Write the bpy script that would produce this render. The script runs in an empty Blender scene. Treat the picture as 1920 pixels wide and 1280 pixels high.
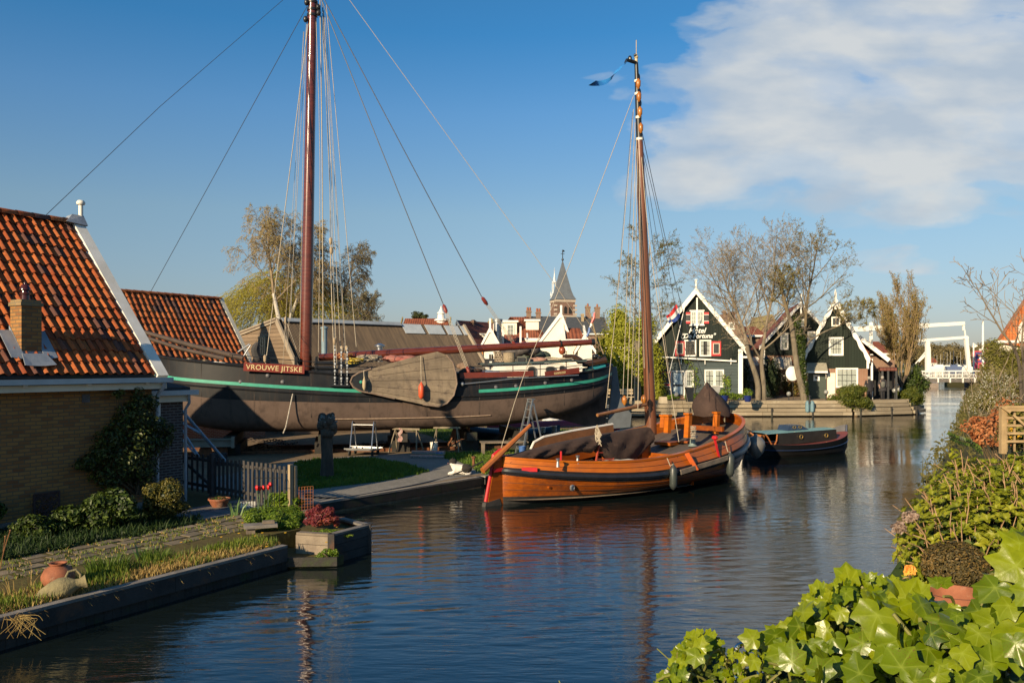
import bpy,math,random
from mathutils import Vector as V,Matrix,Euler,noise as mnoise
random.seed(11)
R=math.radians
rnd=random.random
U=random.uniform
H=3.7
F=1600.0
def P(px,py,Y):return V(((px-960)/F*Y,Y,H+(682-py)/F*Y))
def G(px,py,z):
 Y=(H-z)*F/(py-682);return V(((px-960)/F*Y,Y,z))
def onplane(px,py,p0,n):
 d=V(((px-960)/F,1,(682-py)/F));o=V((0,0,H))
 return o+d*((p0-o).dot(n)/d.dot(n))
C=bpy.context.scene.collection
ROOT={}
def leafgeo():
 """five-lobed ivy leaf, tip along +y, unit length; returns verts, faces, vein weight"""
 key=[(0,1.0),(7.5,.89),(18,.75),(30,.67),(42,.73),(52.5,.87),(60,.79),(75,.66),(92,.61),(105,.64),(112.5,.69),(120,.63),(150,.50),(165,.42),(180,.18)]
 vang=[0,52.5,-52.5,112.5,-112.5]
 n=48;vs=[(0,0,0)];a=[1.];fs=[]
 def rad(t):
  t=abs((t+180)%360-180)
  for(a0,r0),(a1,r1)in zip(key,key[1:]):
   if a0<=t<=a1:
    k=(t-a0)/(a1-a0)
    return r0+(r1-r0)*k
  return .16
 rings=(.34,.68,1.)
 for q in rings:
  for i in range(n):
   t=i*360/n;r=rad(t)*q
   dv=min(abs((t-b+180)%360-180)for b in vang)
   vs.append((r*math.sin(R(t)),r*math.cos(R(t)),-.04*r*math.sin(min(dv/26,1)*1.57)-.10*r*r))
   a.append(max(0,1-dv/7)*(1-.5*q))
 for i in range(n):
  fs.append((0,1+(i+1)%n,1+i))
  for q in range(2):
   b=1+q*n;fs.append((b+i,b+(i+1)%n,b+n+(i+1)%n,b+n+i))
 return vs,fs,a
IVY=leafgeo()
def basis(n,up=V((0,0,1))):
 n=n.normalized();t=up.cross(n)
 if t.length<1e-3:t=V((1,0,0)).cross(n)
 t.normalize();return t,n.cross(t),n
class MB:
 def __init__(s,M=None):
  s.v=[];s.f=[];s.r=[];s.m=[];s.a=[];s.M=M;s.mi=0;s.hasa=False
 def add(s,vs,fs,r=None,a=None):
  n=len(s.v);M=s.M
  s.v.extend([tuple(M@V(p))for p in vs]if M else[tuple(p)for p in vs])
  s.f.extend([tuple(i+n for i in f)for f in fs])
  r=rnd()if r is None else r
  s.r.extend([r]*len(fs));s.m.extend([s.mi]*len(fs))
  if a:s.hasa=True
  s.a.extend(a if a else[0.]*len(vs));return s
 def box(s,c,d,rot=None,taper=1.):
  x,y,z=d[0]/2,d[1]/2,d[2]/2;k=taper
  vs=[V((-x,-y,-z)),V((x,-y,-z)),V((x,y,-z)),V((-x,y,-z)),V((-x*k,-y*k,z)),V((x*k,-y*k,z)),V((x*k,y*k,z)),V((-x*k,y*k,z))]
  if rot is not None:
   m=rot if isinstance(rot,Matrix)else Euler(rot).to_matrix()
   vs=[m@p for p in vs]
  c=V(c)
  return s.add([p+c for p in vs],[(0,3,2,1),(4,5,6,7),(0,1,5,4),(1,2,6,5),(2,3,7,6),(3,0,4,7)])
 def b2(s,a,b):
  a=V(a);b=V(b);return s.box((a+b)/2,[abs(t)for t in(b-a)])
 def bar(s,a,b,w,h=None,up=V((0,0,1))):
  a=V(a);b=V(b);h=h or w;d=(b-a);L=d.length
  x,y,z=basis(d,up)
  m=Matrix((x,z,y)).transposed()
  return s.box((a+b)/2,(w,L,h),m)
 def tube(s,pts,rad,n=6,cap=True,r=None):
  pts=[V(p)for p in pts];k=len(pts)
  if not isinstance(rad,(list,tuple)):rad=[rad]*k
  vs=[];fs=[];t0=None
  for i,p in enumerate(pts):
   d=(pts[min(i+1,k-1)]-pts[max(i-1,0)])
   d=d.normalized()if d.length>1e-9 else V((0,0,1))
   if t0 is None:
    t0=d.orthogonal().normalized()
   else:
    t0=t0-d*t0.dot(d);t0=t0.normalized()if t0.length>1e-6 else d.orthogonal().normalized()
   b=d.cross(t0)
   for j in range(n):
    q=2*math.pi*j/n;vs.append(p+(t0*math.cos(q)+b*math.sin(q))*rad[i])
  for i in range(k-1):
   for j in range(n):
    fs.append((i*n+j,i*n+(j+1)%n,(i+1)*n+(j+1)%n,(i+1)*n+j))
  if cap and n>3:
   fs.append(tuple(range(n-1,-1,-1)));fs.append(tuple(range((k-1)*n,k*n)))
  return s.add(vs,fs,r)
 def lathe(s,prof,c=(0,0,0),n=14,sx=1.,sy=1.,cap=True,m=None):
  vs=[];fs=[];k=len(prof);c=V(c)
  for r,z in prof:
   for j in range(n):
    q=2*math.pi*j/n;p=V((r*math.cos(q)*sx,r*math.sin(q)*sy,z));vs.append((m@p if m else p)+c)
  for i in range(k-1):
   for j in range(n):fs.append((i*n+j,i*n+(j+1)%n,(i+1)*n+(j+1)%n,(i+1)*n+j))
  if cap:fs.append(tuple(range(n-1,-1,-1)));fs.append(tuple(range((k-1)*n,k*n)))
  return s.add(vs,fs)
 def prism(s,poly,off):
  off=V(off);a=[V(p)for p in poly];n=len(a)
  return s.add(a+[p+off for p in a],[tuple(range(n)),tuple(range(2*n-1,n-1,-1))]+[(i,i+n,(i+1)%n+n,(i+1)%n)for i in range(n)])
 def poly(s,pts,r=None):return s.add(pts,[tuple(range(len(pts)))],r)
 def ball(s,c,r,n=10,sz=1.,m=None):
  return s.lathe([(max(r*math.sin(math.pi*i/n),1e-4),-r*sz*math.cos(math.pi*i/n))for i in range(n+1)],c,n+2,cap=False,m=m)
 def grid(s,rows,r=None,close=False):
  n=len(rows[0]);vs=[p for q in rows for p in q];fs=[]
  for i in range(len(rows)-1):
   for j in range(n if close else n-1):fs.append((i*n+j,i*n+(j+1)%n,(i+1)*n+(j+1)%n,(i+1)*n+j))
  return s.add(vs,fs,r)
 def leaf(s,p,n,size,w=.6,r=None,spin=None):
  t,b,n=basis(n,V((U(-1,1),U(-1,1),U(-1,1))))
  h=size*w/2
  return s.add([p-b*size*.5,p+t*h+n*h*.5,p+b*size*.5,p-t*h+n*h*.5],[(0,1,2),(0,2,3)],r)
 def petal(s,p,d,n,L,w=.55,r=None):
  d=d.normalized();t=d.cross(n)
  if t.length<1e-4:t=d.orthogonal()
  t.normalize();u=t.cross(d);h=L*w/2
  return s.add([p,p+d*L*.45+t*h+u*h*.35,p+d*L-u*L*.18,p+d*L*.45-t*h+u*h*.35,p+d*L*.5],[(0,1,4),(1,2,4),(0,4,3),(4,2,3)],r)
 def ivyleaf(s,p,n,tip,size,r=None,curl=0.):
  n=n.normalized();b=tip-n*tip.dot(n);b.normalize();t=b.cross(n)
  vs=[]
  ph,ph2,am,kx,sk=U(0,6.28),U(0,6.28),U(.03,.10),U(.82,1.15),U(-.15,.15)
  for x,y,z in IVY[0]:
   q=math.atan2(x,y);rr=x*x+y*y;z=z+curl*(y*y)-abs(curl)*.6*x*x+am*rr*(math.sin(3*q+ph)+.6*math.sin(5*q+ph2))
   vs.append(p+(t*(x*kx+sk*y*abs(y))+b*y+n*z)*size)
  return s.add(vs,IVY[1],r,IVY[2])
 def blade(s,p,h,w,lean,r=None):
  a=U(0,6.28);t=V((math.cos(a),math.sin(a),0));l=V((lean[0],lean[1],0))
  return s.add([p-t*w,p+t*w,p+t*w*.7+l*.35+V((0,0,h*.6)),p-t*w*.7+l*.35+V((0,0,h*.6)),p+l+V((0,0,h))],[(0,1,2,3),(3,2,4)],r)
 def build(s,name,mat,parent=None,smooth=False,label=None):
  me=bpy.data.meshes.new(name);vs=s.v
  if parent is not None and parent.name in ROOT:
   inv=ROOT[parent.name].inverted();vs=[tuple(inv@V(p))for p in vs]
  me.from_pydata(vs,[],s.f)
  for m in(mat if isinstance(mat,(list,tuple))else[mat]):me.materials.append(m)
  me.polygons.foreach_set('material_index',s.m)
  at=me.attributes.new('rnd','FLOAT','FACE');at.data.foreach_set('value',s.r)
  if s.hasa:
   at=me.attributes.new('vein','FLOAT','POINT');at.data.foreach_set('value',s.a)
  if smooth:
   me.polygons.foreach_set('use_smooth',[True]*len(s.f))
   if smooth!='all':me.set_sharp_from_angle(angle=R(38))
  me.update()
  o=bpy.data.objects.new(name,me);C.objects.link(o)
  if parent is not None:
   o.parent=parent
   if parent.name in ROOT:ROOT[o.name]=ROOT[parent.name]
  else:ROOT[o.name]=Matrix.Identity(4)
  if label:o['label']=label
  return o
def tag(o,label,cat,group=None,kind=None):
 if label:o['label']=label
 if cat:o['category']=cat
 if group:o['group']=group
 if kind:o['kind']=kind
 return o
def thing(name,label,cat,loc=(0,0,0),rz=0.,group=None):
 o=bpy.data.objects.new(name,None);C.objects.link(o);o.empty_display_size=.2
 o.location=loc;o.rotation_euler=(0,0,rz);tag(o,label,cat,group)
 ROOT[o.name]=Matrix.Translation(V(loc))@Matrix.Rotation(rz,4,'Z');return o
def fr(o):return ROOT[o.name]
def struct(name,mb,mat,smooth=False,kind='structure'):
 o=mb.build(name,mat,None,smooth);o['kind']=kind;return o
def copy_tree(o,loc,rz,label=None,group=None,parent=None):
 c=o.copy();C.objects.link(c)
 if parent is None:
  c.location=loc;c.rotation_euler=(0,0,rz)
  if label:c['label']=label
  if group:c['group']=group
  ROOT[c.name]=Matrix.Translation(V(loc))@Matrix.Rotation(rz,4,'Z')
 else:
  c.parent=parent;ROOT[c.name]=ROOT[parent.name]
 for ch in[x for x in o.children]:copy_tree(ch,None,None,parent=c)
 return c
def textgeo(body,size,shear=0.,offset=0.,extrude=.004,spacing=1.):
 cu=bpy.data.curves.new('t','FONT');cu.body=body;cu.size=size;cu.shear=shear;cu.offset=offset
 cu.extrude=extrude;cu.space_character=spacing;cu.align_x='CENTER';cu.resolution_u=4
 ob=bpy.data.objects.new('t',cu);C.objects.link(ob)
 me=ob.evaluated_get(bpy.context.evaluated_depsgraph_get()).to_mesh()
 vs=[tuple(v.co)for v in me.vertices];fs=[tuple(p.vertices)for p in me.polygons]
 bpy.data.objects.remove(ob);return vs,fs
def lettering(mb,body,size,o,right,up,**k):
 vs,fs=textgeo(body,size,**k);right=V(right).normalized();up=V(up).normalized();n=right.cross(up)
 mb.add([V(o)+right*x+up*y+n*z for x,y,z in vs],fs)
def skin(name,vs,es,rs,mat,parent,sub=2):
 """one continuous body grown over a skeleton (world coordinates)"""
 inv=ROOT[parent.name].inverted()
 me=bpy.data.meshes.new(name);me.from_pydata([tuple(inv@V(v))for v in vs],es,[])
 o=bpy.data.objects.new(name,me);C.objects.link(o)
 md=o.modifiers.new('s','SKIN');md.use_smooth_shade=True
 for i,r in enumerate(rs):
  me.skin_vertices[0].data[i].radius=(r,r)if not isinstance(r,tuple)else r
 me.skin_vertices[0].data[0].use_root=True
 sd=o.modifiers.new('d','SUBSURF');sd.levels=sub;sd.render_levels=sub
 m2=bpy.data.meshes.new_from_object(o.evaluated_get(bpy.context.evaluated_depsgraph_get()))
 bpy.data.objects.remove(o);m2.name=name
 m2.materials.clear();m2.materials.append(mat)
 o=bpy.data.objects.new(name,m2);C.objects.link(o);o.parent=parent;ROOT[o.name]=ROOT[parent.name];return o
def cubic(pts,n):
 pts=[V(p)for p in pts];o=[]
 for i in range(len(pts)-1):
  a=pts[max(i-1,0)];b=pts[i];c=pts[i+1];d=pts[min(i+2,len(pts)-1)]
  for k in range(n):
   t=k/n;o.append(.5*((2*b)+(c-a)*t+(2*a-5*b+4*c-d)*t*t+(3*b-a-3*c+d)*t**3))
 o.append(pts[-1]);return o
def interp(tab,x):
 if x<=tab[0][0]:return tab[0][1]
 for(a,va),(b,vb)in zip(tab,tab[1:]):
  if x<=b:
   t=(x-a)/(b-a);return va+(vb-va)*t
 return tab[-1][1]
def sinterp(tab,x):
 n=len(tab)
 if x<=tab[0][0]:return tab[0][1]
 if x>=tab[-1][0]:return tab[-1][1]
 for i in range(n-1):
  a,va=tab[i];b,vb=tab[i+1]
  if x<=b:
   t=(x-a)/(b-a)
   ma=0 if i==0 else(vb-tab[i-1][1])/(b-tab[i-1][0])
   mb=0 if i==n-2 else(tab[i+2][1]-va)/(tab[i+2][0]-a)
   if i==0:ma=(vb-va)/(b-a)
   if i==n-2:mb=(vb-va)/(b-a)
   h=b-a
   return(2*t**3-3*t*t+1)*va+(t**3-2*t*t+t)*h*ma+(-2*t**3+3*t*t)*vb+(t**3-t*t)*h*mb
MATS={}
def _new(name):
 m=bpy.data.materials.new(name);m.use_nodes=True;nt=m.node_tree;nt.nodes.clear()
 MATS[name]=m;return m,nt
class N:
 def __init__(s,nt):s.nt=nt
 def __call__(s,t,**k):
  n=s.nt.nodes.new('ShaderNode'+t)
  for a,b in k.items():
   if a[0]=='_':setattr(n,a[1:],b)
  for a,b in k.items():
   if a[0]=='_':continue
   i=int(a[1:])if a[0]=='i' and a[1:].isdigit()else a.replace('__',' ')
   if hasattr(b,'bl_idname')or isinstance(b,bpy.types.NodeSocket):s.nt.links.new(b if isinstance(b,bpy.types.NodeSocket)else b.outputs[0],n.inputs[i])
   else:n.inputs[i].default_value=b
  return n
def c4(c):return(c[0],c[1],c[2],1)
def math_(n,op,a,b=0.):return n('Math',_operation=op,i0=a,i1=b)
def mixc(n,f,a,b,bt='MIX'):
 m=n('Mix',_data_type='RGBA',_blend_type=bt)
 for i,x in((0,f),(6,a),(7,b)):
  if isinstance(x,(int,float)):m.inputs[i].default_value=x
  elif isinstance(x,tuple):m.inputs[i].default_value=c4(x)
  else:n.nt.links.new(x if isinstance(x,bpy.types.NodeSocket)else x.outputs[0],m.inputs[i])
 return m.outputs[2]
def ramp(n,f,stops):
 r=n('ValToRGB',i0=f);e=r.color_ramp.elements
 while len(e)<len(stops):e.new(.5)
 for q,(p,c)in zip(e,stops):q.position=p;q.color=c4(c)if isinstance(c,tuple)else(c,c,c,1)
 return r
def finish(n,col,rough=.6,spec=.5,metal=0.,bump=None,bstr=.3,bdist=.01,coat=0.,trans=None):
 p=n('BsdfPrincipled')
 def put(k,x):
  if isinstance(x,(int,float)):p.inputs[k].default_value=x
  elif isinstance(x,tuple):p.inputs[k].default_value=c4(x)
  else:n.nt.links.new(x if isinstance(x,bpy.types.NodeSocket)else x.outputs[0],p.inputs[k])
 put('Base Color',col);put('Roughness',rough);put('Specular IOR Level',spec);put('Metallic',metal);put('Coat Weight',coat)
 if bump is not None:
  b=n('Bump',Height=bump,Strength=bstr,Distance=bdist);put('Normal',b)
 out=p
 if trans:
  tr=n('BsdfTranslucent');n.nt.links.new(col if isinstance(col,bpy.types.NodeSocket)else col.outputs[0],tr.inputs[0])
  out=n('MixShader',i0=trans,i1=p,i2=tr)
 o=n('OutputMaterial');n.nt.links.new(out.outputs[0],o.inputs[0])
def mat(name,c,c2=None,ns=3.,rough=.6,bump=.0,bs=30.,rv=0.,spec=.5,metal=0.,stretch=(1,1,1),coat=0.,c3=None,s3=.6,runs=None):
 """paint / wood / metal / stone: two noise-mixed tones, optional third for patches, rv = spread per piece"""
 m,nt=_new(name);n=N(nt)
 tc=n('TexCoord');mp=n('Mapping',Vector=tc.outputs[3],Scale=stretch)
 if c2 is None:c2=tuple(x*.72 for x in c)
 z=n('TexNoise',Vector=mp,Scale=ns,Detail=7.,Roughness=.62)
 col=ramp(n,z,[(.36,c),(.66,c2)]).outputs[0]
 if c3:
  z3=n('TexNoise',Vector=tc.outputs[3],Scale=ns*s3,Detail=9.,Roughness=.7)
  col=mixc(n,ramp(n,z3,[(.53,0.),(.66,1.)]),col,c3)
 if runs:
  zr=n('TexNoise',Vector=n('Mapping',Vector=tc.outputs[3],Scale=(2.6,2.6,.22)),Scale=1.6,Detail=9.,Roughness=.72)
  col=mixc(n,math_(n,'MULTIPLY',ramp(n,zr,[(.52,0.),(.72,1.)]).outputs[0],.75),col,runs)
 if rv:
  at=n('Attribute',_attribute_name='rnd')
  k=math_(n,'ADD',math_(n,'MULTIPLY',at.outputs[2],2*rv),1-rv)
  h=n('HueSaturation',Value=k,Color=col);col=h.outputs[0]
 zb=n('TexNoise',Vector=mp,Scale=bs,Detail=5.,Roughness=.6)if bump else None
 rg=math_(n,'ADD',math_(n,'MULTIPLY',z,.3),rough-.15)if rough>.25 else rough
 finish(n,col,rg,spec,metal,zb,bump,.02,coat);return m
def leafm(name,c1,c2,c3,rough=.5,trans=.35,vein=None,spec=.4):
 """leaves: tone by leaf, from c1 (old, dark) to c3 (young)"""
 m,nt=_new(name);n=N(nt)
 at=n('Attribute',_attribute_name='rnd')
 z=n('TexNoise',Vector=n('TexCoord').outputs[3],Scale=2.6,Detail=4.)
 f=math_(n,'ADD',math_(n,'MULTIPLY',at.outputs[2],.75),math_(n,'MULTIPLY',math_(n,'SUBTRACT',z,.38),.9))
 col=ramp(n,f,[(.05,c1),(.5,c2),(.97,c3)]).outputs[0]
 bump=None
 if vein:
  zs,zl=n('TexNoise',Vector=n('TexCoord').outputs[3],Scale=260.,Detail=2.),n('TexNoise',Vector=n('TexCoord').outputs[3],Scale=9.,Detail=3.)
  col=mixc(n,math_(n,'MULTIPLY',ramp(n,zs,[(.60,0.),(.66,.85)]).outputs[0],ramp(n,zl,[(.52,0.),(.62,1.)]).outputs[0]),col,(.12,.055,.012))
  av=n('Attribute',_attribute_name='vein')
  z2=n('TexNoise',Vector=n('TexCoord').outputs[3],Scale=42.,Detail=5.)
  col=mixc(n,math_(n,'MULTIPLY',ramp(n,z2,[(.45,0.),(.75,1.)]).outputs[0],.4),col,tuple(x*.55 for x in c2))
  col=mixc(n,math_(n,'MULTIPLY',math_(n,'POWER',av.outputs[2],1.6),.55),col,vein);bump=z2
 finish(n,col,rough,.38 if vein else spec,0.,bump,.25,.006,0.,trans);return m
def uvz(n,M=None):
 s=n('SeparateXYZ',Vector=n('TexCoord').outputs[3])
 return math_(n,'ADD',s.outputs[0],s.outputs[1]),s.outputs[2],s
def brickm(name,c1,c2,mortar,bw=.22,bh=.065,ms=.012,rough=.85,bias=0.,stain=.35,c3=None):
 m,nt=_new(name);n=N(nt);u,v,_=uvz(n)
 z0=n('TexNoise',Vector=n('TexCoord').outputs[3],Scale=2.5,Detail=2.)
 v=math_(n,'ADD',v,math_(n,'MULTIPLY',math_(n,'SUBTRACT',z0,.5),.03))
 cv=n('CombineXYZ',X=u,Y=v)
 b=n('TexBrick',Vector=cv,Color1=c4(c1),Color2=c4(c2),Mortar=c4(mortar),Scale=1.,Mortar__Size=ms,Mortar__Smooth=.25,Bias=bias,Brick__Width=bw,Row__Height=bh)
 b2=n('TexBrick',Vector=cv,Color1=(.62,.62,.62,1),Color2=(1.35,1.35,1.35,1),Mortar=(1,1,1,1),Scale=1.,Mortar__Size=ms,Bias=.1,Brick__Width=bw,Row__Height=bh);b2.offset_frequency=2;b2.squash=1.
 col=mixc(n,.8,b.outputs[0],b2.outputs[0],'MULTIPLY')
 z=n('TexNoise',Vector=n('TexCoord').outputs[3],Scale=1.3,Detail=8.,Roughness=.7)
 col=mixc(n,math_(n,'MULTIPLY',ramp(n,z,[(.42,0.),(.7,1.)]).outputs[0],stain),col,c3 or tuple(x*.4 for x in c1))
 zf=n('TexNoise',Vector=n('TexCoord').outputs[3],Scale=60.,Detail=4.)
 hgt=math_(n,'SUBTRACT',math_(n,'MULTIPLY',zf,.35),b.outputs[1])
 finish(n,col,rough,.3,0.,hgt,.7,.012);return m
def plankm(name,c,c2,w=.18,axis='v',rough=.6,rv=.35,gap=.06,bstr=.6,spec=.4,coat=0.,lap=False):
 """boards of width w along u or up z, each with its own tone, a dark joint and grain"""
 m,nt=_new(name);n=N(nt);u,v,s=uvz(n)
 a=v if axis=='v' else(u if axis=='u' else s.outputs[{'x':0,'y':1}[axis]])
 q=math_(n,'DIVIDE',a,w);fl=math_(n,'FLOOR',q);fc=math_(n,'FRACT',q)
 wn=n('TexWhiteNoise',_noise_dimensions='1D',W=fl)
 sc=(1.5,1.5,25.)if axis=='v' else((25.,25.,1.2)if axis=='u' else((25.,1.2,3.)if axis=='x' else(1.2,25.,3.)))
 z=n('TexNoise',Vector=n('Mapping',Vector=n('TexCoord').outputs[3],Scale=sc),Scale=1.4,Detail=7.,Roughness=.65)
 col=ramp(n,z,[(.32,c),(.7,c2)]).outputs[0]
 k=math_(n,'ADD',math_(n,'MULTIPLY',wn.outputs[0],2*rv),1-rv)
 col=n('HueSaturation',Value=k,Color=col).outputs[0]
 edge=math_(n,'MINIMUM',fc,math_(n,'SUBTRACT',1.,fc))
 jt=ramp(n,edge,[(gap*.4,1.),(gap,0.)])
 col=mixc(n,math_(n,'MULTIPLY',jt.outputs[0],.8),col,tuple(x*.2 for x in c))
 hg=math_(n,'SUBTRACT',math_(n,'MULTIPLY',z,.25),jt)
 if lap:hg=math_(n,'SUBTRACT',hg,math_(n,'MULTIPLY',fc,1.5))
 finish(n,col,rough,spec,0.,hg,bstr,.012,coat);return m
def groundm(name,c,c2,c3,s1=.6,s2=14.,rough=.95,bump=.5):
 m,nt=_new(name);n=N(nt);tc=n('TexCoord').outputs[3]
 z=n('TexNoise',Vector=tc,Scale=s1,Detail=8.,Roughness=.65);z2=n('TexNoise',Vector=tc,Scale=s2,Detail=8.,Roughness=.7)
 col=ramp(n,z,[(.35,c),(.65,c2)]).outputs[0]
 col=mixc(n,ramp(n,z2,[(.48,0.),(.66,1.)]),col,c3)
 finish(n,col,rough,.2,0.,z2,bump,.03);return m
def tilem(name,c1,c2,c3,dark,moss=.35,rough=.65):
 m,nt=_new(name);n=N(nt);at=n('Attribute',_attribute_name='rnd');tc=n('TexCoord').outputs[3]
 col=ramp(n,at.outputs[2],[(0.,c1),(.45,c2),(.85,c3),(.93,dark)]).outputs[0]
 z=n('TexNoise',Vector=tc,Scale=2.2,Detail=9.,Roughness=.72);zf=n('TexNoise',Vector=tc,Scale=17.,Detail=8.,Roughness=.7)
 col=mixc(n,math_(n,'MULTIPLY',ramp(n,z,[(.48,0.),(.72,1.)]).outputs[0],moss),col,dark)
 col=mixc(n,math_(n,'MULTIPLY',ramp(n,zf,[(.5,0.),(.68,1.)]).outputs[0],.55),col,tuple(x*.45 for x in c1))
 z4=n('TexNoise',Vector=tc,Scale=34.,Detail=3.,Roughness=.5);z5=n('TexNoise',Vector=n('Mapping',Vector=tc,Scale=(5.,.7,.7)),Scale=1.6,Detail=7.,Roughness=.7)
 col=mixc(n,math_(n,'MULTIPLY',ramp(n,z5,[(.5,0.),(.7,1.)]).outputs[0],.5),col,tuple(x*.5 for x in dark))
 col=mixc(n,math_(n,'MULTIPLY',ramp(n,z4,[(.66,0.),(.72,1.)]).outputs[0],.6),col,(.34,.30,.20))
 finish(n,col,.8,.2,0.,zf,.4,.012);return m
def wavyroof(name,c,c2,w=.25,row=.33,axis='x'):
 """pantiles seen from afar: rolls along the slope, courses across it"""
 m,nt=_new(name);n=N(nt);s=n('SeparateXYZ',Vector=n('TexCoord').outputs[3])
 a=s.outputs[0 if axis=='x' else 1]
 q=math_(n,'DIVIDE',a,w);rl=math_(n,'SINE',math_(n,'MULTIPLY',q,6.283));cv=math_(n,'DIVIDE',s.outputs[2],row*.7)
 idx=math_(n,'ADD',math_(n,'MULTIPLY',math_(n,'FLOOR',q),7.13),math_(n,'FLOOR',cv))
 wn=n('TexWhiteNoise',_noise_dimensions='1D',W=idx)
 col=ramp(n,wn.outputs[0],[(0.,c),(1.,c2)]).outputs[0]
 z=n('TexNoise',Vector=n('TexCoord').outputs[3],Scale=.9,Detail=8.,Roughness=.7)
 col=mixc(n,math_(n,'MULTIPLY',ramp(n,z,[(.45,0.),(.7,1.)]).outputs[0],.5),col,tuple(x*.45 for x in c))
 hg=math_(n,'SUBTRACT',math_(n,'MULTIPLY',rl,.6),math_(n,'FRACT',cv))
 finish(n,col,.7,.3,0.,hg,.8,.04);return m
def glassm(name,tint=(.9,.95,.95),k=1.):
 m,nt=_new(name);n=N(nt)
 t=n('BsdfTransparent',Color=c4(tint));g=n('BsdfGlossy',Color=(1,1,1,1),Roughness=.02)
 f=n('Fresnel',IOR=1.5);x=n('MixShader',i0=math_(n,'MULTIPLY',f,1.8*k),i1=t,i2=g)
 o=n('OutputMaterial',Surface=x);return m
sc=bpy.context.scene
sc.view_settings.view_transform='Standard';sc.view_settings.look='None';sc.view_settings.exposure=.6;sc.view_settings.gamma=1.
cam=bpy.data.cameras.new('camera');co=bpy.data.objects.new('camera',cam);C.objects.link(co)
co.location=(0,0,H);co.rotation_euler=(R(90),0,0);cam.lens=30;cam.sensor_width=36;cam.shift_y=42/1920.
cam.clip_start=.05;cam.clip_end=6000;sc.camera=co
SUN_EL,SAZ=R(21),R(214.5)
S=V((math.sin(SAZ)*math.cos(SUN_EL),math.cos(SAZ)*math.cos(SUN_EL),math.sin(SUN_EL)))
sun=bpy.data.lights.new('sun','SUN');sun.energy=5.;sun.angle=R(.5);sun.color=(1.,.79,.51)
so=bpy.data.objects.new('sun',sun);C.objects.link(so);so.rotation_euler=S.to_track_quat('Z','Y').to_euler();so.location=S*50
w=bpy.data.worlds.new('World');sc.world=w;w.use_nodes=True;nt=w.node_tree;nt.nodes.clear();n=N(nt)
sky=n('TexSky',_sky_type='NISHITA',_sun_disc=False);sky.sun_elevation=SUN_EL;sky.sun_rotation=SAZ%(2*math.pi)
sky.altitude=0.;sky.air_density=1.0;sky.dust_density=.7;sky.ozone_density=2.4
zt0=n('SeparateXYZ',Vector=n('TexCoord').outputs[0]).outputs[2]
skc=mixc(n,1.,sky,ramp(n,zt0,[(.04,(.66,.65,.76)),(.17,(.80,.86,.86)),(.28,(.57,.885,1.06)),(.36,(.30,.82,1.09)),(.6,(.33,.78,1.0))]).outputs[0],'MULTIPLY')
bg1=n('Background',Color=skc,Strength=.0785)
d=n('TexCoord').outputs[0];sp=n('SeparateXYZ',Vector=d)
ys=math_(n,'MAXIMUM',sp.outputs[1],.02)
a=math_(n,'DIVIDE',sp.outputs[0],ys);b=math_(n,'DIVIDE',sp.outputs[2],ys)
cv=n('CombineXYZ',X=a,Y=b)
zw=n('TexNoise',Vector=n('Mapping',Vector=cv,Scale=(1.,1.9,1.)),Scale=3.2,Detail=2.,Roughness=.5)
zw2=n('TexNoise',Vector=n('Mapping',Vector=cv,Scale=(1.,1.9,1.),Location=(7,3,0)),Scale=3.2,Detail=2.,Roughness=.5)
z1=n('TexNoise',Vector=n('Mapping',Vector=n('CombineXYZ',X=math_(n,'ADD',a,math_(n,'MULTIPLY',zw,.16)),Y=math_(n,'ADD',b,math_(n,'MULTIPLY',zw2,.08))),Scale=(1.,2.3,1.)),Scale=6.5,Detail=9.,Roughness=.5)
def ell(cx,cy,rx,ry,sl=0.):
 x=math_(n,'SUBTRACT',a,cx);y=math_(n,'SUBTRACT',math_(n,'SUBTRACT',b,cy),math_(n,'MULTIPLY',x,sl))
 q=math_(n,'ADD',math_(n,'POWER',math_(n,'ABSOLUTE',math_(n,'DIVIDE',x,rx)),2.),math_(n,'POWER',math_(n,'ABSOLUTE',math_(n,'DIVIDE',y,ry)),2.))
 return math_(n,'SUBTRACT',1.,q)
m=math_(n,'MAXIMUM',ell(.47,.325,.335,.17,.06),math_(n,'MAXIMUM',ell(.34,.225,.21,.058,.06),ell(.70,.385,.36,.13,.0)))
m=math_(n,'MAXIMUM',math_(n,'MINIMUM',m,.66),-1.2)
low=math_(n,'MINIMUM',math_(n,'MULTIPLY',ell(.52,.122,.14,.018,.0),.5),.1)
m=math_(n,'MAXIMUM',m,low)
cov=math_(n,'ADD',math_(n,'MULTIPLY',math_(n,'SUBTRACT',z1,.5),2.4),m)
msk=ramp(n,cov,[(.0,0.),(.12,.22),(.36,.70),(.75,.94)])
msk.color_ramp.interpolation='EASE'
front=ramp(n,sp.outputs[1],[(.1,0.),(.2,1.)])
f=math_(n,'MULTIPLY',msk,front)
z4=n('TexNoise',Vector=n('Mapping',Vector=cv,Scale=(1.,2.6,1.),Location=(.0,.05,0)),Scale=7.,Detail=5.,Roughness=.5)
cc=ramp(n,z4,[(.38,(.50,.585,.68)),(.62,(.72,.745,.75))])
bg2=n('Background',Color=cc,Strength=.61)
n('OutputWorld',Surface=n('MixShader',i0=f,i1=bg1,i2=bg2))
sc.cycles.max_bounces=8;sc.cycles.transparent_max_bounces=12;sc.cycles.use_denoising=True
sc.cycles.caustics_reflective=False;sc.cycles.caustics_refractive=False
sc.cycles.sample_clamp_indirect=6.
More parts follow.
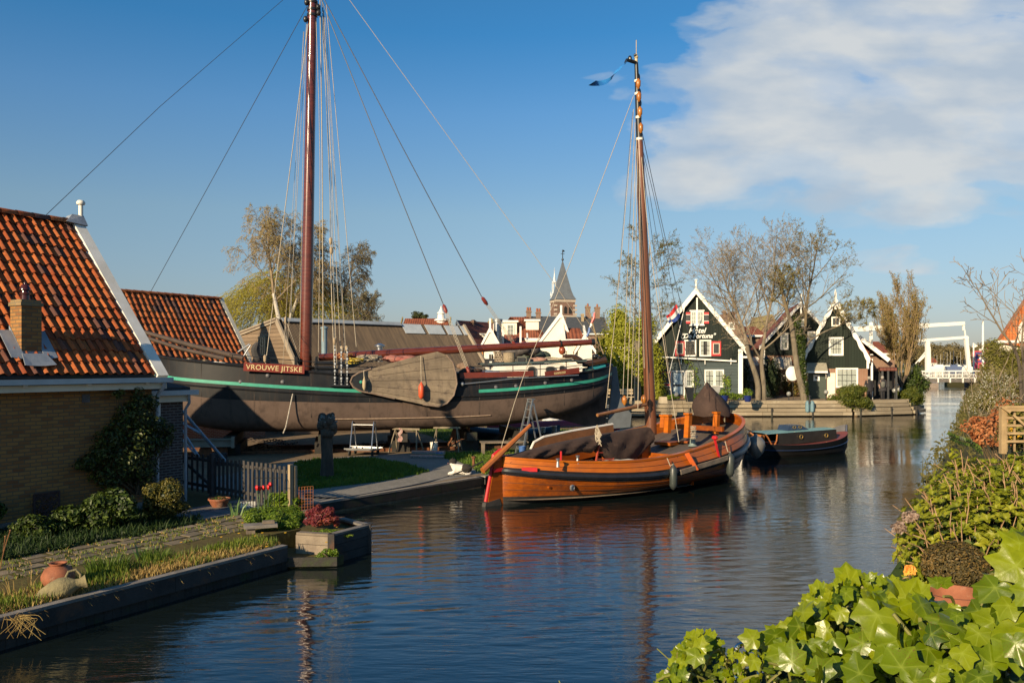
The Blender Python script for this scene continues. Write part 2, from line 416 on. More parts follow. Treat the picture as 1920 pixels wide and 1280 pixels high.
def water_material():
 m,nt=_new('canal_water');n=N(nt);tc=n('TexCoord').outputs[3]
 z0=n('TexNoise',Vector=n('Mapping',Vector=tc,Scale=(.22,.22,1),Rotation=(0,0,.5)),Scale=1.,Detail=3.)
 z1=n('TexNoise',Vector=n('Mapping',Vector=tc,Scale=(.42,1.7,1),Rotation=(0,0,-.12)),Scale=2.3,Detail=3.,Roughness=.5,Distortion=.5)
 z2=n('TexNoise',Vector=n('Mapping',Vector=tc,Scale=(.5,2.0,1),Rotation=(0,0,.12)),Scale=6.5,Detail=3.,Roughness=.5,Distortion=.4)
 amp=ramp(n,z0,[(.36,.22),(.64,1.)])
 h=math_(n,'MULTIPLY',math_(n,'ADD',math_(n,'MULTIPLY',z1,1.0),math_(n,'MULTIPLY',z2,.42)),amp)
 b=n('Bump',Height=h,Strength=1.,Distance=.014)
 p=n('BsdfPrincipled',Roughness=.025,IOR=1.72,Normal=b)
 p.inputs['Base Color'].default_value=(.007,.012,.012,1)
 p.inputs['Specular IOR Level'].default_value=.5
 n('OutputMaterial',Surface=p);return m
WATER=water_material()
WHITE=mat('white_paint',(.80,.77,.70),(.66,.62,.54),2.,.45,.05)
CREAM=mat('cream_paint',(.78,.70,.54),(.64,.57,.43),2.,.5,.05)
GREYW=mat('grey_white_paint',(.55,.56,.55),(.42,.43,.42),3.,.5,.05)
BLACK=mat('black_paint',(.013,.015,.017),(.022,.022,.024),2.,.35,.05)
DARK=mat('dark_interior',(.01,.01,.011),rough=.8)
REDP=mat('red_paint',(.52,.018,.022),(.38,.014,.018),3.,.4)
BLUEP=mat('blue_paint',(.05,.13,.36),rough=.5)
STEEL=mat('galvanised_steel',(.42,.44,.46),(.28,.30,.32),6.,.38,.05,metal=.75)
ALU=mat('aluminium',(.40,.41,.42),(.28,.29,.31),5.,.3,metal=.85)
RUST=mat('rusty_steel',(.20,.075,.028),(.09,.035,.017),9.,.85,.4,60.)
LEAD=mat('lead_sheet',(.30,.33,.37),(.20,.23,.27),4.,.55,.15,12.)
VARN=mat('varnished_spar',(.14,.032,.018),(.075,.018,.011),3.,.22,.06,30.,stretch=(1,1,6),coat=.35)
GLASS=glassm('window_glass')
CURT=mat('net_curtain',(.50,.50,.47),(.36,.36,.34),8.,.9)
ROPE=mat('hemp_rope',(.47,.38,.24),(.33,.26,.16),20.,.9)
PALER=mat('pale_rope',(.44,.38,.29),(.32,.27,.20),20.,.9)
WIRE=mat('steel_wire',(.035,.045,.06),(.06,.06,.07),8.,.45)
TERRA=mat('terracotta',(.30,.10,.045),(.19,.065,.032),6.,.8,.15,c3=(.33,.20,.13))
BARK=mat('bark',(.10,.078,.058),(.05,.04,.03),6.,.95,.9,26.,stretch=(1,1,.3))
BARKL=mat('light_bark',(.20,.165,.115),(.11,.09,.065),5.,.95,.7,22.,stretch=(1,1,.35))
TWIG=mat('twigs',(.21,.16,.105),(.14,.11,.075),2.,.9)
OLDW=mat('weathered_timber',(.25,.20,.145),(.14,.11,.085),2.5,.85,.5,24.,rv=.2,stretch=(1,1,1))
DARKW=mat('wet_dark_timber',(.034,.029,.024),(.017,.015,.013),3.,.75,.5,20.,rv=.3,c3=(.03,.04,.014),s3=1.)
CANVAS=mat('brown_canvas',(.055,.030,.022),(.034,.020,.016),2.2,.9,.9,5.,c3=(.075,.045,.033),s3=2.)
SLATE=mat('slate',(.075,.08,.085),(.045,.05,.055),3.,.6,.3,12.,rv=.2)
TIRE=mat('rubber',(.02,.02,.02),rough=.8)
DX=V((.5225,.853,0));DN=V((.853,-.5225,0))
KG,KY=1.058,1.03
def kg(l):return[(x*KG,y*KG)for x,y in l]
def ky(l):return[(x*KY,y*KY)for x,y in l]
ZG,ZY,ZQ=.42,.30,1.10
import numpy as np
def water_sheet():
 """the canal: a fine sheet of real wavelets near the banks, carried on to the horizon by a flat one"""
 rng=np.random.default_rng(5);rr=[2.6]
 while rr[-1]<150:rr.append(rr[-1]*1.0042)
 rr=np.array(rr);an=np.radians(np.linspace(-47,47,500));Rr,A=np.meshgrid(rr,an,indexing='ij');X=Rr*np.sin(A);Y=Rr*np.cos(A);sp_=np.maximum(Rr*.0042,Rr*(an[1]-an[0]));Z=np.zeros_like(X)
 patch=np.zeros_like(X)
 for k in range(9):q=rng.uniform(0,6.28);l=rng.uniform(4,17);patch+=np.sin((X*np.cos(q)+Y*np.sin(q))*6.283/l+rng.uniform(0,6.28)+1.3*np.sin(X*.21+k))
 patch=np.clip(.62+.19*patch,.22,1.25)
 for k in range(46):
  l=.13*(4.6**(k/45.));q=np.radians(90+rng.normal(6,17));w=np.clip(l/(2.6*sp_)-.5,0,1);ph=rng.uniform(0,6.28)
  Z+=w*.0088*l/6.283*(l/.3)**-.35*rng.uniform(.7,1.3)*np.sin((X*np.cos(q)+Y*np.sin(q))*6.283/l+ph+.8*np.sin(X*rng.uniform(.2,.9)+Y*rng.uniform(-.4,.4)+ph))
 Z*=patch;n0,n1=X.shape;co=np.stack([X,Y,Z],-1).reshape(-1,3);ii=(np.arange(n0-1)[:,None]*n1+np.arange(n1-1)[None]).reshape(-1);qd=np.stack([ii,ii+1,ii+n1+1,ii+n1],-1)
 base=len(co);co=np.vstack([co,[(-1500,-60,-.03),(1500,-60,-.03),(1500,3000,-.03),(-1500,3000,-.03)]]);qd=np.vstack([qd[:,::-1],[[base,base+1,base+2,base+3]]])
 me=bpy.data.meshes.new('water');me.vertices.add(len(co));me.vertices.foreach_set('co',co.astype(np.float32).ravel());me.loops.add(qd.size);me.loops.foreach_set('vertex_index',qd.astype(np.int32).ravel());me.polygons.add(len(qd));me.polygons.foreach_set('loop_start',(np.arange(len(qd))*4).astype(np.int32));me.polygons.foreach_set('use_smooth',np.ones(len(qd),bool));me.update(calc_edges=True);me.materials.append(WATER)
 o=bpy.data.objects.new('water',me);C.objects.link(o);o['kind']='structure'
water_sheet()
def slab(poly,z,zb=-1.5):
 m=MB();k=len(poly);m.add([(x,y,z)for x,y in poly]+[(x,y,zb)for x,y in poly],[tuple(range(k))]+[(i,i+k,(i+1)%k+k,(i+1)%k)for i in range(k)]);return m
SOIL=groundm('garden_soil',(.10,.075,.03),(.07,.06,.022),(.12,.11,.035),.8,9.)
YARD=groundm('shipyard_ground',(.21,.15,.095),(.14,.10,.065),(.28,.20,.12),.35,5.)
TURF=groundm('turf',(.045,.085,.014),(.06,.10,.018),(.03,.055,.010),.5,11.)
PAVE=groundm('concrete_path',(.22,.205,.18),(.17,.16,.14),(.27,.25,.22),.7,8.,.9,.3)
gc1=(-3.72,14.75)
struct('garden_ground',slab(kg([(-22,-16),(-12.2,-.2),(-6.36,10.45),(-3.98,14.42),(-4.12,14.9),(-4.6,15.2),(-3.72,16.4),(-4.95,18.9),(-6.6,20.2),(-9.5,22.6),(-16,22),(-30,10)]),ZG),SOIL)
YP=ky([(-5.35,19.3),(-.9,24.85),(1.6,29.6),(5.0,44.5),(4.4,46.5)])+[(3.4,60.0),(-.5,64),(-60,70),(-120,60),(-60,10),(-16,22.1),(-9.7,23.4),(-6.9,21.3)]
struct('shipyard_ground',slab(YP,ZY),YARD)
QP=[(3.5,60.1),(6,60.2),(24,60.6),(29.0,62.6),(30.9,64.9),(63.6,132),(63.6,150),(69,190),(20,420),(-300,420),(-300,72),(-60,69.9),(-.6,63.9)]
struct('town_ground',slab(QP,ZQ),YARD)
struct('quay_paving',MB().add([(6,60.75,1.104),(24,61.1,1.104),(29,63.0,1.104),(30.6,65.2,1.104),(31.5,68,1.104),(6,68,1.104)],[(0,1,2,3,4,5)]),groundm('quay_paving',(.23,.17,.12),(.17,.13,.09),(.30,.24,.17),.5,6.))
RB=[(8.9,18.0),(18.0,34.0),(42.0,78),(55.2,101.0),(61.2,112),(68.4,125),(74.6,135),(76,150),(90,175),(300,420),(400,400),(400,-20),(30,-20),(12,6),(6,13.3)]
struct('far_bank_ground',slab(RB,1.3),groundm('bank_soil',(.075,.07,.025),(.055,.05,.02),(.09,.075,.03),.5,6.))
m=slab([(2.1,4.6),(3.2,7.3),(7.9,15.0),(11,14),(16,6),(12,0),(5.5,1.5),(2.2,2.6),(1.9,3.4)],1.85);struct('terrace_lawn',m,TURF)
FAR=groundm('far_shore',(.06,.07,.03),(.05,.055,.03),(.08,.08,.05),.05,1.)
struct('far_shore',slab([(60,640),(700,640),(1500,1200),(1500,1500),(-400,1500),(-200,700)],1.2),FAR)
m=MB();m.poly([(-3000,900,.3),(3000,900,.3),(3000,5000,.3),(-3000,5000,.3)]);struct('polder_ground',m,FAR)
H0=thing('brick_house','yellow brick house with steep orange pantile roof and white verge, nearest on the left','house',(-7.6*KG,18.0*KG,ZG),math.atan2(.853,.5225))
fh=fr(H0)
BR1=brickm('yellow_brick',(.46,.235,.075),(.16,.068,.026),(.15,.11,.065),.225,.074,.011)
BR2=brickm('dark_brick',(.085,.055,.05),(.05,.036,.036),(.20,.19,.17),.215,.066,.012)
BR3=brickm('red_brick',(.30,.115,.06),(.20,.07,.04),(.34,.29,.22),.22,.07,.012)
BRT=brickm('brown_brick',(.24,.12,.075),(.16,.08,.05),(.28,.23,.18),.22,.07,.012)
TILE=tilem('orange_pantiles',(.30,.065,.022),(.40,.10,.028),(.50,.145,.04),(.13,.06,.045),.45)
TILE2=tilem('orange_pantiles_far',(.33,.085,.03),(.42,.12,.038),(.50,.16,.055),(.10,.055,.045),.3)
EAVE,RIDGE,RD=3.03,6.645,2.94
m=MB(fh);m.prism([(0,0,0),(0,0,EAVE),(0,RD,RIDGE-.16),(0,2*RD,EAVE),(0,2*RD,0)],(-13,0,0));m.build('wall',BR1,H0)
m=MB(fh);y0=2*RD;m.prism([(0,y0+.02,0),(0,y0+.02,(EAVE-.35)),(0,y0+RD,(RIDGE-.75)-.16),(0,y0+2*RD,(EAVE-.35)),(0,y0+2*RD,0)],(-11,0,0));m.build('shadow_casting_wing',BR1,H0)  # unseen wing and roof, added to throw a shadow on the barge bow
m=MB(fh)
for s in(-1,1):m.prism([(.1,y0+RD+s*(RD+.2),(EAVE-.35)-.05),(.1,y0+RD,(RIDGE-.75)-.03),(.1,y0+RD,(RIDGE-.75)+.09),(.1,y0+RD+s*(RD+.2),(EAVE-.35)+.07)],(-11.2,0,0))
m.build('shadow_casting_roof',wavyroof('shadow_roof_pantiles',(.30,.07,.024),(.42,.11,.032)),H0)
m=MB(fh);m.box((-6.4,-.03,.09),(12.75,.06,.30));m.build('plinth',mat('cement_plinth',(.22,.21,.19),(.15,.145,.135),3.,.9,.3),H0)
def tiles(mb,O,u,v,ncol,nrow,cw,rl,amp=.036,k=7,lift=.03,jit=.006):
 u=u.normalized();v=v.normalized();n=u.cross(v)
 if n.z<0:n=-n
 for r in range(nrow):
  for c in range(ncol):
   rr=rnd();j=U(-jit,jit)+(U(-.02,.03)if rnd()<.08 else 0);tw=U(-.016,.016);vs=[];tl=U(-.012,.012);sg=.035*mnoise.noise(V((c*cw*.55,r*rl*.55,amp*90)))
   for i in range(k+1):
    t=i/k
    h=amp*(math.cos((t-.28)*2*math.pi))if t<.78 else amp*-1+amp*.5*((t-.78)/.22)
    x=(c+t*1.02)*cw
    for q,(y,dz)in enumerate(((r*rl+j,h+lift-.02),(r*rl+j,h+lift),((r+1.08)*rl,h))):
     vs.append(O+u*(x+tw*q*.5)+v*y+n*(dz+sg+tl*(t-.5)))
   fs=[]
   for i in range(k):
    a=3*i;fs+=[(a+1,a+4,a+5,a+2),(a,a+3,a+4,a+1)]
   mb.add(vs,fs,rr)
sl=V((0,RD+.24,RIDGE-EAVE-.02));slope=sl.length
o=V((-8.8,-.24,EAVE+.04));ncol=42
m=MB(fh);nr=15;tiles(m,o,V((1,0,0)),sl,ncol,nr,8.72/ncol,slope/nr)
rf=m.build('roof',TILE,H0,True)
m=MB(fh);e0=o-V((0,0,.06));e1=e0+sl;m.prism([e0,e1,e1+V((8.7,0,0)),e0+V((8.7,0,0))],(0,.02,-.05));m.prism([(-12.9,RD+.02,RIDGE-.03),(-12.9,2*RD+.2,EAVE),(-.05,2*RD+.2,EAVE),(-.05,RD+.02,RIDGE-.03)],(0,0,.06));m.build('roof_boarding',DARKW,rf)
m=MB(fh)
for i in range(24):
 x=-8.8+i*.37;prof=[(.13*math.cos(q),.12*math.sin(q))for q in[R(t)for t in range(0,181,30)]]
 rows=[[V((x+d,RD+y*(1+.1*k),RIDGE+z*(1+.1*k)+U(-.004,.004)))for y,z in prof]for d,k in((0,1),(.37,.2),(.38,-.3))]
 m.grid(rows)
m.build('ridge_tiles',TILE,rf,True)
m=MB(fh);a=V((.06,-.30,EAVE-.03));b=V((.06,RD+.02,RIDGE+.07));m.bar(a,b,.27,.09,up=V((0,-.77,.64)));m.build('verge_board',WHITE,H0)
m=MB(fh);m.prism([(-.30,RD-.17,RIDGE+.02),(-.05,RD+.02,RIDGE+.24),(.24,RD+.02,RIDGE+.24),(.24,RD-.17,RIDGE-.02)],(0,.22,-.03));m.build('ridge_cap',LEAD,H0)
m=MB(fh);c=fh.inverted()@P(152,430,20.76);c.y=RD+.05
m.lathe([(.055,-.15),(.052,.60)],c,12);m.lathe([(.09,.60),(.10,.63),(.10,.66),(.07,.70)],c,12);m.build('vent_pipe',WHITE,H0,True)
m=MB(fh);m.prism([(-9,-.38,EAVE-.05),(-9,-.38,EAVE-.155),(-9,-.26,EAVE-.155),(-9,-.26,EAVE-.07),(-9,-.29,EAVE-.07),(-9,-.29,EAVE-.125),(-9,-.36,EAVE-.125),(-9,-.36,EAVE-.05)],(9.28,0,0));m.b2((.265,-.38,EAVE-.155),(.285,-.26,EAVE-.06));m.build('gutter',mat('zinc_white',(.50,.52,.52),(.40,.42,.42),2.,.5),H0)
m=MB(fh);m.b2((-9,-.255,EAVE-.30),(.2,-.02,EAVE-.17));f=m.build('fascia',CREAM,H0)
m=MB(fh)
for x in(-5.6,-4.3,-3.0,-1.7,-.35):m.b2((x,-.30,EAVE-.20),(x+.09,-.256,EAVE-.157))
m.build('gutter_bracket',WHITE,f)
m=MB(fh);m.tube([(.09,-.32,EAVE-.16),(.09,-.30,EAVE-.26),(.09,-.10,EAVE-.42),(.09,-.07,EAVE-.55),(.09,-.07,.1)],.042,10)
for z in(.6,1.6,2.3):m.lathe([(.05,z),(.05,z+.05)],(.09,-.07,0),10)
m.build('downpipe',mat('grey_pipe',(.42,.45,.50),(.34,.37,.41),3.,.5),H0,True)
v0=fh.inverted()@onplane(160,747,fh@V((0,0,0)),DN)
m=MB(fh);m.box((v0.x,-.015,v0.z),(.16,.03,.17))
for i in range(4):m.box((v0.x,-.036,v0.z-.06+i*.04),(.13,.012,.02),(.5,0,0))
m.build('vent_grille',mat('grille_grey',(.16,.15,.15),rough=.6),H0)
rn=fh.to_3x3()@V((0,-sl.z,sl.y)).normalized()
cp=fh.inverted()@onplane(62,668,fh@o,rn)
ch_m=MB(fh);cx,cy,cz=cp.x,cp.y+.05,cp.z
ch_m.box((cx,cy+.2,cz+.38),(.40,.40,1.25));chim=ch_m.build('chimney',BR1,H0)
m=MB(fh);m.box((cx,cy+.2,cz+1.03),(.45,.45,.07));m.box((cx,cy+.2,cz+1.09),(.40,.40,.06));m.build('chimney_cap',brickm('cap_brick',(.32,.22,.10),(.24,.16,.08),(.2,.17,.12)),chim)
m=MB(fh);m.lathe([(.085,1.1),(.08,1.22),(.10,1.235),(.10,1.255),(.075,1.27),(.07,1.30),(.105,1.32),(.10,1.36),(.06,1.42),(.02,1.44),(.015,1.48),(.001,1.50)],(cx-.02,cy+.2,cz),14);m.build('chimney_pot',mat('glazed_pot',(.065,.018,.018),rough=.2),chim,True)
m=MB(fh);sn=(V((0,-sl.z,sl.y)).normalized());sv=sl.normalized()
q=V((cx,cy,cz))
fl=[q+V((-.24,0,0))-sv*.02+sn*.10,q+V((.24,0,0))-sv*.02+sn*.10,q+V((.33,0,0))-sv*.33+sn*.115,q+V((.1,0,0))-sv*.36+sn*.12,q+V((-.12,0,0))-sv*.35+sn*.10,q+V((-.30,0,0))-sv*.34+sn*.115]
m.prism(fl,sn*.012)
m.b2((cx-.22,cy-.012,cz-.15),(cx+.22,cy-.002,cz+.10))
for s in(-1,1):
 m.prism([q+V((s*.206,-.01,-.1)),q+V((s*.206,-.01,.12)),q+V((s*.206,.42,.62)),q+V((s*.206,.42,.40))],(s*.01,0,0))
 m.prism([q+V((s*.20,0,0))-sv*.15+sn*.075,q+V((s*.46,0,0))-sv*.1+sn*.075,q+V((s*.46,0,0))+sv*.62+sn*.075,q+V((s*.20,0,0))+sv*.62+sn*.075],sn*.012)
m.build('chimney_flashing',LEAD,chim)
c=fh.inverted()@onplane(85,945,fh@V((0,-.05,0)),DN)
pl=thing('wall_relief','dark rusty openwork metal panel leaning on the yellow brick wall','panel',fh@V((c.x,-.1,.05)),math.atan2(.853,.5225));fp=fr(pl)
m=MB(fp)
for a,b in(((-.25,0,0),(-.25,0,.68)),((.25,0,0),(.25,0,.68)),((-.25,0,0),(.25,0,0)),((-.25,0,.68),(.25,0,.68))):m.bar(a,b,.04,.03)
m.build('frame',mat('dark_rust',(.07,.035,.03),(.04,.02,.02),8.,.8),pl)
m=MB(fp)
for i in range(16):
 x=U(-.22,.22);pts=[(x+U(-.1,.1)*k,.005,.68*k/5)for k in range(6)];m.tube(cubic([(max(-.24,min(.24,p[0])),p[1],p[2])for p in pts],3),.011,5)
m.build('tracery',MATS['dark_rust'],pl)
A0=thing('brick_annex','low dark brick lean-to with white gutter and a tiny white window, past the downpipe','annex',fh@V((.24,.55,0)),math.atan2(.853,.5225));fa=fr(A0)
m=MB(fa);m.b2((0,0,0),(1.0,2.6,2.40));m.build('wall',BR2,A0)
m=MB(fa);m.prism([(-.1,-.16,2.66),(1.08,-.16,2.66),(1.08,2.7,3.0),(-.1,2.7,3.25)],(0,0,.07));m.prism([(-.1,-.1,2.72),(-.1,1.2,3.25),(.7,1.2,2.8),(.5,-.1,2.72)],(0,0,.04));m.build('roof',mat('roofing_felt',(.03,.028,.028),(.05,.045,.045),5.,.9,.3),A0)
m=MB(fa);m.b2((-.12,-.30,2.55),(1.22,-.16,2.66));m.build('gutter',MATS['zinc_white'],A0)
m=MB(fa);m.b2((-.1,-.15,2.39),(1.05,-.005,2.56));m.build('fascia',CREAM,A0)
m=MB(fa);m.tube([(1.0,-.22,2.56),(1.06,-.15,2.35),(1.05,-.03,2.2),(1.05,-.03,0)],.035,8);m.build('downpipe',MATS['grey_pipe'],A0,True)
def window(parent,M,x0,x1,z0,z1,fw=.06,nx=1,nz=1,dep=.05,fm=None,bar=.025,barm=None,curtain=0,y=0.,back=DARK,sill=False,panem=None):
 """frame on a wall lying in the local plane y; the pane and curtain are its sub-parts"""
 m=MB(M);fm=fm or WHITE
 for a,b in(((x0,z0),(x0+fw,z1)),((x1-fw,z0),(x1,z1)),((x0+fw,z0),(x1-fw,z0+fw)),((x0+fw,z1-fw),(x1-fw,z1))):m.b2((a[0],y-dep,a[1]),(b[0],y-.001,b[1]))
 if sill:m.b2((x0-.05,y-dep-.05,z0-.06),(x1+.05,y-.001,z0-.002))
 w=m.build('window',fm,parent)
 if nx*nz>1:
  m=MB(M)
  for i in range(1,nx):x=x0+fw+(x1-x0-2*fw)*i/nx;m.b2((x-bar/2,y-dep+.012,z0+fw),(x+bar/2,y-.012,z1-fw))
  for i in range(1,nz):z=z0+fw+(z1-z0-2*fw)*i/nz;m.b2((x0+fw,y-dep+.015,z-bar/2),(x1-fw,y-.015,z+bar/2))
  m.build('glazing_bar',barm or fm,w)
 m=MB(M);m.b2((x0+fw*.8,y-.008,z0+fw*.8),(x1-fw*.8,y-.004,z1-fw*.8));m.build('room_shade',back,w)
 if curtain:
  m=MB(M);xa,xb,za,zb=x0+fw,x1-fw,z0+fw,z1-fw;k=24
  spans=[(xa,xb)]if curtain==1 else[(xa,xa+(xb-xa)*.36),(xb-(xb-xa)*.36,xb)]
  for p,q in spans:
   m.grid([[V((p+(q-p)*i/k,y-.014-.004*math.sin(i*2.1),z))for i in range(k+1)]for z in(za,zb)])
  m.build('curtain',CURT,w,True)
 m=MB(M);m.poly([(x0+fw*.9,y-dep*.5,z0+fw*.9),(x1-fw*.9,y-dep*.5,z0+fw*.9),(x1-fw*.9,y-dep*.5,z1-fw*.9),(x0+fw*.9,y-dep*.5,z1-fw*.9)]);m.build('pane',panem or GLASS,w)
 return w
window(A0,fa,.03,.35,1.95,2.36,.05)
def edging(name,label,a,b,zt,n,mats,deep=.055,fascia=.24):
 a=V((a[0],a[1],0));b=V((b[0],b[1],0));d=(b-a).normalized();nn=V((d.y,-d.x,0));L=(b-a).length
 t=thing(name,label,'edging',a+V((0,0,0)),0)
 m=MB();k=n
 for i in range(k):
  p=a+d*(L*i/k+.004);q=a+d*(L*(i+1)/k-.004);e=U(-.006,.006)
  m.bar(p+nn*(-.05+e)+V((0,0,zt-.02)),q+nn*(-.05+e)+V((0,0,zt-.02)),.16,.045)
 m.build('cap_board',mats[0],t)
 m=MB()
 for i in range(k):
  p=a+d*(L*i/k+.003);q=a+d*(L*(i+1)/k-.003);m.bar(p+nn*.0+V((0,0,zt-.045-fascia/2)),q+nn*.0+V((0,0,zt-.045-fascia/2)),.05,fascia)
 m.build('fascia_board',mats[1],t)
 m=MB();x=.0
 while x<L:
  m.bar(a+d*x-nn*.06+V((0,0,-.5)),a+d*x-nn*.06+V((0,0,zt-.05)),.09,.03,up=nn)if False else m.box(a+d*(x+.07)-nn*.05+V((0,0,zt/2-.3)),(.135,.05,zt+.5),Matrix((d,nn,V((0,0,1)))).transposed())
  x+=.14
 m.build('sheet_pile',mats[2],t)
 return t
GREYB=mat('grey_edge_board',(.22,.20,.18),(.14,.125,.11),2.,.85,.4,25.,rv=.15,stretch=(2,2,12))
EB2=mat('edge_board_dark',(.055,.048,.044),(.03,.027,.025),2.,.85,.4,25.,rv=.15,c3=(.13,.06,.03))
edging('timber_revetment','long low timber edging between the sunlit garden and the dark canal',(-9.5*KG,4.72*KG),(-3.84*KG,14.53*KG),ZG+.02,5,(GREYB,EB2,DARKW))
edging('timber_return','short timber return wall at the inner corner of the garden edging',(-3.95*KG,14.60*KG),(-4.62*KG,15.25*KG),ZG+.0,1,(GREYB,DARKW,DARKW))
t=thing('timber_step','low timber landing step between the garden edging and the planter box','step',(-3.6*KG,14.8*KG,0))
sp=kg([(-3.80,14.62),(-3.05,14.72),(-2.95,14.95),(-3.9,15.6),(-4.5,15.3)])
slab(sp,.16).build('step_core',SOIL,t)
m=MB();m.bar((-3.86*KG,14.58*KG,.12),(-3.00*KG,14.64*KG,.12),.06,.16);m.bar((-3.86*KG,14.58*KG,-.2),(-3.00*KG,14.64*KG,-.2),.05,.4);m.build('front_board',DARKW,t)
PL=thing('planter_box','weathered timber planter box with a purple red shrub at the garden corner','planter',(-3.2*KG,15.4*KG,0))
pc=[(x*1.08,y*1.08)for x,y in[(-3.74,14.84),(-3.10,14.66),(-2.62,15.52),(-3.25,16.25),(-3.95,16.2)]];zt=.53
slab(pc,zt-.09).build('soil',SOIL,PL)
for i in range(4):
 a=V((*pc[i],0));b=V((*pc[i+1],0));d=(b-a).normalized();nn=V((d.y,-d.x,0))
 m=MB()
 for z,hh in((zt-.11,.16),(zt-.285,.17),(zt-.465,.17)):m.bar(a+nn*.02+V((0,0,z)),b+nn*.02+V((0,0,z)),.05,hh)
 if i:m.bar(a+nn*.0+V((0,0,0)),b+nn*.0+V((0,0,0)),.05,.6);m.box((a+V((0,0,.0))),(.12,.12,1.1))
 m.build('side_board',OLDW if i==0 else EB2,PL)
 m=MB();m.bar(a-nn*.02+d*.02+V((0,0,zt)),b-nn*.02-d*.03+V((0,0,zt)),.15,.04);m.build('cap_board',GREYB if i else OLDW,PL)
for i,(a,b,lab)in enumerate((((-5.2*KY,19.45*KY),(-.88*KY,24.9*KY),'concrete and timber shipyard quay edge with a black mooring rope on it'),((-.8*KY,24.95*KY),(1.65*KY,29.6*KY),'timber edge of the shipyard bank behind the orange sailing boat'),((1.65*KY,29.7*KY),(5.05*KY,44.5*KY),'far timber edge of the grassy shipyard bank towards the hotel'))):
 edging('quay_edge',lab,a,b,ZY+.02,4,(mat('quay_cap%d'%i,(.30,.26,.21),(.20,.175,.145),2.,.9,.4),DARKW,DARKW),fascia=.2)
def g2(px,py,z):p=G(px,py,z);return(p.x,p.y)
def sheet(name,pts,z,mt):
 m=MB();m.poly([(x,y,z)for x,y in pts]);return struct(name,m,mt)
sheet('quay_path',[g2(560,948,ZY),g2(700,925,ZY),g2(908,886,ZY),g2(900,872,ZY),g2(860,864,ZY),g2(760,850,ZY),g2(690,853,ZY),g2(560,862,ZY),(-9.6,23.5),(-6.9,21.4)],ZY+.004,PAVE)
LAWN=[g2(555,868,ZY),g2(600,861,ZY),g2(690,858,ZY),g2(760,868,ZY),g2(806,884,ZY),g2(720,902,ZY),g2(600,916,ZY),g2(560,918,ZY)]
sheet('lawn',LAWN,ZY+.008,TURF)
LAWN2=[g2(800,850,ZY),g2(930,846,ZY),(1.5,29.5),(-.6,25.4),g2(862,866,ZY)]
sheet('verge_grass',LAWN2,ZY+.008,TURF)
LAWN3=[(1.2,30.5),(4.8,44.0),(-6,46),(-2.5,36.5)]
sheet('bank_grass',LAWN3,ZY+.008,TURF)
STONE=mat('garden_paver',(.21,.165,.115),(.12,.10,.065),3.,.9,.4,20.,rv=.25)
fpv=math.atan2(.853,.5225);m=MB();mm=Matrix.Rotation(fpv,3,'Z')
for i in range(-8,15):
 for j in range(4):
  q=V((-6.85*KG,12.5*KG,0))+mm@V((i*.44+(j%2)*.2,.36+j*.36,0))
  if(q-V((-6.4*KG,10.5*KG,0))).dot(DN)>-.25:continue
  m.box(q+V((0,0,ZG-.012+U(-.008,.006))),(.36+U(-.05,.02),.29+U(-.05,.02),.05),(U(-.02,.02),U(-.02,.02),fpv+U(-.05,.05)))
struct('garden_path',m,STONE)
m=MB()
for i in range(9):
 for j in range(4):
  q=V((-6.1*KG,17.0*KG,0))+mm@V((i*.36,.1+j*.36,0));m.box(q+V((0,0,ZG+.012+U(-.005,.005))),(.34,.34,.05),(0,0,fpv+U(-.02,.02)))
struct('gate_path',m,mat('grey_paver',(.16,.155,.155),(.11,.11,.115),3.,.9,.4,rv=.2))
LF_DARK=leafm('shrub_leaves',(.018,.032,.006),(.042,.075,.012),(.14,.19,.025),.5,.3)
LF_ROSE=leafm('rose_leaves',(.018,.03,.006),(.04,.06,.012),(.15,.17,.025),.45,.3)
LF_BRIGHT=leafm('fresh_leaves',(.07,.13,.012),(.15,.24,.02),(.28,.35,.035),.5,.4)
LF_RED=leafm('purple_red_leaves',(.12,.02,.035),(.24,.04,.05),(.34,.10,.04),.5,.35)
LF_RUSTY=leafm('rusty_green_leaves',(.04,.045,.008),(.10,.095,.015),(.24,.18,.025),.5,.3)
GR=leafm('grass_blades',(.07,.12,.012),(.14,.20,.02),(.25,.27,.035),.6,.35)
GRDRY=leafm('dry_stubble',(.24,.15,.045),(.34,.23,.075),(.44,.33,.12),.8,.2)
GRLAWN=leafm('lawn_blades',(.06,.12,.010),(.10,.17,.014),(.20,.24,.03),.6,.35)
IRIS=leafm('iris_blades',(.10,.18,.06),(.16,.26,.09),(.26,.36,.13),.4,.35)
STEM=mat('plant_stem',(.09,.065,.03),(.06,.04,.02),9.,.85)
def blobpts(blobs,n,lo=.75,hi=1.06):
 """points scattered through the shells of a union of ellipsoids: yields point, outward normal"""
 ws=[max(r[0]*r[1],r[0]*r[2],r[1]*r[2])**1.0 for c,r in blobs];tot=sum(ws);k=0;tries=0
 while k<n and tries<n*6:
  tries+=1;x=rnd()*tot;i=0
  while x>ws[i]:x-=ws[i];i+=1
  c,r=blobs[i];z=U(-1,1);q=U(0,6.283);s=math.sqrt(1-z*z);d=V((s*math.cos(q),s*math.sin(q),z))
  f=U(lo,hi);p=V(c)+V((d.x*r[0],d.y*r[1],d.z*r[2]))*f
  ok=True
  for j,(c2,r2)in enumerate(blobs):
   if j!=i and sum(((p[t]-c2[t])/r2[t])**2 for t in range(3))<.55:ok=False;break
  if not ok:continue
  k+=1;yield p,V((d.x/r[0],d.y/r[1],d.z/r[2])).normalized()
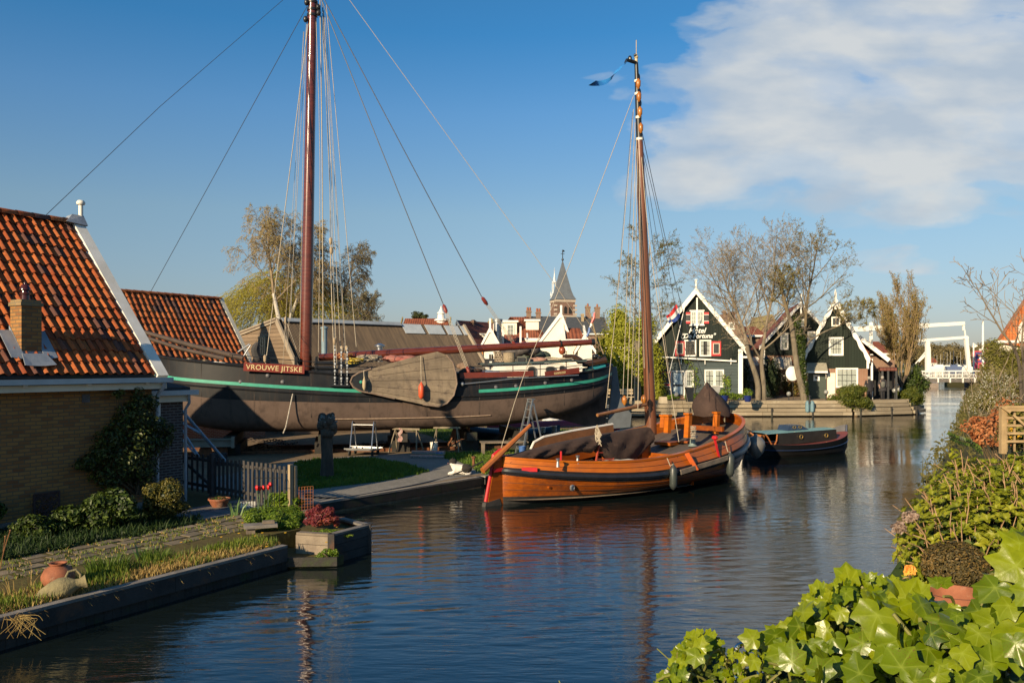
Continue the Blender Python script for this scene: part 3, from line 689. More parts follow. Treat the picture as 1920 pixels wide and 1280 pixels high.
def foliage(m,blobs,n,size,w=.6,lo=.7,hi=1.08,up=.1,zmin=-9):
 for p,nn in blobpts(blobs,n,lo,hi):
  if p.z<zmin:continue
  m.leaf(p,nn+V((U(-.7,.7),U(-.7,.7),U(-.4,.7)+up)),size*U(.6,1.3),w)
def core(m,blobs,k=.72):
 for c,r in blobs:
  rows=[]
  for i in range(7):
   t=math.pi*i/6;rows.append([V(c)+V((r[0]*math.sin(t)*math.cos(q),r[1]*math.sin(t)*math.sin(q),-r[2]*math.cos(t)))*k*U(.75,1.1)for q in[j*math.pi/5 for j in range(10)]])
  m.grid(rows,0.,True)
def lumps(c,r,n,k=.5,flat=1.):
 c=V(c);o=[(c,V(r)*.7)];n=int(n*1.4)
 for i in range(n):
  z=U(-.5,1);q=U(0,6.28);s=math.sqrt(max(0,1-z*z));p=c+V((s*math.cos(q)*r[0],s*math.sin(q)*r[1],z*r[2]*flat))*U(.5,.95)
  o.append((p,V((r[0]*U(.2,k),r[1]*U(.2,k),r[2]*U(.2,k*1.15)))))
 return o
def shrub(name,label,cat,blobs,n,size,mt,stems=6,base=None,group=None,w=.6,up=.1,corem=None,zmin=None,cores=True,lo=.7):
 c0=base or V((sum(b[0][0]for b in blobs)/len(blobs),sum(b[0][1]for b in blobs)/len(blobs),min(b[0][2]-b[1][2]*.8 for b in blobs)))
 t=thing(name,label,cat,c0,0,group)
 m=MB();foliage(m,blobs,n,size,w,up=up,zmin=zmin if zmin is not None else c0.z,lo=lo)
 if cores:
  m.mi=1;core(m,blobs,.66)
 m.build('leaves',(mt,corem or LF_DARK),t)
 m=MB()
 for i in range(stems):
  c,r=random.choice(blobs);e=V(c)+V((U(-1,1)*r[0],U(-1,1)*r[1],U(0,1)*r[2]))*.7;s=c0+V((U(-.12,.12),U(-.12,.12),0))
  mid=(s+e)/2+V((U(-.1,.1),U(-.1,.1),.05));m.tube(cubic([s,mid,e],4),[.018-.0014*k for k in range(9)],5)
 m.build('stems',STEM,t);return t
def hw(px,py,off=.15):return onplane(px,py,fh@V((0,-off,0)),DN)
bl=[]
for px,py,r in((262,755,.22),(282,752,.18),(242,775,.28),(268,790,.35),(228,800,.3),(250,825,.42),(205,822,.3),(275,835,.32),(232,862,.5),(190,850,.3),(262,880,.42),(200,890,.35),(165,868,.2),(150,872,.14),(298,800,.24),(312,805,.18),(318,820,.13),(305,830,.2),(222,738,.12),(258,735,.13)):
 p=hw(px,py,.22);bl.append((p,V((r,r,r*.9))))
shrub('climbing_rose','dark leafy climbing rose covering the brick wall and downpipe corner','climber',bl,5200,.085,LF_ROSE,26,hw(255,918,.25)-V((0,0,.1)),lo=.45,cores=False)
def gp(px,py,z=ZG):return G(px,py,z)
shrub('garden_shrub','dark green shrub with large leaves below the brick wall','shrub',lumps(gp(175,1002)+V((0,.2,.38)),(.62,.45,.42),9)+[(gp(205,995)+V((0,0,.5)),(.3,.3,.3))],2400,.10,LF_DARK,8)
shrub('rusty_shrub','rounded rusty green shrub at the foot of the white downpipe','shrub',lumps(gp(300,985)+V((0,.3,.42)),(.52,.45,.45),9),3000,.06,LF_RUSTY,8)
shrub('low_shrub','low dark plant beside the leaning metal panel','shrub',lumps(gp(60,1015)+V((0,.2,.2)),(.5,.35,.26),6),1400,.07,LF_DARK,5)
shrub('edge_bush','green bush cut by the picture edge against the brick wall','shrub',lumps(hw(-14,960,.3),(.3,.3,.3),5),600,.08,LF_DARK,5,hw(-14,1000,.3))
m=MB()
for i in range(34000):
 px,py=U(-60,380),U(955,1090);p=gp(px,py);w_=(p-fh@V((0,0,0))).dot(DN)
 if w_<.03 or w_>2.15+.35*mnoise.noise(p*1.5)or(px>330 and w_<1.6):continue
 if rnd()<.7:m.leaf(p+V((0,0,U(.02,.15)*max(.35,1.2-w_*.45))),V((U(-.6,.6),U(-.8,.2),U(.2,1))),U(.04,.09),.6)
 else:m.blade(p,U(.08,.24),U(.006,.014),(U(-.1,.1),U(-.1,.1)))
tag(m.build('ground_cover',leafm('ground_cover_leaves',(.010,.025,.005),(.022,.05,.009),(.05,.09,.015),.6,.3)),'dark low ground cover along the foot of the brick wall','ground cover',kind='stuff')
ea,eb=V((-9.5,4.72,0))*KG,V((-3.84,14.53,0))*KG
m=MB()
for i in range(12000):
 t=U(.35,1.0);wd=U(.12,.95)*(1 if t<.9 else .9);p=ea.lerp(eb,t)-DN*wd+V((0,0,ZG-.01))
 g=mnoise.noise(p*1.1)
 dry=(g+U(-.35,.35)+.22-wd*.5)>0
 m.mi=1 if dry else 0
 m.blade(p,U(.04,.13)if dry else U(.06,.2),U(.006,.012),(U(-.05,.05),U(-.05,.05)))
for i in range(5200):
 p=V((-6.85,12.5,0))*KG+mm@V((U(-3.4,6),U(.15,1.75),0));p.z=ZG
 if mnoise.noise(p*2.2)<-.12:continue
 m.mi=1 if rnd()<.2 else 0;m.blade(p,U(.02,.075),U(.006,.012),(U(-.04,.04),U(-.04,.04)))
tag(m.build('grass',(GR,GRDRY)),'sunlit tufts of grass and dry stubble along the timber edging','grass',kind='stuff')
def tuft(name,label,c,n,h,wd,spread,mt,cat='plant',group=None):
 m=MB();c=V(c)
 for i in range(n):
  q=U(0,6.28);s=rnd()**.5*spread;d=V((math.cos(q),math.sin(q),0));hh=h*U(.6,1.1)
  ln=d*(hh*U(.1,.55));m.blade(c+d*s,hh,wd*U(.7,1.2),(ln.x,ln.y))
 o=m.build(name,mt);return tag(o,label,cat,group)
tuft('grass_clump','lush dark green clump of strappy leaves beside the terracotta jar',gp(205,1075),260,.30,.010,.30,leafm('clump_blades',(.04,.08,.01),(.08,.14,.015),(.16,.22,.025),.5,.35))
tuft('grass_clump','second strappy green clump, behind the broad iris leaves',gp(290,1052),180,.24,.009,.26,MATS['clump_blades'])
m=MB()
for i in range(420):
 t=U(.36,1.0)
 if mnoise.noise(V((t*30,4,0)))<.05:continue
 p=ea.lerp(eb,t)-DN*.02+V((0,0,ZG));l=DN*U(.05,.18);m.blade(p,U(-.16,.06),.007,(l.x,l.y))
for k in range(38):
 p=G(U(0,46),U(1150,1160),ZG)+DN*.04;m.tube(cubic([p,p+DN*U(.05,.14)+V((U(-.1,.1),0,U(-.05,.04))),p+DN*U(.08,.16)+V((U(-.2,.2),0,U(-.26,-.05)))],4),.0028,4)
tag(m.build('hanging_weeds',GRDRY),'dry weeds and roots hanging over the timber edging','weeds',kind='stuff')
tuft('iris_plant','two broad pale iris leaves standing in the garden grass',gp(262,1048),5,.30,.032,.07,IRIS)
tuft('iris_plant','upright pale green iris blades left of the planter herbs',gp(440,968),16,.36,.020,.2,IRIS)
tuft('dry_stalks','bare dry stalks by the garden jar',gp(55,1112),40,.30,.006,.5,GRDRY)
m=MB();st=gp(0,1068);m.tube(cubic([st,st+V((.06,0,.3)),st+V((.16,0,.62))],4),.008,5);m.tube([st+V((.05,0,.3)),st+V((.08,0,.52))],.006,5);m.ball(st+V((.165,0,.63)),.016);m.ball(st+V((.085,0,.535)),.016)
tag(m.build('seed_stalk',mat('seed_stalk',(.22,.10,.04),(.15,.07,.03),8.)),'tall brown seed stalk with two round heads, at the left picture edge','plant')
shrub('herb_bed','bright green mound of herbs between tulips and planter box','plant',lumps(gp(510,985)+V((0,.2,.12)),(.62,.75,.30),12,.45,.6),5200,.065,LF_BRIGHT,4,corem=GR,w=.4)
shrub('comfrey_plant','broad leaved light green plant below the fence post','plant',lumps(gp(535,955)+V((0,.1,.2)),(.40,.3,.22),6),700,.16,LF_BRIGHT,4,corem=GR)
shrub('red_shrub','purple red and orange shrub growing in the planter box','shrub',lumps(G(600,990,.5)+V((0,.15,.16)),(.33,.3,.22),10,.45),2600,.055,LF_RED,6,corem=LF_RED,w=.4)
shrub('groundcover_plant','low green plant with yellow flowers at the front of the planter box','plant',lumps(V((-3.45,16.2,.47)),(.42,.30,.06),9,.4),1300,.045,LF_BRIGHT,2,corem=GR)
shrub('step_plant','small green plant sprawling over the timber landing step','plant',lumps(V((-3.4,15.6,.20)),(.22,.14,.12),6),700,.05,LF_BRIGHT,2,corem=GR)
YEL=mat('yellow_petals',(.75,.45,.02),(.62,.34,.02),rough=.6)
m=MB()
for px,py in((492,1004),(478,1010),(462,977),(455,985),(415,1012),(530,962),(632,993),(612,1022),(535,1004),(520,995),(295,1060),(305,1058),(405,1000),(448,1005),(500,1030),(340,1022)):
 p=gp(px,py)+V((0,0,.05));m.lathe([(.001,0),(.022,.006),(.026,.014),(.001,.01)],p,7)
tag(m.build('yellow_flowers',YEL),'scattered small yellow flowers in the garden grass','flowers',kind='stuff')
TUL=mat('tulip_petals',(.72,.012,.012),(.60,.01,.01),rough=.5);TG=mat('tulip_leaf',(.07,.13,.05),(.05,.10,.04),rough=.5)
labs=['lowest tulip, leftmost of the red row','second red tulip from the left, close beside the first','middle red tulip of the row before the fence','fourth red tulip, just below the tallest one','tallest red tulip, at the right end of the row',]
for i,(px,py)in enumerate(((482,917),(487,918),(494,917),(503,916),(507,911))):
 b=P(px,py,17.5+.06*i);g=V((b.x+U(-.08,.02),b.y,ZG));t=thing('tulip',labs[i],'tulip',g,0,'red tulips by the picket fence')
 m=MB();m.tube(cubic([g,g.lerp(b,.6)+V((.02,0,0)),b],4),.008,6);m.build('stem',TG,t)
 m=MB()
 for k in range(3):
  q=U(0,6.28);d=V((math.cos(q),math.sin(q),0));rows=[]
  for j in range(5):f=j/4;wv=.028*math.sin(math.pi*(.15+.85*f))+.002;c=g+d*(.16*f**1.5)+V((0,0,.28*f));s=V((-d.y,d.x,0));rows.append([c-s*wv,c+d*.008,c+s*wv])
  m.grid(rows)
 m.build('leaves',TG,t,True)
 m=MB()
 for k in range(6):
  q=k*1.047;d=V((math.cos(q),math.sin(q),0));s=V((-d.y,d.x,0));rows=[]
  for j in range(6):f=j/5;rr=.042*math.sin(math.pi*(.1+.72*f));ww=.030*math.sin(math.pi*min(1,.12+.86*f))+.001;c=b+d*(rr if k%2 else rr*.85)+V((0,0,-.02+.10*f));rows.append([c-s*ww-d*.012,c,c+s*ww-d*.012])
  m.grid(rows)
 m.build('petals',TUL,t,True)
p0=gp(109,1105);t=thing('terracotta_jar','round terracotta jar with an open neck on the garden edge','jar',p0)
m=MB();m.lathe([(.10,0),(.17,.05),(.225,.16),(.225,.22),(.18,.31),(.10,.355),(.085,.37),(.10,.39),(.125,.395),(.12,.375),(.09,.36),(.08,.30)],p0,24,cap=False);m.build('body',TERRA,t,True)
p1=gp(122,1116)+V((.0,-.12,.13));t=thing('stone_amphora','lichen covered stone amphora lying on its side before the terracotta jar','jar',p1-V((0,0,.13)),0)
mr=Euler((R(-14),R(78),R(14))).to_matrix()
STONE2=mat('lichen_stone',(.24,.20,.10),(.15,.13,.075),7.,.95,.7,25.,c3=(.30,.27,.12))
m=MB();m.lathe([(.015,-.30),(.06,-.26),(.12,-.13),(.155,.0),(.14,.10),(.08,.19),(.065,.25),(.09,.31),(.10,.33),(.085,.33),(.05,.24)],p1,20,cap=False,m=mr);m.build('body',STONE2,t,True)
m=MB();m.tube([p1+mr@V(q)for q in((-.13,.0,.09),(-.20,.0,.14),(-.20,0,.24),(-.12,0,.28),(-.07,0,.27))],.018,8);m.build('handle',STONE2,t,True)
p2=gp(411,952);t=thing('terracotta_bowl','wide terracotta bowl planter in the shade by the garden gate','pot',p2)
m=MB();m.lathe([(.13,0),(.19,.10),(.225,.19),(.245,.19),(.245,.225),(.22,.225),(.205,.19),(.02,.18)],p2,22,cap=False);m.build('bowl',TERRA,t,True)
m=MB();foliage(m,[(p2+V((0,0,.19)),V((.18,.18,.07)))],220,.05);m.build('plant',LF_DARK,t)
ga,gb,gc=P(338,905,22.2),P(398,905,21.2),P(540,905,19.2)
def picket(name,label,a,b,hgt,n,cat,brace=False,posts=True):
 a=V((a.x,a.y,ZG));b=V((b.x,b.y,ZG));d=(b-a).normalized();L=(b-a).length;nn=V((d.y,-d.x,0));t=thing(name,label,cat,a,0)
 for i in range(n):
  x=L*(i+.5)/n;m=MB();m.bar(a+d*x+nn*.03+V((0,0,.06)),a+d*x+nn*.03+V((0,0,hgt+U(-.015,.015))),.085,.018,up=nn);m.build('picket',PKT,t)
 for z in(.22,hgt-.13):
  m=MB();m.bar(a+V((0,0,z)),b+V((0,0,z)),.04,.075);m.build('rail',PKT,t)
 if brace:
  m=MB();m.bar(a+d*.08+V((0,0,hgt-.2)),b-d*.08+V((0,0,.26)),.035,.07);m.build('brace',PKT,t)
 if posts:
  m=MB();m.bar(b+V((0,0,0)),b+V((0,0,hgt+.06)),.1,.1,up=nn);m.build('post',PKT,t)
 return t
PKT=mat('grey_picket',(.055,.050,.050),(.032,.03,.03),3.,.85,.3,20.,stretch=(3,3,1))
picket('garden_gate','low grey picket gate with a diagonal brace beside the annex',ga,gb,1.0,6,'gate',True)
picket('picket_fence','dark grey picket fence between the gate and the pale end post',gb+(gc-gb).normalized()*.1,gc,.98,17,'fence',posts=False)
pe=V((gc.x+.07,gc.y-.05,ZG));m=MB();m.box(pe+V((0,0,.5)),(.10,.07,1.05),(0,0,1.0));m.box(pe+V((.075,.1,.48)),(.07,.07,1.0),(0,0,1.0));tag(m.build('fence_post',mat('pale_post',(.38,.29,.18),(.27,.20,.12),3.,.8,.3,18.,stretch=(3,3,.6))),'pale sunlit timber post at the canal end of the picket fence','post')
t=thing('mesh_panel','small rusty wire mesh panel fixed at the quay corner by the post','panel',pe+V((.2,.2,0)));m=MB()
ma=pe+V((.16,.12,-.35));d=(V((.9,.45,0))).normalized()*.32
for i in range(6):m.tube([ma+d*i/5,ma+d*i/5+V((0,0,.85))],.006,4)
for i in range(14):m.tube([ma+V((0,0,.85*i/13)),ma+d+V((0,0,.85*i/13))],.006,4)
m.build('mesh',mat('orange_rust',(.32,.11,.035),(.2,.07,.03),9.,.9),t)
t=thing('iron_trellis','low black iron trellis of hooped rods behind the tulips','trellis',V((P(500,900,18.2).x,18.2,ZG)));m=MB();q0=fr(t).translation;d=(gc-gb).normalized()
for i in range(4):
 c=q0+d*(i*.26-.5);m.tube([c+V((0,0,0)),c+V((0,0,.95))]+[c+d*(.09-.09*math.cos(R(a)))+V((0,0,.95+.12*math.sin(R(a))))for a in range(30,180,30)]+[c+d*.18+V((0,0,.95)),c+d*.18],.008,5)
for z in(.25,.85):m.tube([q0-d*.52+V((0,0,z)),q0+d*.5+V((0,0,z))],.007,5)
m.build('rods',BLACK,t)
t=thing('border_fence','tiny white picket edging beside the tulips','fence',gp(462,955));m=MB();q0=gp(452,955);d=V((.8,.5,0)).normalized()
for i in range(6):m.box(q0+d*i*.06+V((0,0,.08)),(.035,.012,.18-.02*(i%2)),(0,0,.55))
m.bar(q0+V((0,.01,.06)),q0+d*.32+V((0,.01,.06)),.012,.02);m.build('pickets',WHITE,t)
t=thing('timber_slab','weathered timber slab on blocks beside the herb bed','slab',gp(490,1005));q0=gp(500,998);m=MB()
m.box(q0+V((-.12,0,.14)),(.62,.3,.06),(0,0,.35));m.build('slab',GREYB,t);m=MB();m.box(q0+V((-.3,-.05,.05)),(.16,.2,.12),(0,0,.35));m.box(q0+V((.02,.05,.2)),(.22,.12,.05),(0,0,.35));m.build('block',OLDW,t)
def inpoly(x,y,pl):
 c=False;j=len(pl)-1
 for i in range(len(pl)):
  a,b=pl[i],pl[j]
  if(a[1]>y)!=(b[1]>y)and x<(b[0]-a[0])*(y-a[1])/(b[1]-a[1])+a[0]:c=not c
  j=i
 return c
m=MB()
for pl,n in((LAWN,15000),(LAWN2,7000),(LAWN3,8000)):
 xs=[p[0]for p in pl];ys_=[p[1]for p in pl];k=0
 while k<n:
  x,y=U(min(xs),max(xs)),U(min(ys_),max(ys_));k+=1
  if inpoly(x+.22*mnoise.noise(V((x*2,y*2,0)))+U(-.08,.08),y+.25*mnoise.noise(V((x*2,y*2,9)))+U(-.08,.08),pl):
   g=mnoise.noise(V((x*.8,y*.8,3)));m.blade(V((x,y,ZY+.004)),U(.04,.10)*(1+.6*g),U(.012,.022),(U(-.05,.05),U(-.05,.05)),min(1,max(0,rnd()*.5+.25+g*.5)))
tag(m.build('lawn_grass',GRLAWN),'mown grass of the shipyard lawn and bank','grass',kind='stuff')
b=G(613,893,ZY);t=thing('pollard_willow','pollarded willow with a knobbly bare head on the shipyard lawn','tree',b)
m=MB();pts=[b+V((0,0,-.1)),b+V((.0,0,.1)),b+V((.01,0,.5)),b+V((-.01,0,1.0)),b+V((.0,0,1.35)),b+V((.02,0,1.55))]
m.tube(cubic(pts,4),[interp([(0,.26),(.15,.21),(.5,.17),(.8,.185),(1,.22)],i/20)for i in range(21)],14);m.build('trunk',BARK,t,True)
m=MB();hd=b+V((.02,0,1.62))
for i in range(34):
 q=U(0,6.28);z=U(-.32,.24);rr=(.24 if z<0 else .22)*math.sqrt(max(.2,1-(z/.42)**2));m.ball(hd+V((math.cos(q)*rr*.8,math.sin(q)*rr*.8,z)),U(.07,.15),6,U(.8,1.2))
m.build('head',BARK,t,True)
m=MB();GREYCUT=mat('grey_cut_wood',(.26,.25,.23),(.15,.145,.13),9.,.9)
for i in range(40):
 q=U(0,6.28);d=V((math.cos(q),math.sin(q),U(.1,1.2))).normalized();p=hd+V((d.x*.2,d.y*.2,d.z*.2));m.tube([p,p+d*U(.06,.13)],[.022,.026],6)
m.build('cut_stubs',GREYCUT,t)
b=G(682,853,ZY);t=thing('steel_trolley','low silver steel trolley with two A shaped uprights on black castors','trolley',b,R(-12));ft=fr(t)
m=MB(ft);m.b2((-.55,-.35,.20),(.55,.35,.25));m.b2((-.62,-.39,.235),(.62,-.33,.285));m.b2((-.62,.33,.235),(.62,.39,.285));m.build('platform',ALU,t)
for x in(-.42,.42):
 m=MB(ft);m.tube([(x,-.30,.25),(x,-.09,1.18),(x,-.05,1.25),(x,.05,1.25),(x,.09,1.18),(x,.30,.25)],.024,8);m.build('upright',ALU,t,True)
m=MB(ft)
for z,y in((1.14,-.08),(.36,-.28)):m.tube([(-.42,y,z),(.42,y,z)],.018,7)
m.build('crossbar',ALU,t)
for x in(-.45,.45):
 for y in(-.28,.28):
  m=MB(ft);m.tube([(x-.025,y,.095),(x+.025,y,.095)],.092,14);m.b2((x-.035,y-.02,.1),(x+.035,y+.02,.2));m.build('castor',TIRE,t)
TR=mat('trestle_timber',(.27,.22,.15),(.16,.13,.09),4.,.85,.3,rv=.2)
def trestle(label,px,py,rz,wdt,hgt):
 b=G(px,py,ZY);t=thing('trestle',label,'trestle',b,rz,'trestles on the slipway');f=fr(t)
 m=MB(f);m.b2((-wdt/2,-.05,hgt-.05),(wdt/2,.05,hgt+.02));m.build('beam',TR,t)
 for s in(-1,1):
  for q in(-1,1):
   m=MB(f);m.bar((s*(wdt/2-.13),q*.03,hgt-.04),(s*(wdt/2+.02),q*.34,0),.05,.035,up=V((1,0,0)));m.build('leg',TR,t)
 return t
trestle('timber trestle with a rag hung on it, left of the pair',762,850,R(-20),1.15,.95)
trestle('timber trestle with steel capped legs, nearest the paint bucket',838,848,R(-8),1.05,.97)
b=G(770,850,ZY);m=MB();f=Matrix.Translation(b);m.M=f
m.grid([[V((-.36+.05*math.sin(j*2+i)+.13*i/5-.06,-.34+.03*math.sin(j*3.+i*2),.99-.085*j))for i in range(6)]for j in range(7)]);tag(m.build('rag',mat('striped_rag',(.40,.36,.32),(.34,.12,.10),9.,.9),None,True),'rag with red marks hanging over the left trestle','rag')
b=G(814,846,ZY);t=thing('paint_bucket','white plastic bucket standing under the right trestle','bucket',b);m=MB();m.lathe([(.13,0),(.155,.34),(.165,.34),(.165,.37),(.15,.37),(.14,.05)],b,18);m.build('body',WHITE,t,True);m=MB();m.tube([b+V((.16*math.cos(R(a)),-.02-.1*math.sin(R(a)),.33-.12*math.sin(R(a))))for a in range(0,181,20)],.006,5);m.build('handle',STEEL,t)
b=G(862,842,ZY);t=thing('cradle_frame','rusty angle iron cradle frame beside the trestles','frame',b,R(10));f=fr(t)
m=MB(f)
for y in(-.2,.2):
 for a_,c_ in(((-.45,y,.1),(-.2,y,.9)),((-.2,y,.9),(.45,y,.92)),((.36,y,.05),(.36,y,.92)),((-.2,y,.2),(-.2,y,.9)),((-.45,y,.2),(.4,y,.55)),((-.5,y,.1),(.45,y,.1))):m.bar(a_,c_,.055,.05)
for x,z in((-.2,.9),(.36,.9),(.36,.1),(-.45,.1)):m.bar((x,-.2,z),(x,.2,z),.05,.05)
m.build('frame',mat('frame_rust',(.26,.105,.045),(.15,.06,.03),7.,.85,.3),t)
m=MB(f);m.b2((-.3,-.16,.14),(.42,.16,.34));m.build('crate',OLDW,t)
for i,(dz,dy,lab)in enumerate(((.06,-.12,'lower aluminium profile lying on the grass edge'),(.20,.04,'upper ribbed aluminium profile with a blue sticker'))):
 b=G(803,858,ZY);f=Matrix.Translation(b)@Matrix.Rotation(R(-10),4,'Z');t=thing('aluminium_profile',lab,'profile',b,R(-10));m=MB(fr(t))
 m.prism([(-.62,dy-.07,dz-.055),(-.62,dy-.08,dz+.02),(-.62,dy-.03,dz+.055),(-.62,dy+.08,dz+.055),(-.62,dy+.08,dz-.055)],(1.24,0,0))
 for z in(-.02,.0):m.b2((-.62,dy-.085,dz+z-.004),(.62,dy-.076,dz+z+.004))
 m.build('beam',ALU,t)
 if i:m=MB(fr(t));m.b2((.30,dy-.0875,dz-.03),(.55,dy-.0805,dz+.01));m.build('sticker',BLUEP,t)
def ladder(label,px,py,hgt,rz,w_=.42,n_=7,mt=None):
 b=G(px,py,ZY);t=thing('step_ladder',label,'ladder',b,rz,'aluminium step ladders');f=fr(t);mt=mt or STEEL
 for s in(-1,1):
  m=MB(f);m.bar((s*w_/2,-.30,0),(s*w_*.32,.25,hgt),.045,.07,up=V((0,1,0)));m.build('stile',mt,t)
  m=MB(f);m.bar((s*w_/2,.75,0),(s*w_*.32,.28,hgt*.93),.04,.05,up=V((0,1,0)));m.build('rear_leg',mt,t)
 for i in range(n_):
  k=(i+.7)/n_;m=MB(f);m.box((0,-.30+.55*k,hgt*k),(w_*(1-.36*k)*.98,.10,.03));m.build('tread',mt,t)
 m=MB(f);m.box((0,.27,hgt+.01),(w_*.8,.16,.04));m.build('top',mt,t)
ladder('tall aluminium step ladder leaning before the stern of the black barge',985,850,2.05,R(-55))
ladder('short aluminium step ladder under the stern overhang, behind the sailing boat',1138,800,1.15,R(-40),.45,4)
def small_boat(name,label,px,py,z,L,B,D_,rz,mt,flip=False,cat='boat',inner=None,up_=0.):
 b=G(px,py,z);t=thing(name,label,cat,b,rz);f=fr(t);rows=[];n_=16
 for i in range(n_+1):
  s=i/n_;x=(s-.5)*L;hb=B/2*max(.02,1-abs(2*s-1)**2.6)**.7;sh=D_*(1+.35*abs(2*s-1)**2);row=[]
  for j in range(9):
   q=math.pi*j/8;row.append(V((x,-hb*math.cos(q),(sh-sh*math.sin(q)**.6)if not flip else sh*math.sin(q)**.6)))
  rows.append(row)
 m=MB(f);m.grid(rows);m.build('hull',mt,t,True)
 m=MB(f);e=[r[0]for r in rows];e2=[r[-1]for r in rows];m.tube(e,.03,5);m.tube(e2,.03,5)
 if not flip:
  for s in(.35,.6):i=int(s*n_);m.bar(rows[i][0]-V((0,0,.08)),rows[i][-1]-V((0,0,.08)),.2,.03)
 m.build('gunwale',inner or OLDW,t);return t
small_boat('red_kayak','long red canoe lying upturned on timber behind the barge',1010,800,ZY+.3,5.2,.7,.3,R(14),mat('kayak_red',(.42,.03,.05),(.30,.025,.04),3.,.4),True)
small_boat('black_rowboat','black rowing boat upturned on the slip below the barge',965,822,ZY,4.2,1.4,.45,R(8),BLACK,True)
t=thing('timber_pile','stack of old planks under the red canoe','planks',G(1000,802,ZY),R(14));f=fr(t)
for i in range(5):m=MB(f);m.box((U(-.3,.3),-.3+.14*i,.1+.1*(i%2)),(4.2+U(-.6,.4),.13,.1),(0,0,U(-.03,.03)));m.build('plank',OLDW,t)
t=thing('work_table','low timber work table with pots on the grass','table',G(945,850,ZY),R(8));f=fr(t);m=MB(f);m.b2((-.9,-.3,.42),(.9,.3,.47));m.build('top',OLDW,t)
for x in(-.8,.8):
 for y in(-.25,.25):m=MB(f);m.b2((x-.04,y-.04,0),(x+.04,y+.04,.42));m.build('leg',OLDW,t)
for i,(px,py,h_,lab,mt)in enumerate(((1039,806,.28,'steel pot on the bank behind the orange boat',STEEL),(1018,806,.2,'small white tub beside the steel pot',WHITE),(979,842,.18,'blue and white paint tin on the work table end',BLUEP))):
 b=G(px,py+5,ZY+.3);m=MB();m.lathe([(.11,0),(.12,h_),(.13,h_),(.13,h_+.03),(.11,h_+.03),(.10,.02)],b,14);tag(m.build('paint_tin',mt,None,True),lab,'tin')
b=G(1033,795,ZY+.2);m=MB();m.lathe([(.35,0),(.38,.12),(.32,.26),(.15,.32),(.01,.33)],b,14,sx=1.4);tag(m.build('white_buoy',WHITE,None,True),'white dinghy buoy beside the red canoe','buoy')
for px,py,lab in((1075,797,'pink red float left of the barge skeg'),(1118,800,'pink red float under the rudder'),(1148,806,'pink red float nearest the orange boat')):
 b=G(px,py,ZY+.1);m=MB();m.lathe([(.05,-.05),(.24,.02),(.30,.14),(.22,.27),(.06,.33),(.04,.38)],b,12,sx=1.5);tag(m.build('red_float',mat('float_red',(.50,.02,.09),(.40,.02,.06),3.,.4),None,True),lab,'float','pink floats behind the orange boat')
b=G(888,876,ZY);m=MB();m.lathe([(.05,0),(.04,.30),(.075,.31),(.075,.35),(.03,.37)],b,12);tag(m.build('mooring_post',RUST,None,True),'short rusty mooring post on the quay by the cat','mooring post')
a=G(578,933,ZY);m=MB();m.tube(cubic([a+V((0,0,.03)),G(640,934,ZY)+V((0,0,.02)),G(720,921,ZY)+V((0,0,.02)),G(800,905,ZY)+V((0,0,.02)),G(850,893,ZY)+V((0,0,.06)),P(905,865,23.2)],6),.022,6)
for k in range(8):m.tube([a+V((.08*math.cos(i*.8),.05*math.sin(i*.8),.02+k*.012))for i in range(9)],.02,5)
tag(m.build('mooring_rope',BLACK,None,True),'black mooring rope laid along the quay to the orange boat stern','rope')
b=G(860,889,ZY);t=thing('cat','white cat with black head and rump patches lying on the quay','cat',b,0);k=1.15
CATM=mat('white_fur',(.70,.66,.60),(.60,.56,.50),14.,.95)
def cv_(x,y,z):return b+V((x,y,z))*k
vs=[cv_(.05,0,.135),cv_(.17,.01,.125),cv_(.25,.02,.10),cv_(-.05,0,.155),cv_(-.11,-.01,.20),cv_(-.15,-.015,.27),cv_(-.18,-.02,.315),cv_(-.245,-.03,.295),cv_(-.10,-.07,.08),cv_(-.17,-.08,.04),cv_(-.29,-.09,.03),cv_(-.10,.06,.08),cv_(-.17,.06,.04),cv_(-.27,.06,.03),cv_(.20,-.09,.06),cv_(.09,-.11,.03),cv_(.33,.0,.05),cv_(.30,-.10,.03),cv_(.18,-.15,.025)]
es=[(0,1),(1,2),(0,3),(3,4),(4,5),(5,6),(6,7),(3,8),(8,9),(9,10),(3,11),(11,12),(12,13),(1,14),(14,15),(2,16),(16,17),(17,18)]
rs=[.145,.15,.10,.135,.10,.08,.095,.045,.055,.04,.036,.055,.04,.036,.08,.04,.035,.028,.024]
skin('body',vs,es,[r*k for r in rs],CATM,t)
BF=mat('black_fur',(.02,.018,.016),(.03,.025,.02),12.,.95)
m=MB()
for s in(-1,1):m.lathe([(.034,0),(.02,.045),(.002,.075)],cv_(-.165,-.015+s*.05,.385),8)
m.ball(cv_(-.155,-.008,.345),.122,9,.80);m.build('ears_and_cap',BF,t,True)
m=MB();m.ball(cv_(.20,-.01,.155),.185,10,.80);m.build('rump_patch',BF,t,True)
m=MB();m.ball(cv_(-.283,-.035,.30),.016,6);m.build('nose',mat('pink_nose',(.5,.2,.18),rough=.5),t)
def hull(M,xs,hb,levels,i0,i1,off=0.,mid=None):
 """strip of a hull between two levels; level = (z(x), width factor); both sides"""
 m=MB(M)
 for s in(-1,1):
  rows=[]
  for x in xs:
   row=[]
   for k in range(i0,i1+1):
    zf,wf=levels[k];row.append(V((x,s*(hb(x)*(wf(x)if callable(wf)else wf)+off),zf(x))))
   rows.append(row[::-s])
  m.grid(rows)
 return m
SK=1.125
th=R(12);BG=thing('sailing_barge','large black hulled flat bottomed sailing barge with a green stripe, hauled out on the slip','sailing barge',(-12.1*SK,28.9*SK,H+SK*(ZY-H)),th);fb=fr(BG)@Matrix.Scale(SK,4)
ZB=-ZY
L_=16.2
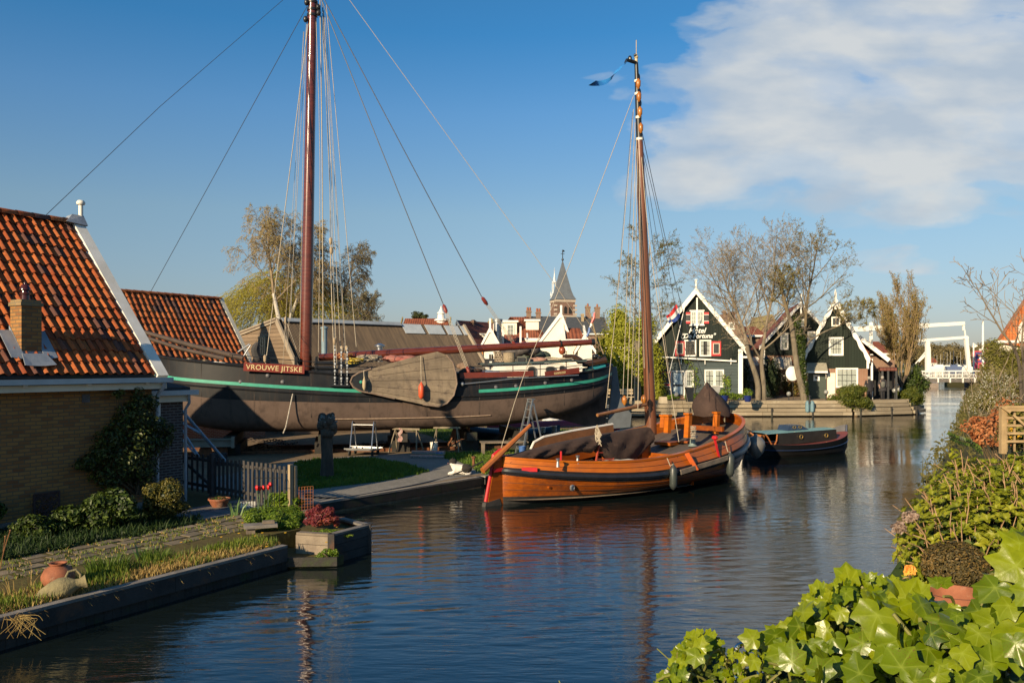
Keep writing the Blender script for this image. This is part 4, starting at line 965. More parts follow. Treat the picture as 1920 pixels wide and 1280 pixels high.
def hbB(x):return 2.05*max(0.,1-abs(2*x/L_-1)**3.4)**.55+.02
def tab(t):return lambda x:sinterp(t,x)+ZB
zS=tab([(0,3.98),(.8,3.86),(3.1,3.62),(5.1,3.44),(7,3.28),(9,3.19),(11.1,3.17),(13.5,3.27),(15.2,3.46),(16.2,3.66)])
zT=tab([(0,3.32),(.9,3.17),(3.1,2.99),(5.1,2.85),(7,2.745),(9,2.70),(11.1,2.735),(13.5,2.89),(15.2,3.07),(16.2,3.32)])
zW=tab([(0,2.95),(.9,2.75),(2.1,2.58),(5.1,2.45),(7.8,2.41),(11.1,2.46),(13.5,2.63),(15.2,2.82),(16.2,3.10)])
zK=tab([(0,2.9),(.35,2.25),(1.0,1.8),(2.2,1.52),(4,1.44),(8,1.44),(11,1.50),(13,1.68),(14.6,2.02),(15.6,2.5),(16.2,3.04)])
def lerpz(a,b,k):return lambda x:a(x)*(1-k)+b(x)*k
LV=[(zK,0.),(zK,.62),(lerpz(zK,zW,.06),.80),(lerpz(zK,zW,.18),.90),(lerpz(zK,zW,.36),.955),(lerpz(zK,zW,.65),.985),(zW,1.),(lerpz(zW,zT,.5),1.005),(lambda x:zT(x)-.005,1.0),(lambda x:zT(x)+.10,.998),(lerpz(zT,zS,.6),.985),(zS,.975)]
xs=[L_*(.5-.5*math.cos(math.pi*i/56))for i in range(57)]
ANTI=mat('brown_bottom_paint',(.115,.080,.064),(.085,.06,.049),1.1,.85,.25,9.,c3=(.065,.046,.038),s3=2.,runs=(.05,.034,.026),spec=.25)
HBLK=mat('black_hull_paint',(.008,.009,.012),(.014,.016,.019),1.2,.5,.12,4.,spec=.22,runs=(.045,.028,.02))
TEAL=mat('sea_green_paint',(.04,.33,.235),(.03,.25,.18),4.,.45)
hull(fb,xs,hbB,LV,0,6).build('bottom',ANTI,BG,True)
hull(fb,xs,hbB,LV,6,8).build('lower_side',HBLK,BG,True)
hull(fb,xs,hbB,LV,9,11).build('bulwark',HBLK,BG,True)
hull(fb,[x for x in xs if x<7.25],hbB,LV,8,9,.014).build('stripe',TEAL,BG,True)
hull(fb,[x for x in xs if x>10.6],hbB,LV,8,9,.014).build('stripe',TEAL,BG,True)
hull(fb,xs,hbB,LV,8,9).build('stripe_ground',HBLK,BG,True)
m=MB(fb)
for s in(-1,1):
 m.tube([(x,s*(hbB(x)*.975),zS(x))for x in xs],.05,6)
 m.tube([(x,s*(hbB(x)+.02),zT(x)-.12)for x in xs],.03,6)
m.build('rubbing_strake',HBLK,BG,True)
m=MB(fb)
for x in(1.7,3.4,5.2,7.1,9.,10.8,12.4,13.9,15.1):
 for z0,z1,k in((zW,zT,1.004),(lambda q:zT(q)+.12,zS,.99)):m.tube([(x,-hbB(x)*k-.004,z0(x)+.02),(x,-hbB(x)*(k-.006)-.004,(z0(x)+z1(x))/2),(x,-hbB(x)*(k-.012)-.003,z1(x)-.05)],.012,4)
 m.tube([(x,-hbB(x)*.995-.003,zW(x)-.04),(x,-hbB(x)*.975-.003,lerpz(zK,zW,.5)(x))],.009,4)
m.build('plate_seam',mat('seam_dark',(.03,.026,.024),(.07,.05,.04),6.,.7),BG)
m=MB(fb);m.tube([(x,-hbB(x)*.965-.02,lerpz(zK,zW,.45)(x))for x in xs if 5.7<x<11.2],[.012]+[.03]*100 if False else .022,5);m.build('bilge_batten',mat('peeling_batten',(.33,.24,.17),(.22,.15,.11),9.,.9,.3),BG)
m=MB(fb);m.grid([[V((x,s*hbB(x)*.95,zS(x)-.42))for s in(-1,0,1)]for x in xs]);DECK=plankm('deck_planks',(.14,.09,.055),(.09,.06,.04),.14,'y',.7,.2);m.build('deck',DECK,BG)
def XP(px,py,y=0.):
 p0=fb@V((0,y,0));n=fb.to_3x3()@V((0,1,0));return fb.inverted()@onplane(px,py,p0,n)
def WP(px,py,y=0.):return fb@XP(px,py,y)
OLDB=mat('weathered_leeboard',(.25,.195,.135),(.14,.11,.08),2.2,.85,.5,22.,runs=(.10,.075,.055),stretch=(.25,3,1.2),c3=(.10,.075,.06),s3=1.6)
outl=[(674,733),(663,726),(657,716),(661,706),(674,698),(696,691),(722,684),(750,676),(788,666),(820,659),(837,665),(849,679),(854,697),(857,719),(851,741),(838,756),(823,762),(793,758),(750,749),(701,738)]
lo=[XP(px,py,-2.3)for px,py in outl]
LB=MB(fb);LB.prism(lo,(0,.09,0));lb=LB.build('leeboard',OLDB,BG)
m=MB(fb)
for a,b in(((698,696),(838,667)),((698,705),(853,688)),((697,714),(857,712)),((696,724),(852,738)),((700,733),(832,757))):m.tube([XP(*a,-2.302),XP((a[0]+b[0])/2,(a[1]+b[1])/2-1,-2.304),XP(*b,-2.302)],.007,4)
m.build('plank_joint',mat('joint_dark',(.06,.045,.035),rough=.9),lb)
hd=[(694,682),(676,690),(664,702),(659,716),(662,728),(672,738),(690,745)]
m=MB(fb);m.prism([XP(px,py,-2.312)for px,py in[(690,694),(675,700),(664,707),(660,716),(665,725),(675,731),(688,735)]],(0,.008,0));m.build('iron_head',BLACK,lb)
m=MB(fb);m.tube([XP(px,py,-2.31)for px,py in[(696,691),(674,698),(661,706),(657,716),(663,726),(674,733),(701,738),(740,747)]],.028,6);EI=mat('edge_iron',(.16,.11,.08),(.24,.18,.14),8.,.8,.2);m.build('iron_edge',EI,lb);m=MB(fb);m.tube([XP(px,py,-2.31)for px,py in[(837,665),(849,679),(854,697),(857,719),(851,741),(838,756),(823,762),(793,758)]],.03,6);m.build('iron_edge',EI,lb)
m=MB(fb);q=XP(677,716,-2.33);m.lathe([(.055,-.02),(.055,.02),(.03,.04)],q,10,m=Euler((R(90),0,0)).to_matrix());m.build('pivot_bolt',TEAL,lb)
m=MB(fb);q0,q1=XP(573,700),XP(586,-2);d=q1-q0;m.tube([q0-d*.05,q0,q0+d*.3,q0+d*.6,q0+d,q0+d*1.25],[.205,.205,.20,.18,.155,.13],16);m.build('mast',VARN,BG,True)
qt=q0+d*1.25
for k in(.97,.99,.955):m=MB(fb);c=q0+d*k;m.tube([c-d.normalized()*.04,c+d.normalized()*.04],.19,12);m.build('mast_band',BLACK,BG,True)
for k,s in((.94,-.22),(.96,.22),(.975,.2),(.985,-.2)):m=MB(fb);m.ball(q0+d*k+V((s,-.12,0)),.085,7,1.35);m.build('block',BLACK,BG,True)
m=MB(fb);m.tube([q0+d*1.25,q0+d*1.3],[.15,.05],10);m.build('mast_cap',BLACK,BG,True)
m=MB(fb);a,b=XP(598,670),XP(1112,641);m.tube([a,a.lerp(b,.3),a.lerp(b,.7),b],[.125,.15,.135,.105],14);m.build('boom',VARN,BG,True)
m=MB(fb);e=b;m.tube([b-(b-a).normalized()*.08,b+(b-a).normalized()*.05],.125,12);m.tube([b-(b-a).normalized()*1.3,b-(b-a).normalized()*1.25],.15,10);m.build('boom_band',BLACK,BG,True)
OSP=mat('old_spar',(.11,.075,.055),(.07,.05,.04),4.,.6,.2);m=MB(fb);m.tube([XP(640,677),XP(760,671)],[.07,.05],8);m.build('gaff',OSP,BG,True);m=MB(fb);m.tube([XP(455,671,-.4),XP(360,648,-.4),XP(262,620,-.4)],[.10,.09,.07],10);m.build('bowsprit',OSP,BG,True);m=MB(fb);m.tube([XP(420,672,-.9),XP(340,654,-.9),XP(262,629,-.9)],[.075,.07,.06],10);m.build('jib_boom',OSP,BG,True)
m=MB(fb);zc=zS(12)-.4;zt1=XP(960,684,-1.15).z
CH=[(11.45,-1.15),(14.75,-1.05),(14.75,1.05),(11.45,1.15)]
m.prism([(x,y,zc)for x,y in CH],(0,0,zt1-zc+.04));cab=m.build('cabin',WHITE,BG)
m=MB(fb);m.prism([(11.3,-1.25,zt1+.0),(14.9,-1.15,zt1+.12),(14.9,1.15,zt1+.12),(11.3,1.25,zt1+.0)],(0,0,.07));m.build('roof',mat('cabin_roof',(.07,.10,.10),(.05,.07,.07),3.,.5),cab)
def port(px,py,w_,h_):
 c=XP(px,py,-1.13);m=MB(fb);rows=[[(c.x+w_*k*math.copysign(abs(math.cos(q))**.7,math.cos(q)),c.y-.03,c.z+h_*k*math.copysign(abs(math.sin(q))**.7,math.sin(q)))for q in[R(a)for a in range(0,360,20)]]for k in(1.25,1.)];m.grid(rows,None,True);m.build('window',mat('port_rim',(.12,.11,.10),rough=.4),cab)
 m=MB(fb);m.poly([V(r)+V((0,.005,0))for r in rows[1]][::-1]);m.build('pane',mat('dark_pane',(.03,.035,.04),rough=.06,spec=.8),cab)
for q in((997,697,.13,.16),(1032,693,.15,.10),(1054,691,.09,.09)):port(*q)
m=MB(fb);a,b=XP(862,704,-1.98),XP(1000,700,-1.98);m.bar(a,b,.045,.19,up=V((0,0,1)));m.build('rail_board',mat('red_brown_board',(.16,.03,.018),(.10,.02,.014),3.,.4),BG)
m=MB(fb);a,b=XP(1022,702,-1.95),XP(1086,694,-1.75);m.bar(a,b,.04,.20,up=V((0,0,1)));nb=m.build('number_board',MATS['red_brown_board'],BG)
GOLD=mat('gilt_lettering',(.62,.50,.26),(.52,.40,.20),rough=.5)
m=MB();wa,wb=fb@a,fb@b;ax=(wb-wa).normalized();lettering(m,'02005250',.125,wa.lerp(wb,.42)-V((0,0,.045))+ax.cross(V((0,0,1)))*.03,ax,V((0,0,1)),offset=.001);m.build('lettering',GOLD,nb)
m=MB(fb);a,b=XP(457,687,-2.0),XP(571,693,-2.12);m.bar(a,b,.045,.27,up=V((0,0,1)));nb=m.build('name_board',mat('name_board_red',(.20,.028,.018),(.15,.022,.015),4.,.4),BG)
m=MB();wa,wb=fb@a,fb@b;ax=(wb-wa).normalized();upv=ax.cross(V((0,0,1))).cross(ax)
lettering(m,'VROUWE JITSKE',.262,wa.lerp(wb,.5)-V((0,0,.09))+ax.cross(V((0,0,1)))*.035,ax,upv,offset=.002,spacing=1.06)
m.build('lettering',GOLD,nb)
m=MB(fb);m.b2((6.2,-1.25,zS(8)-.42),(11.2,1.25,zS(8)+.16));m.build('hatch_coaming',mat('hatch_paint',(.05,.03,.025),(.035,.025,.02),3.,.5),BG)
m=MB(fb);m.prism([(6.1,-1.35,zS(8)+.16),(6.1,0,zS(8)+.36),(6.1,1.35,zS(8)+.16)],(5.2,0,0));m.build('hatch_cover',OLDW,BG)
m=MB(fb)
for z in(.28,.46):m.tube([(x,-hbB(x)*.96,zS(x)+z)for x in[11+.3*i for i in range(15)]],.014,5)
for x in(11,12,13,14,15.1):m.tube([(x,-hbB(x)*.96,zS(x)-.05),(x,-hbB(x)*.96,zS(x)+.47)],.014,5)
m.build('guard_rail',BLACK,BG);m=MB(fb)
for z in(.18,.34):m.tube([(x,-hbB(x)*.96,zS(x)+z)for x in[2.6+.3*i for i in range(14)]],.012,5)
for x in(2.7,3.9,5,6.3):m.tube([(x,-hbB(x)*.96,zS(x)-.05),(x,-hbB(x)*.96,zS(x)+.35)],.012,5)
m.build('guard_rail',BLACK,BG)
for px,py in((357,681),(386,684)):
 q=XP(px,py,-1.2);m=MB(fb);m.lathe([(.10,-.3),(.10,.10),(.13,.11),(.13,.17),(.1,.18)],q,14);m.build('bollard',mat('brass_bollard',(.22,.17,.11),(.14,.11,.08),4.,.35,metal=.6),BG,True)
m=MB(fb);q=XP(620,686,-.3)
for k in range(3):m.tube([q+V((-.55,0,.1-k*.16)),q+V((.5,0,.1-k*.16))],.07,10)
m.build('winch',BLACK,BG,True)
m=MB(fb);m.b2((4.6,-.35,zS(5)-.4),(4.68,.35,zS(5)+.5));m.build('mast_case',BLACK,BG);m=MB(fb);m.b2((5.3,-.35,zS(5)-.4),(5.38,.35,zS(5)+.5));m.build('mast_case',BLACK,BG)
m=MB(fb);q=XP(712,650,1.2);m.lathe([(.12,-.55),(.12,.02)],q,12);m.lathe([(.20,.0),(.20,.06),(.02,.13)],q,12);m.build('deck_vent',ALU,BG,True)
m=MB(fb)
for px,py in((930,726),(968,724),(1025,718),(1078,713),(450,716),(530,716),(502,704)):
 q=XP(px,py,-2.0);q.y=-hbB(q.x)*.99;m.lathe([(.001,.045),(.05,.03),(.075,0)],q,10,m=Euler((R(90),0,0)).to_matrix())
m.build('scupper',mat('scupper_grey',(.12,.12,.13),rough=.4),BG)
m=MB(fb);m.tube([XP(868,720,-2.12),XP(960,710,-2.12),XP(1085,703,-2.0)],.018,5);m.ball(XP(867,720,-2.13),.07,7);m.build('steel_rod',STEEL,BG)
m=MB(fb);m.prism([(13.0,-.05,zK(13)+.15),(16.1,-.05,zK(16.1)+.1),(15.95,-.05,.92),(15.5,-.05,.98),(14.3,-.05,zK(14.0)-.25)],(0,.1,0));m.build('skeg',ANTI,BG)
RUD=mat('rudder_grey',(.12,.135,.15),(.09,.10,.11),3.,.5)
m=MB(fb);m.prism([(16.05,-.05,.95),(16.95,-.05,1.0),(17.0,-.05,1.5),(16.6,-.05,1.95),(16.4,-.05,3.3),(16.22,-.05,3.3),(16.2,-.05,2.5)],(0,.11,0));rd=m.build('rudder',RUD,BG)
a=XP(1104,688);m=MB(fb);m.prism([XP(1102,683),XP(1133,678),XP(1136,686),XP(1137,700),XP(1128,716),XP(1121,700),XP(1106,697)],(0,.14,0));m.build('rudder_head',mat('teal_paint',(.02,.22,.27),(.018,.17,.21),3.,.4),rd)
m=MB(fb)
tl=cubic([XP(1055,668),XP(1075,669),XP(1085,675),XP(1092,680),XP(1105,681),XP(1136,675)],6);m.tube(tl,[.06+.012*min(i,12)/2 for i in range(len(tl))],8);m.build('tiller',mat('dark_tiller',(.055,.028,.016),(.035,.02,.013),3.,.3),BG,True)
m=MB(fb);m.ball(XP(1116,668)+V((0,0,0)),.13,8,.7);m.ball(XP(1122,671),.10,8,.7);m.build('tiller_carving',BLACK,BG,True)
m=MB(fb);m.box(XP(1108,699,-.6),(.7,.6,.28));m.build('stern_locker',mat('locker_green',(.06,.13,.11),(.05,.10,.09),3.,.5),BG)
m1,m2=MB(),MB()
MT=lambda py,dx=0,y=0.:WP(573+13*(700-py)/702+dx,py,y)
for pts,r in(([(581,20),(497,690)],.022),([(600,0),(604,300),(606,640)],.028),([(592,20),(600,300),(597,660)],.016),([(607,20),(640,690)],.016),([(612,10),(640,330),(668,650)],.018),([(610,30),(634,420),(650,690)],.014),([(575,40),(555,400),(538,660)],.012),([(570,60),(548,400),(530,690)],.010),([(619,445),(622,560),(627,690)],.026),([(622,445),(632,690)],.016),([(537,603),(556,655)],.012),([(535,600),(533,655)],.012),([(534,600),(540,655)],.012),([(575,40),(568,300),(562,660)],.012)):
 yy=-1.95 if pts[-1][1]>640 else-1.2
 ps=[WP(px,py,yy*(i/(len(pts)-1))if len(pts)>1 else 0)for i,(px,py)in enumerate(pts)]
 m1.tube(cubic(ps,3),r*.75,5)
for pts,r in(([(603,30),(617,300),(619,445)],.016),([(604,0),(614,250),(622,445)],.012),([(605,10),(625,300),(648,690)],.010),([(606,30),(620,300),(628,660)],.010),([(569,60),(556,330),(545,600)],.010)):
 m2.tube(cubic([WP(px,py,-1.2*i/(len(pts)-1))for i,(px,py)in enumerate(pts)],3),r,5)
for top,blk,end,yb,ye in(((602,-2),(831,570),(880,700),-.8,-1.9),((606,-4),(903,556),(968,650),-.4,0.)):
 a,b,c=WP(*top),WP(*blk,yb),WP(*end,ye);m2.tube([a,b],.018,6)
 dd=(c-b).normalized();sd=dd.cross(V((0,1,0))).normalized()
 for k in(-1,0,1):m1.tube([b+dd*.3+sd*.05*k,c+sd*.05*k],.010,5)
 mb=MB();mb.tube([b+dd*.02,b+dd*.10,b+dd*.32,b+dd*.42],[.03,.075,.08,.03],8);mb.tube([c-dd*.3,c-dd*.22,c-dd*.05,c],[.03,.07,.07,.03],8);mb.build('tackle_block',mat('red_block',(.20,.03,.02),(.13,.02,.015),4.,.4),BG,True)
m1.tube([WP(640,-24),WP(655,0),WP(1040,532),WP(1112,641)],.011,5)
m1.build('halyard',PALER,BG);m2.build('wire_stay',WIRE,BG)
mb=MB()
for px,py,y_ in((620,452,-1.2),(621,470,-1.2),(536,600,-1.2),(497,672,-1.95),(641,655,-1.9),(650,655,-1.95),(627,640,-1.95)):
 q=WP(px,py,y_);mb.lathe([(.02,-.14),(.06,-.09),(.065,.09),(.02,.14)],q,8)
mb.build('block',mat('pale_block',(.40,.31,.2),(.28,.21,.14),5.,.6),BG,True)
m=MB()
for px,y0,y1 in((640,655,728),(651,655,728),(628,650,728)):
 for i in range(12):
  t_=i/12;q=WP(px,y0+(y1-y0)*t_,-2.1);m.lathe([(.035,-.05),(.045,0),(.035,.05)],q,6,sx=1 if i%2 else .4,sy=.4 if i%2 else 1)
m.build('shroud_chain',STEEL,BG)
m=MB(fb);m.bar(XP(618,722,-2.15),XP(656,723,-2.15),.12,.06);m.build('channel_board',BLACK,BG)
m=MB();q=WP(549,738,-2.1);m.tube([q,WP(536,800,-2.3),WP(531,812,-2.3)],.025,6);m.build('draft_pole',mat('white_pole',(.55,.5,.42),(.2,.17,.14),25.,.8),BG)
t=thing('guy_cable','thin dark cable from the near roof ridge up to the tall mast','cable',P(74,415,20.4));m=MB();m.tube([P(74,415,20.4),P(300,200,25.5),P(531,0,32),WP(592,-60)],.009,5);m.tube([P(74,415,20.4)-V((0,0,.1)),P(74,415,20.4)+V((.02,0,.06))],.03,6);m.build('cable',WIRE,t)
t=thing('forestay_cable','thin dark cable from the second roof ridge up to the tall mast','cable',P(283,546,39.));m=MB();m.tube([P(283,546,39.),WP(576,12)],.013,5);m.build('cable',WIRE,t)
def hang_fender(name,label,q,L__,r,mt,top,cat='fender',group=None):
 t=thing(name,label,cat,q-V((0,0,L__/2)),0,group)
 m=MB();m.lathe([(.02,-L__/2-.04),(r*.6,-L__/2),(r,-L__/2+.08),(r,L__/2-.08),(r*.6,L__/2),(.025,L__/2+.05),(.02,L__/2+.09)],q,14);m.build('body',mt,t,True)
 m=MB();m.tube([q+V((0,0,L__/2+.07)),(q+top)/2+V((0,-.02,.05)),top],.013,5);m.build('rope',PALER,t);return t
ORF=mat('orange_fender',(.62,.09,.03),(.50,.06,.02),4.,.5)
hang_fender('fender','orange fender hanging in front of the grey leeboard',WP(790,733,-2.48),.52,.105,ORF,WP(789,667,-2.38))
hang_fender('rope_fender','braided rope fender hanging at the round head of the leeboard',WP(683,720,-2.46),.36,.07,ROPE,WP(682,695,-2.38))
def pile(name,label,q,rx,ry,n_,mt,r=.02,cat='rope',h=.2):
 m=MB()
 for i in range(n_):
  a0=U(0,6.28);k=U(.35,1);c=q+V((U(-.3,.3)*rx,U(-.2,.2)*ry,U(0,h)))
  m.tube(cubic([c+V((math.cos(a0+j*.9)*rx*k*U(.8,1.1),math.sin(a0+j*.9)*ry*k,U(-.05,.06)))for j in range(8)],3),r,5)
 return tag(m.build(name,mt),label,cat)
pile('rope_coil','tangled pale ropes heaped by the mast foot of the barge',WP(690,678,-.6),.55,.4,14,PALER)
pile('rope_coil','yellow ropes heaped on the hatch of the barge',WP(665,682,-.9),.3,.3,6,mat('yellow_rope',(.55,.42,.05),(.45,.33,.04),9.,.8))
pile('rope_coil','orange brown rope heap left of the pale ropes on the hatch',WP(648,672,-.3),.3,.3,8,mat('orange_rope',(.42,.20,.08),(.3,.14,.05),9.,.8))
pile('rope_coil','pale rope coil on the cabin roof near the tiller',WP(1042,677,-.3),.62,.3,14,PALER,.018,h=.12)
def bundle(name,label,q,r,mt,cat,k=9):
 m=MB();b=[]
 for i in range(k):b.append((q+V((U(-.6,.6)*r[0],U(-.5,.5)*r[1],U(0,.5)*r[2])),V(r)*U(.45,.7)))
 for c,rr in b:
  rows=[[V(c)+V((rr[0]*math.sin(t_)*math.cos(p_),rr[1]*math.sin(t_)*math.sin(p_),rr[2]*math.cos(t_)))*1.0+V((U(-.02,.02),U(-.02,.02),U(-.02,.02)))for p_ in[j*.524 for j in range(12)]]for t_ in[.02+i*.388 for i in range(9)]];m.grid(rows,None,True)
 return tag(m.build(name,mt,None,'all'),label,cat)
TARP=mat('faded_red_tarp',(.34,.10,.075),(.24,.13,.11),2.5,.85,.4,10.)
bundle('tarpaulin','faded red and grey tarpaulin bundle on the barge hatch',WP(752,677,-.4),(.62,.4,.22),TARP,'tarpaulin')
bundle('sail_bundle','brown canvas and timber heap right of the leeboard',WP(868,690,-.4),(.30,.4,.22),mat('brown_bundle',(.13,.075,.05),(.22,.15,.10),5.,.9,.4,12.),'sail')
bundle('sail_bundle','pinkish sail bundle on the cabin roof',WP(1008,678,-.3),(.42,.35,.18),mat('pink_bundle',(.38,.20,.15),(.26,.15,.11),4.,.9,.4,12.),'sail')
bundle('sail_bundle','white sailcloth lying between the bollards on the bow',WP(400,684,-1.0),(.45,.3,.13),WHITE,'sail')
bundle('sail_bundle','brown canvas drape against the cabin front',WP(883,697,-1.4),(.40,.25,.16),CANVAS,'sail')
q=WP(955,672,-.4);t=thing('wicker_basket','tall woven basket standing on the cabin roof','basket',q-V((0,0,.3)));m=MB();m.lathe([(.20,-.32),(.25,.0),(.245,.2),(.26,.24),(.22,.24),(.21,-.2)],q,18)
for i in range(7):m.tube([q+V(((.235+.02*math.sin(i))*math.cos(a*.4),.235*math.sin(a*.4),-.26+i*.08))for a in range(17)],.018,5)
m.build('weave',mat('wicker',(.34,.27,.18),(.2,.155,.10),20.,.9),t)
q=WP(978,676,-.5);t=thing('outboard_motor','grey green box motor on the cabin roof beside the basket','motor',q);m=MB();m.box(q,(.44,.34,.36),(0,0,.1),.85);m.build('case',mat('motor_case',(.13,.13,.10),(.09,.09,.07),4.,.5),t);m=MB();m.box(q+V((-.02,-.18,.02)),(.3,.02,.2));m.box(q+V((.3,0,0)),(.16,.2,.22));m.build('grille',BLACK,t)
q=WP(918,680,-.8);t=thing('black_chest','black chest with white handle before the small white gable','chest',q);m=MB();m.box(q,(.40,.3,.26));m.box(q+V((0,0,.14)),(.44,.34,.04));m.build('body',BLACK,t);m=MB();m.box(q+V((.05,-.17,.03)),(.10,.03,.06));m.build('handle',WHITE,t)
q=WP(918,699,-1.4);t=thing('blue_hatch','pale blue tarpaulin covered hatch before the white cabin','hatch',q);m=MB();m.prism([q+V(p)for p in((-.42,0,-.12),(-.42,0,.02),(-.1,0,.12),(.38,0,.06),(.38,0,-.12))],(0,.5,0));m.build('cover',mat('blue_tarp',(.17,.27,.44),(.26,.34,.46),3.,.6),t)
q=WP(438,692,-1.5);t=thing('wooden_crate','small orange wooden crate left of the name board','crate',q);m=MB()
for z in(-.09,.0,.09):m.box(q+V((0,0,z)),(.36,.26,.07))
m.build('slats',mat('orange_crate',(.42,.20,.07),(.32,.15,.05),5.,.8),t)
q=WP(462,662,.6);t=thing('folded_jib','dark sail and chrome fittings stowed on the bowsprit root','sail',q);m=MB();m.tube(cubic([q+V((.45,0,.42)),q+V((.35,0,.1)),q+V((.5,0,-.3))],4),[.06,.1,.14,.16,.17,.17,.16,.14,.1],9);m.build('cloth',mat('dark_cloth',(.05,.045,.045),(.03,.03,.03),3.,.8),t);m=MB();m.tube([q+V((-.3,-.1,.05)),q+V((.15,-.1,.35))],.04,7);m.tube([q+V((-.1,-.1,-.15)),q+V((.2,-.1,.32))],.025,6);m.build('fitting',ALU,t)
t=thing('furled_flag','furled red white and blue flag on a short staff at the boom end','flag',WP(1097,640));m=MB();m.tube([WP(1097,640),WP(1116,585)],.018,6);m.build('staff',VARN,t)
m=MB()
for a_,b_,r_,i in((.98,.62,.06,0),(.62,.48,.05,1),(.48,.16,.06,2)):m.mi=i;p_,q_=WP(1097,640),WP(1116,585);m.tube([p_.lerp(q_,a_)+V((-.02,-.02,0)),p_.lerp(q_,(a_+b_)/2)+V((.03,-.03,0)),p_.lerp(q_,b_)+V((0,-.02,0))],[r_*.6,r_,r_*.7],7)
m.build('cloth',(REDP,WHITE,BLUEP),t,True)
q=WP(1054,657);t=thing('boom_block','round red wooden block hanging under the boom near its end','block',q);m=MB();m.ball(q,.15,9,1.2);m.build('shell',mat('varnished_block',(.30,.07,.03),(.2,.05,.025),5.,.3),t,True);m=MB();m.tube([q+V((0,0,.15)),WP(1056,645)],.02,6);m.build('strop',BLACK,t)
t=thing('slip_cradle','dark timber and steel cradle carrying the black barge','cradle',fb@V((8,0,0)),th)
for x in(2.6,5.6,8.2,10.6,12.4):
 m=MB(fb);m.b2((x-.3,-1.3,.3),(x+.3,1.3,.75));m.b2((x-.18,-1.7,.75),(x+.18,1.7,1.03));m.build('bearer',DARKW,t)
for y in(-.9,.9):m=MB(fb);m.b2((.8,y-.1,.2),(13.5,y+.1,.48));m.build('rail',RUST,t)
b=G(400,838,ZY);t=thing('slip_trolley','grey steel channel beam trolley on small wheels under the bow','trolley',V((*(fb@V((1.6,-1.7,0))).xy,ZY)),th);f=fr(t);m=MB(f);m.b2((-1.2,-.1,.40),(1.25,-.04,.66));m.b2((-1.2,-.16,.63),(1.25,.1,.68));m.b2((-1.2,-.16,.38),(1.25,.1,.41));m.b2((1.2,-.18,.34),(1.32,.12,.74));m.build('beam',mat('beam_grey',(.26,.23,.18),(.19,.17,.13),3.,.7),t)
for x in(.3,.85):m=MB(f);m.lathe([(.22,-.05),(.22,.05)],(x,0,.24),16,m=Euler((R(90),0,0)).to_matrix());m.build('wheel',RUST,t)
CHAIN=mat('chain_iron',(.06,.045,.035),(.10,.07,.05),9.,.7)
for i,(a,b,lab)in enumerate((((430,846),(560,830),'nearer rusty chain lying on the slip under the bow'),((455,826),(540,828),'second rusty chain on the slip, behind the nearer one'),((640,842),(730,828),'rusty chain on the slip behind the pollard willow'))):
 p,q=G(*a,ZY+.05),G(*b,ZY+.05);k=int((q-p).length/.14);m=MB();d=(q-p).normalized()
 for j in range(k):
  c=p+d*(j*.14)+V((0,0,.04*math.sin(j*.7)+.03));o_=V((0,0,1))if j%2 else d.cross(V((0,0,1)))
  m.tube([c+d*.1*math.cos(x)+o_*.05*math.sin(x)for x in[w_*.785 for w_ in range(9)]],.02,5)
 tag(m.build('chain',CHAIN),lab,'chain')
t=thing('tube_frame','blue grey steel tube frame leaning between annex and barge','frame',G(365,880,ZY));m=MB();Yt=23.4
for a,b,r in(((337,765),(424,866),.045),((337,790),(375,812),.04),((338,800),(373,856),.03),((338,820),(368,852),.03)):m.tube([P(*a,Yt),P(*b,Yt-.6)],r,8)
m.build('tubes',STEEL,t)
m=MB();c=G(412,872,ZY);m.box(c+V((0,0,.18)),(.5,.35,.4),(0,0,.5),.8);m.tube([c+V((-.25,0,.38)),c+V((.25,0,.38))],.05,8);tag(m.build('covered_machine',mat('black_cover',(.018,.018,.022),rough=.7)),'dark covered machine behind the picket fence','machine')
m=MB();c=G(490,842,ZY)
for i in range(260):q=U(0,6.28);r=rnd()**.7;m.ball(c+V((math.cos(q)*r*.75,math.sin(q)*r*.4,.22*(1-r)+.02)),U(.03,.06),5,.7)
tag(m.build('rubble',mat('brick_rubble',(.30,.17,.09),(.2,.12,.07),4.,.9,rv=.3)),'small heap of reddish rubble on the slip under the bow','rubble',kind='stuff')
bp=P(412,560,41.);e_=bp+DN*3.3-V((0,0,4.84));o=V((e_.x,e_.y,ZY));T2=thing('tiled_barn','orange tiled barn with pale verge board behind the bow of the black barge','barn',o,math.atan2(.853,.5225));f2=fr(T2)
ez,rz_=e_.z-ZY,bp.z-ZY
m=MB(f2);m.prism([(0,.2,0),(0,.2,ez),(0,3.3,rz_-.15),(0,6.4,ez),(0,6.4,0)],(-12,0,0));m.build('wall',BR3,T2)
sv2=V((0,3.3,rz_-ez));m=MB(f2);nr=17;nc=34;tiles(m,V((-9.6,0,ez)),V((1,0,0)),sv2,nc,nr,9.55/nc,sv2.length/nr,.045,6);rf=m.build('roof',TILE2,T2,True)
m=MB(f2);m.prism([(-9.6,.03,ez-.06),(-9.6,3.3,rz_-.06),(-.02,3.3,rz_-.06),(-.02,.03,ez-.06)],(0,.03,-.05));m.prism([(-11.9,3.33,rz_-.03),(-11.9,6.6,ez),(-.02,6.6,ez),(-.02,3.33,rz_-.03)],(0,0,.06));m.build('roof_boarding',DARKW,rf)
m=MB(f2)
for i in range(25):
 x=-9.6+i*.385;m.grid([[V((x+d_,3.3+.13*math.cos(R(a))*k_,rz_-.02+.11*math.sin(R(a))*k_))for a in range(0,181,30)]for d_,k_ in((0,1.08),(.385,.95))])
m.build('ridge_tiles',TILE2,rf,True)
m=MB(f2);m.bar((.06,1.3,ez+(rz_-ez)*.40),(.06,3.32,rz_+.03),.22,.08,up=V((0,-.8,.6)));m.build('verge_board',CREAM,T2)
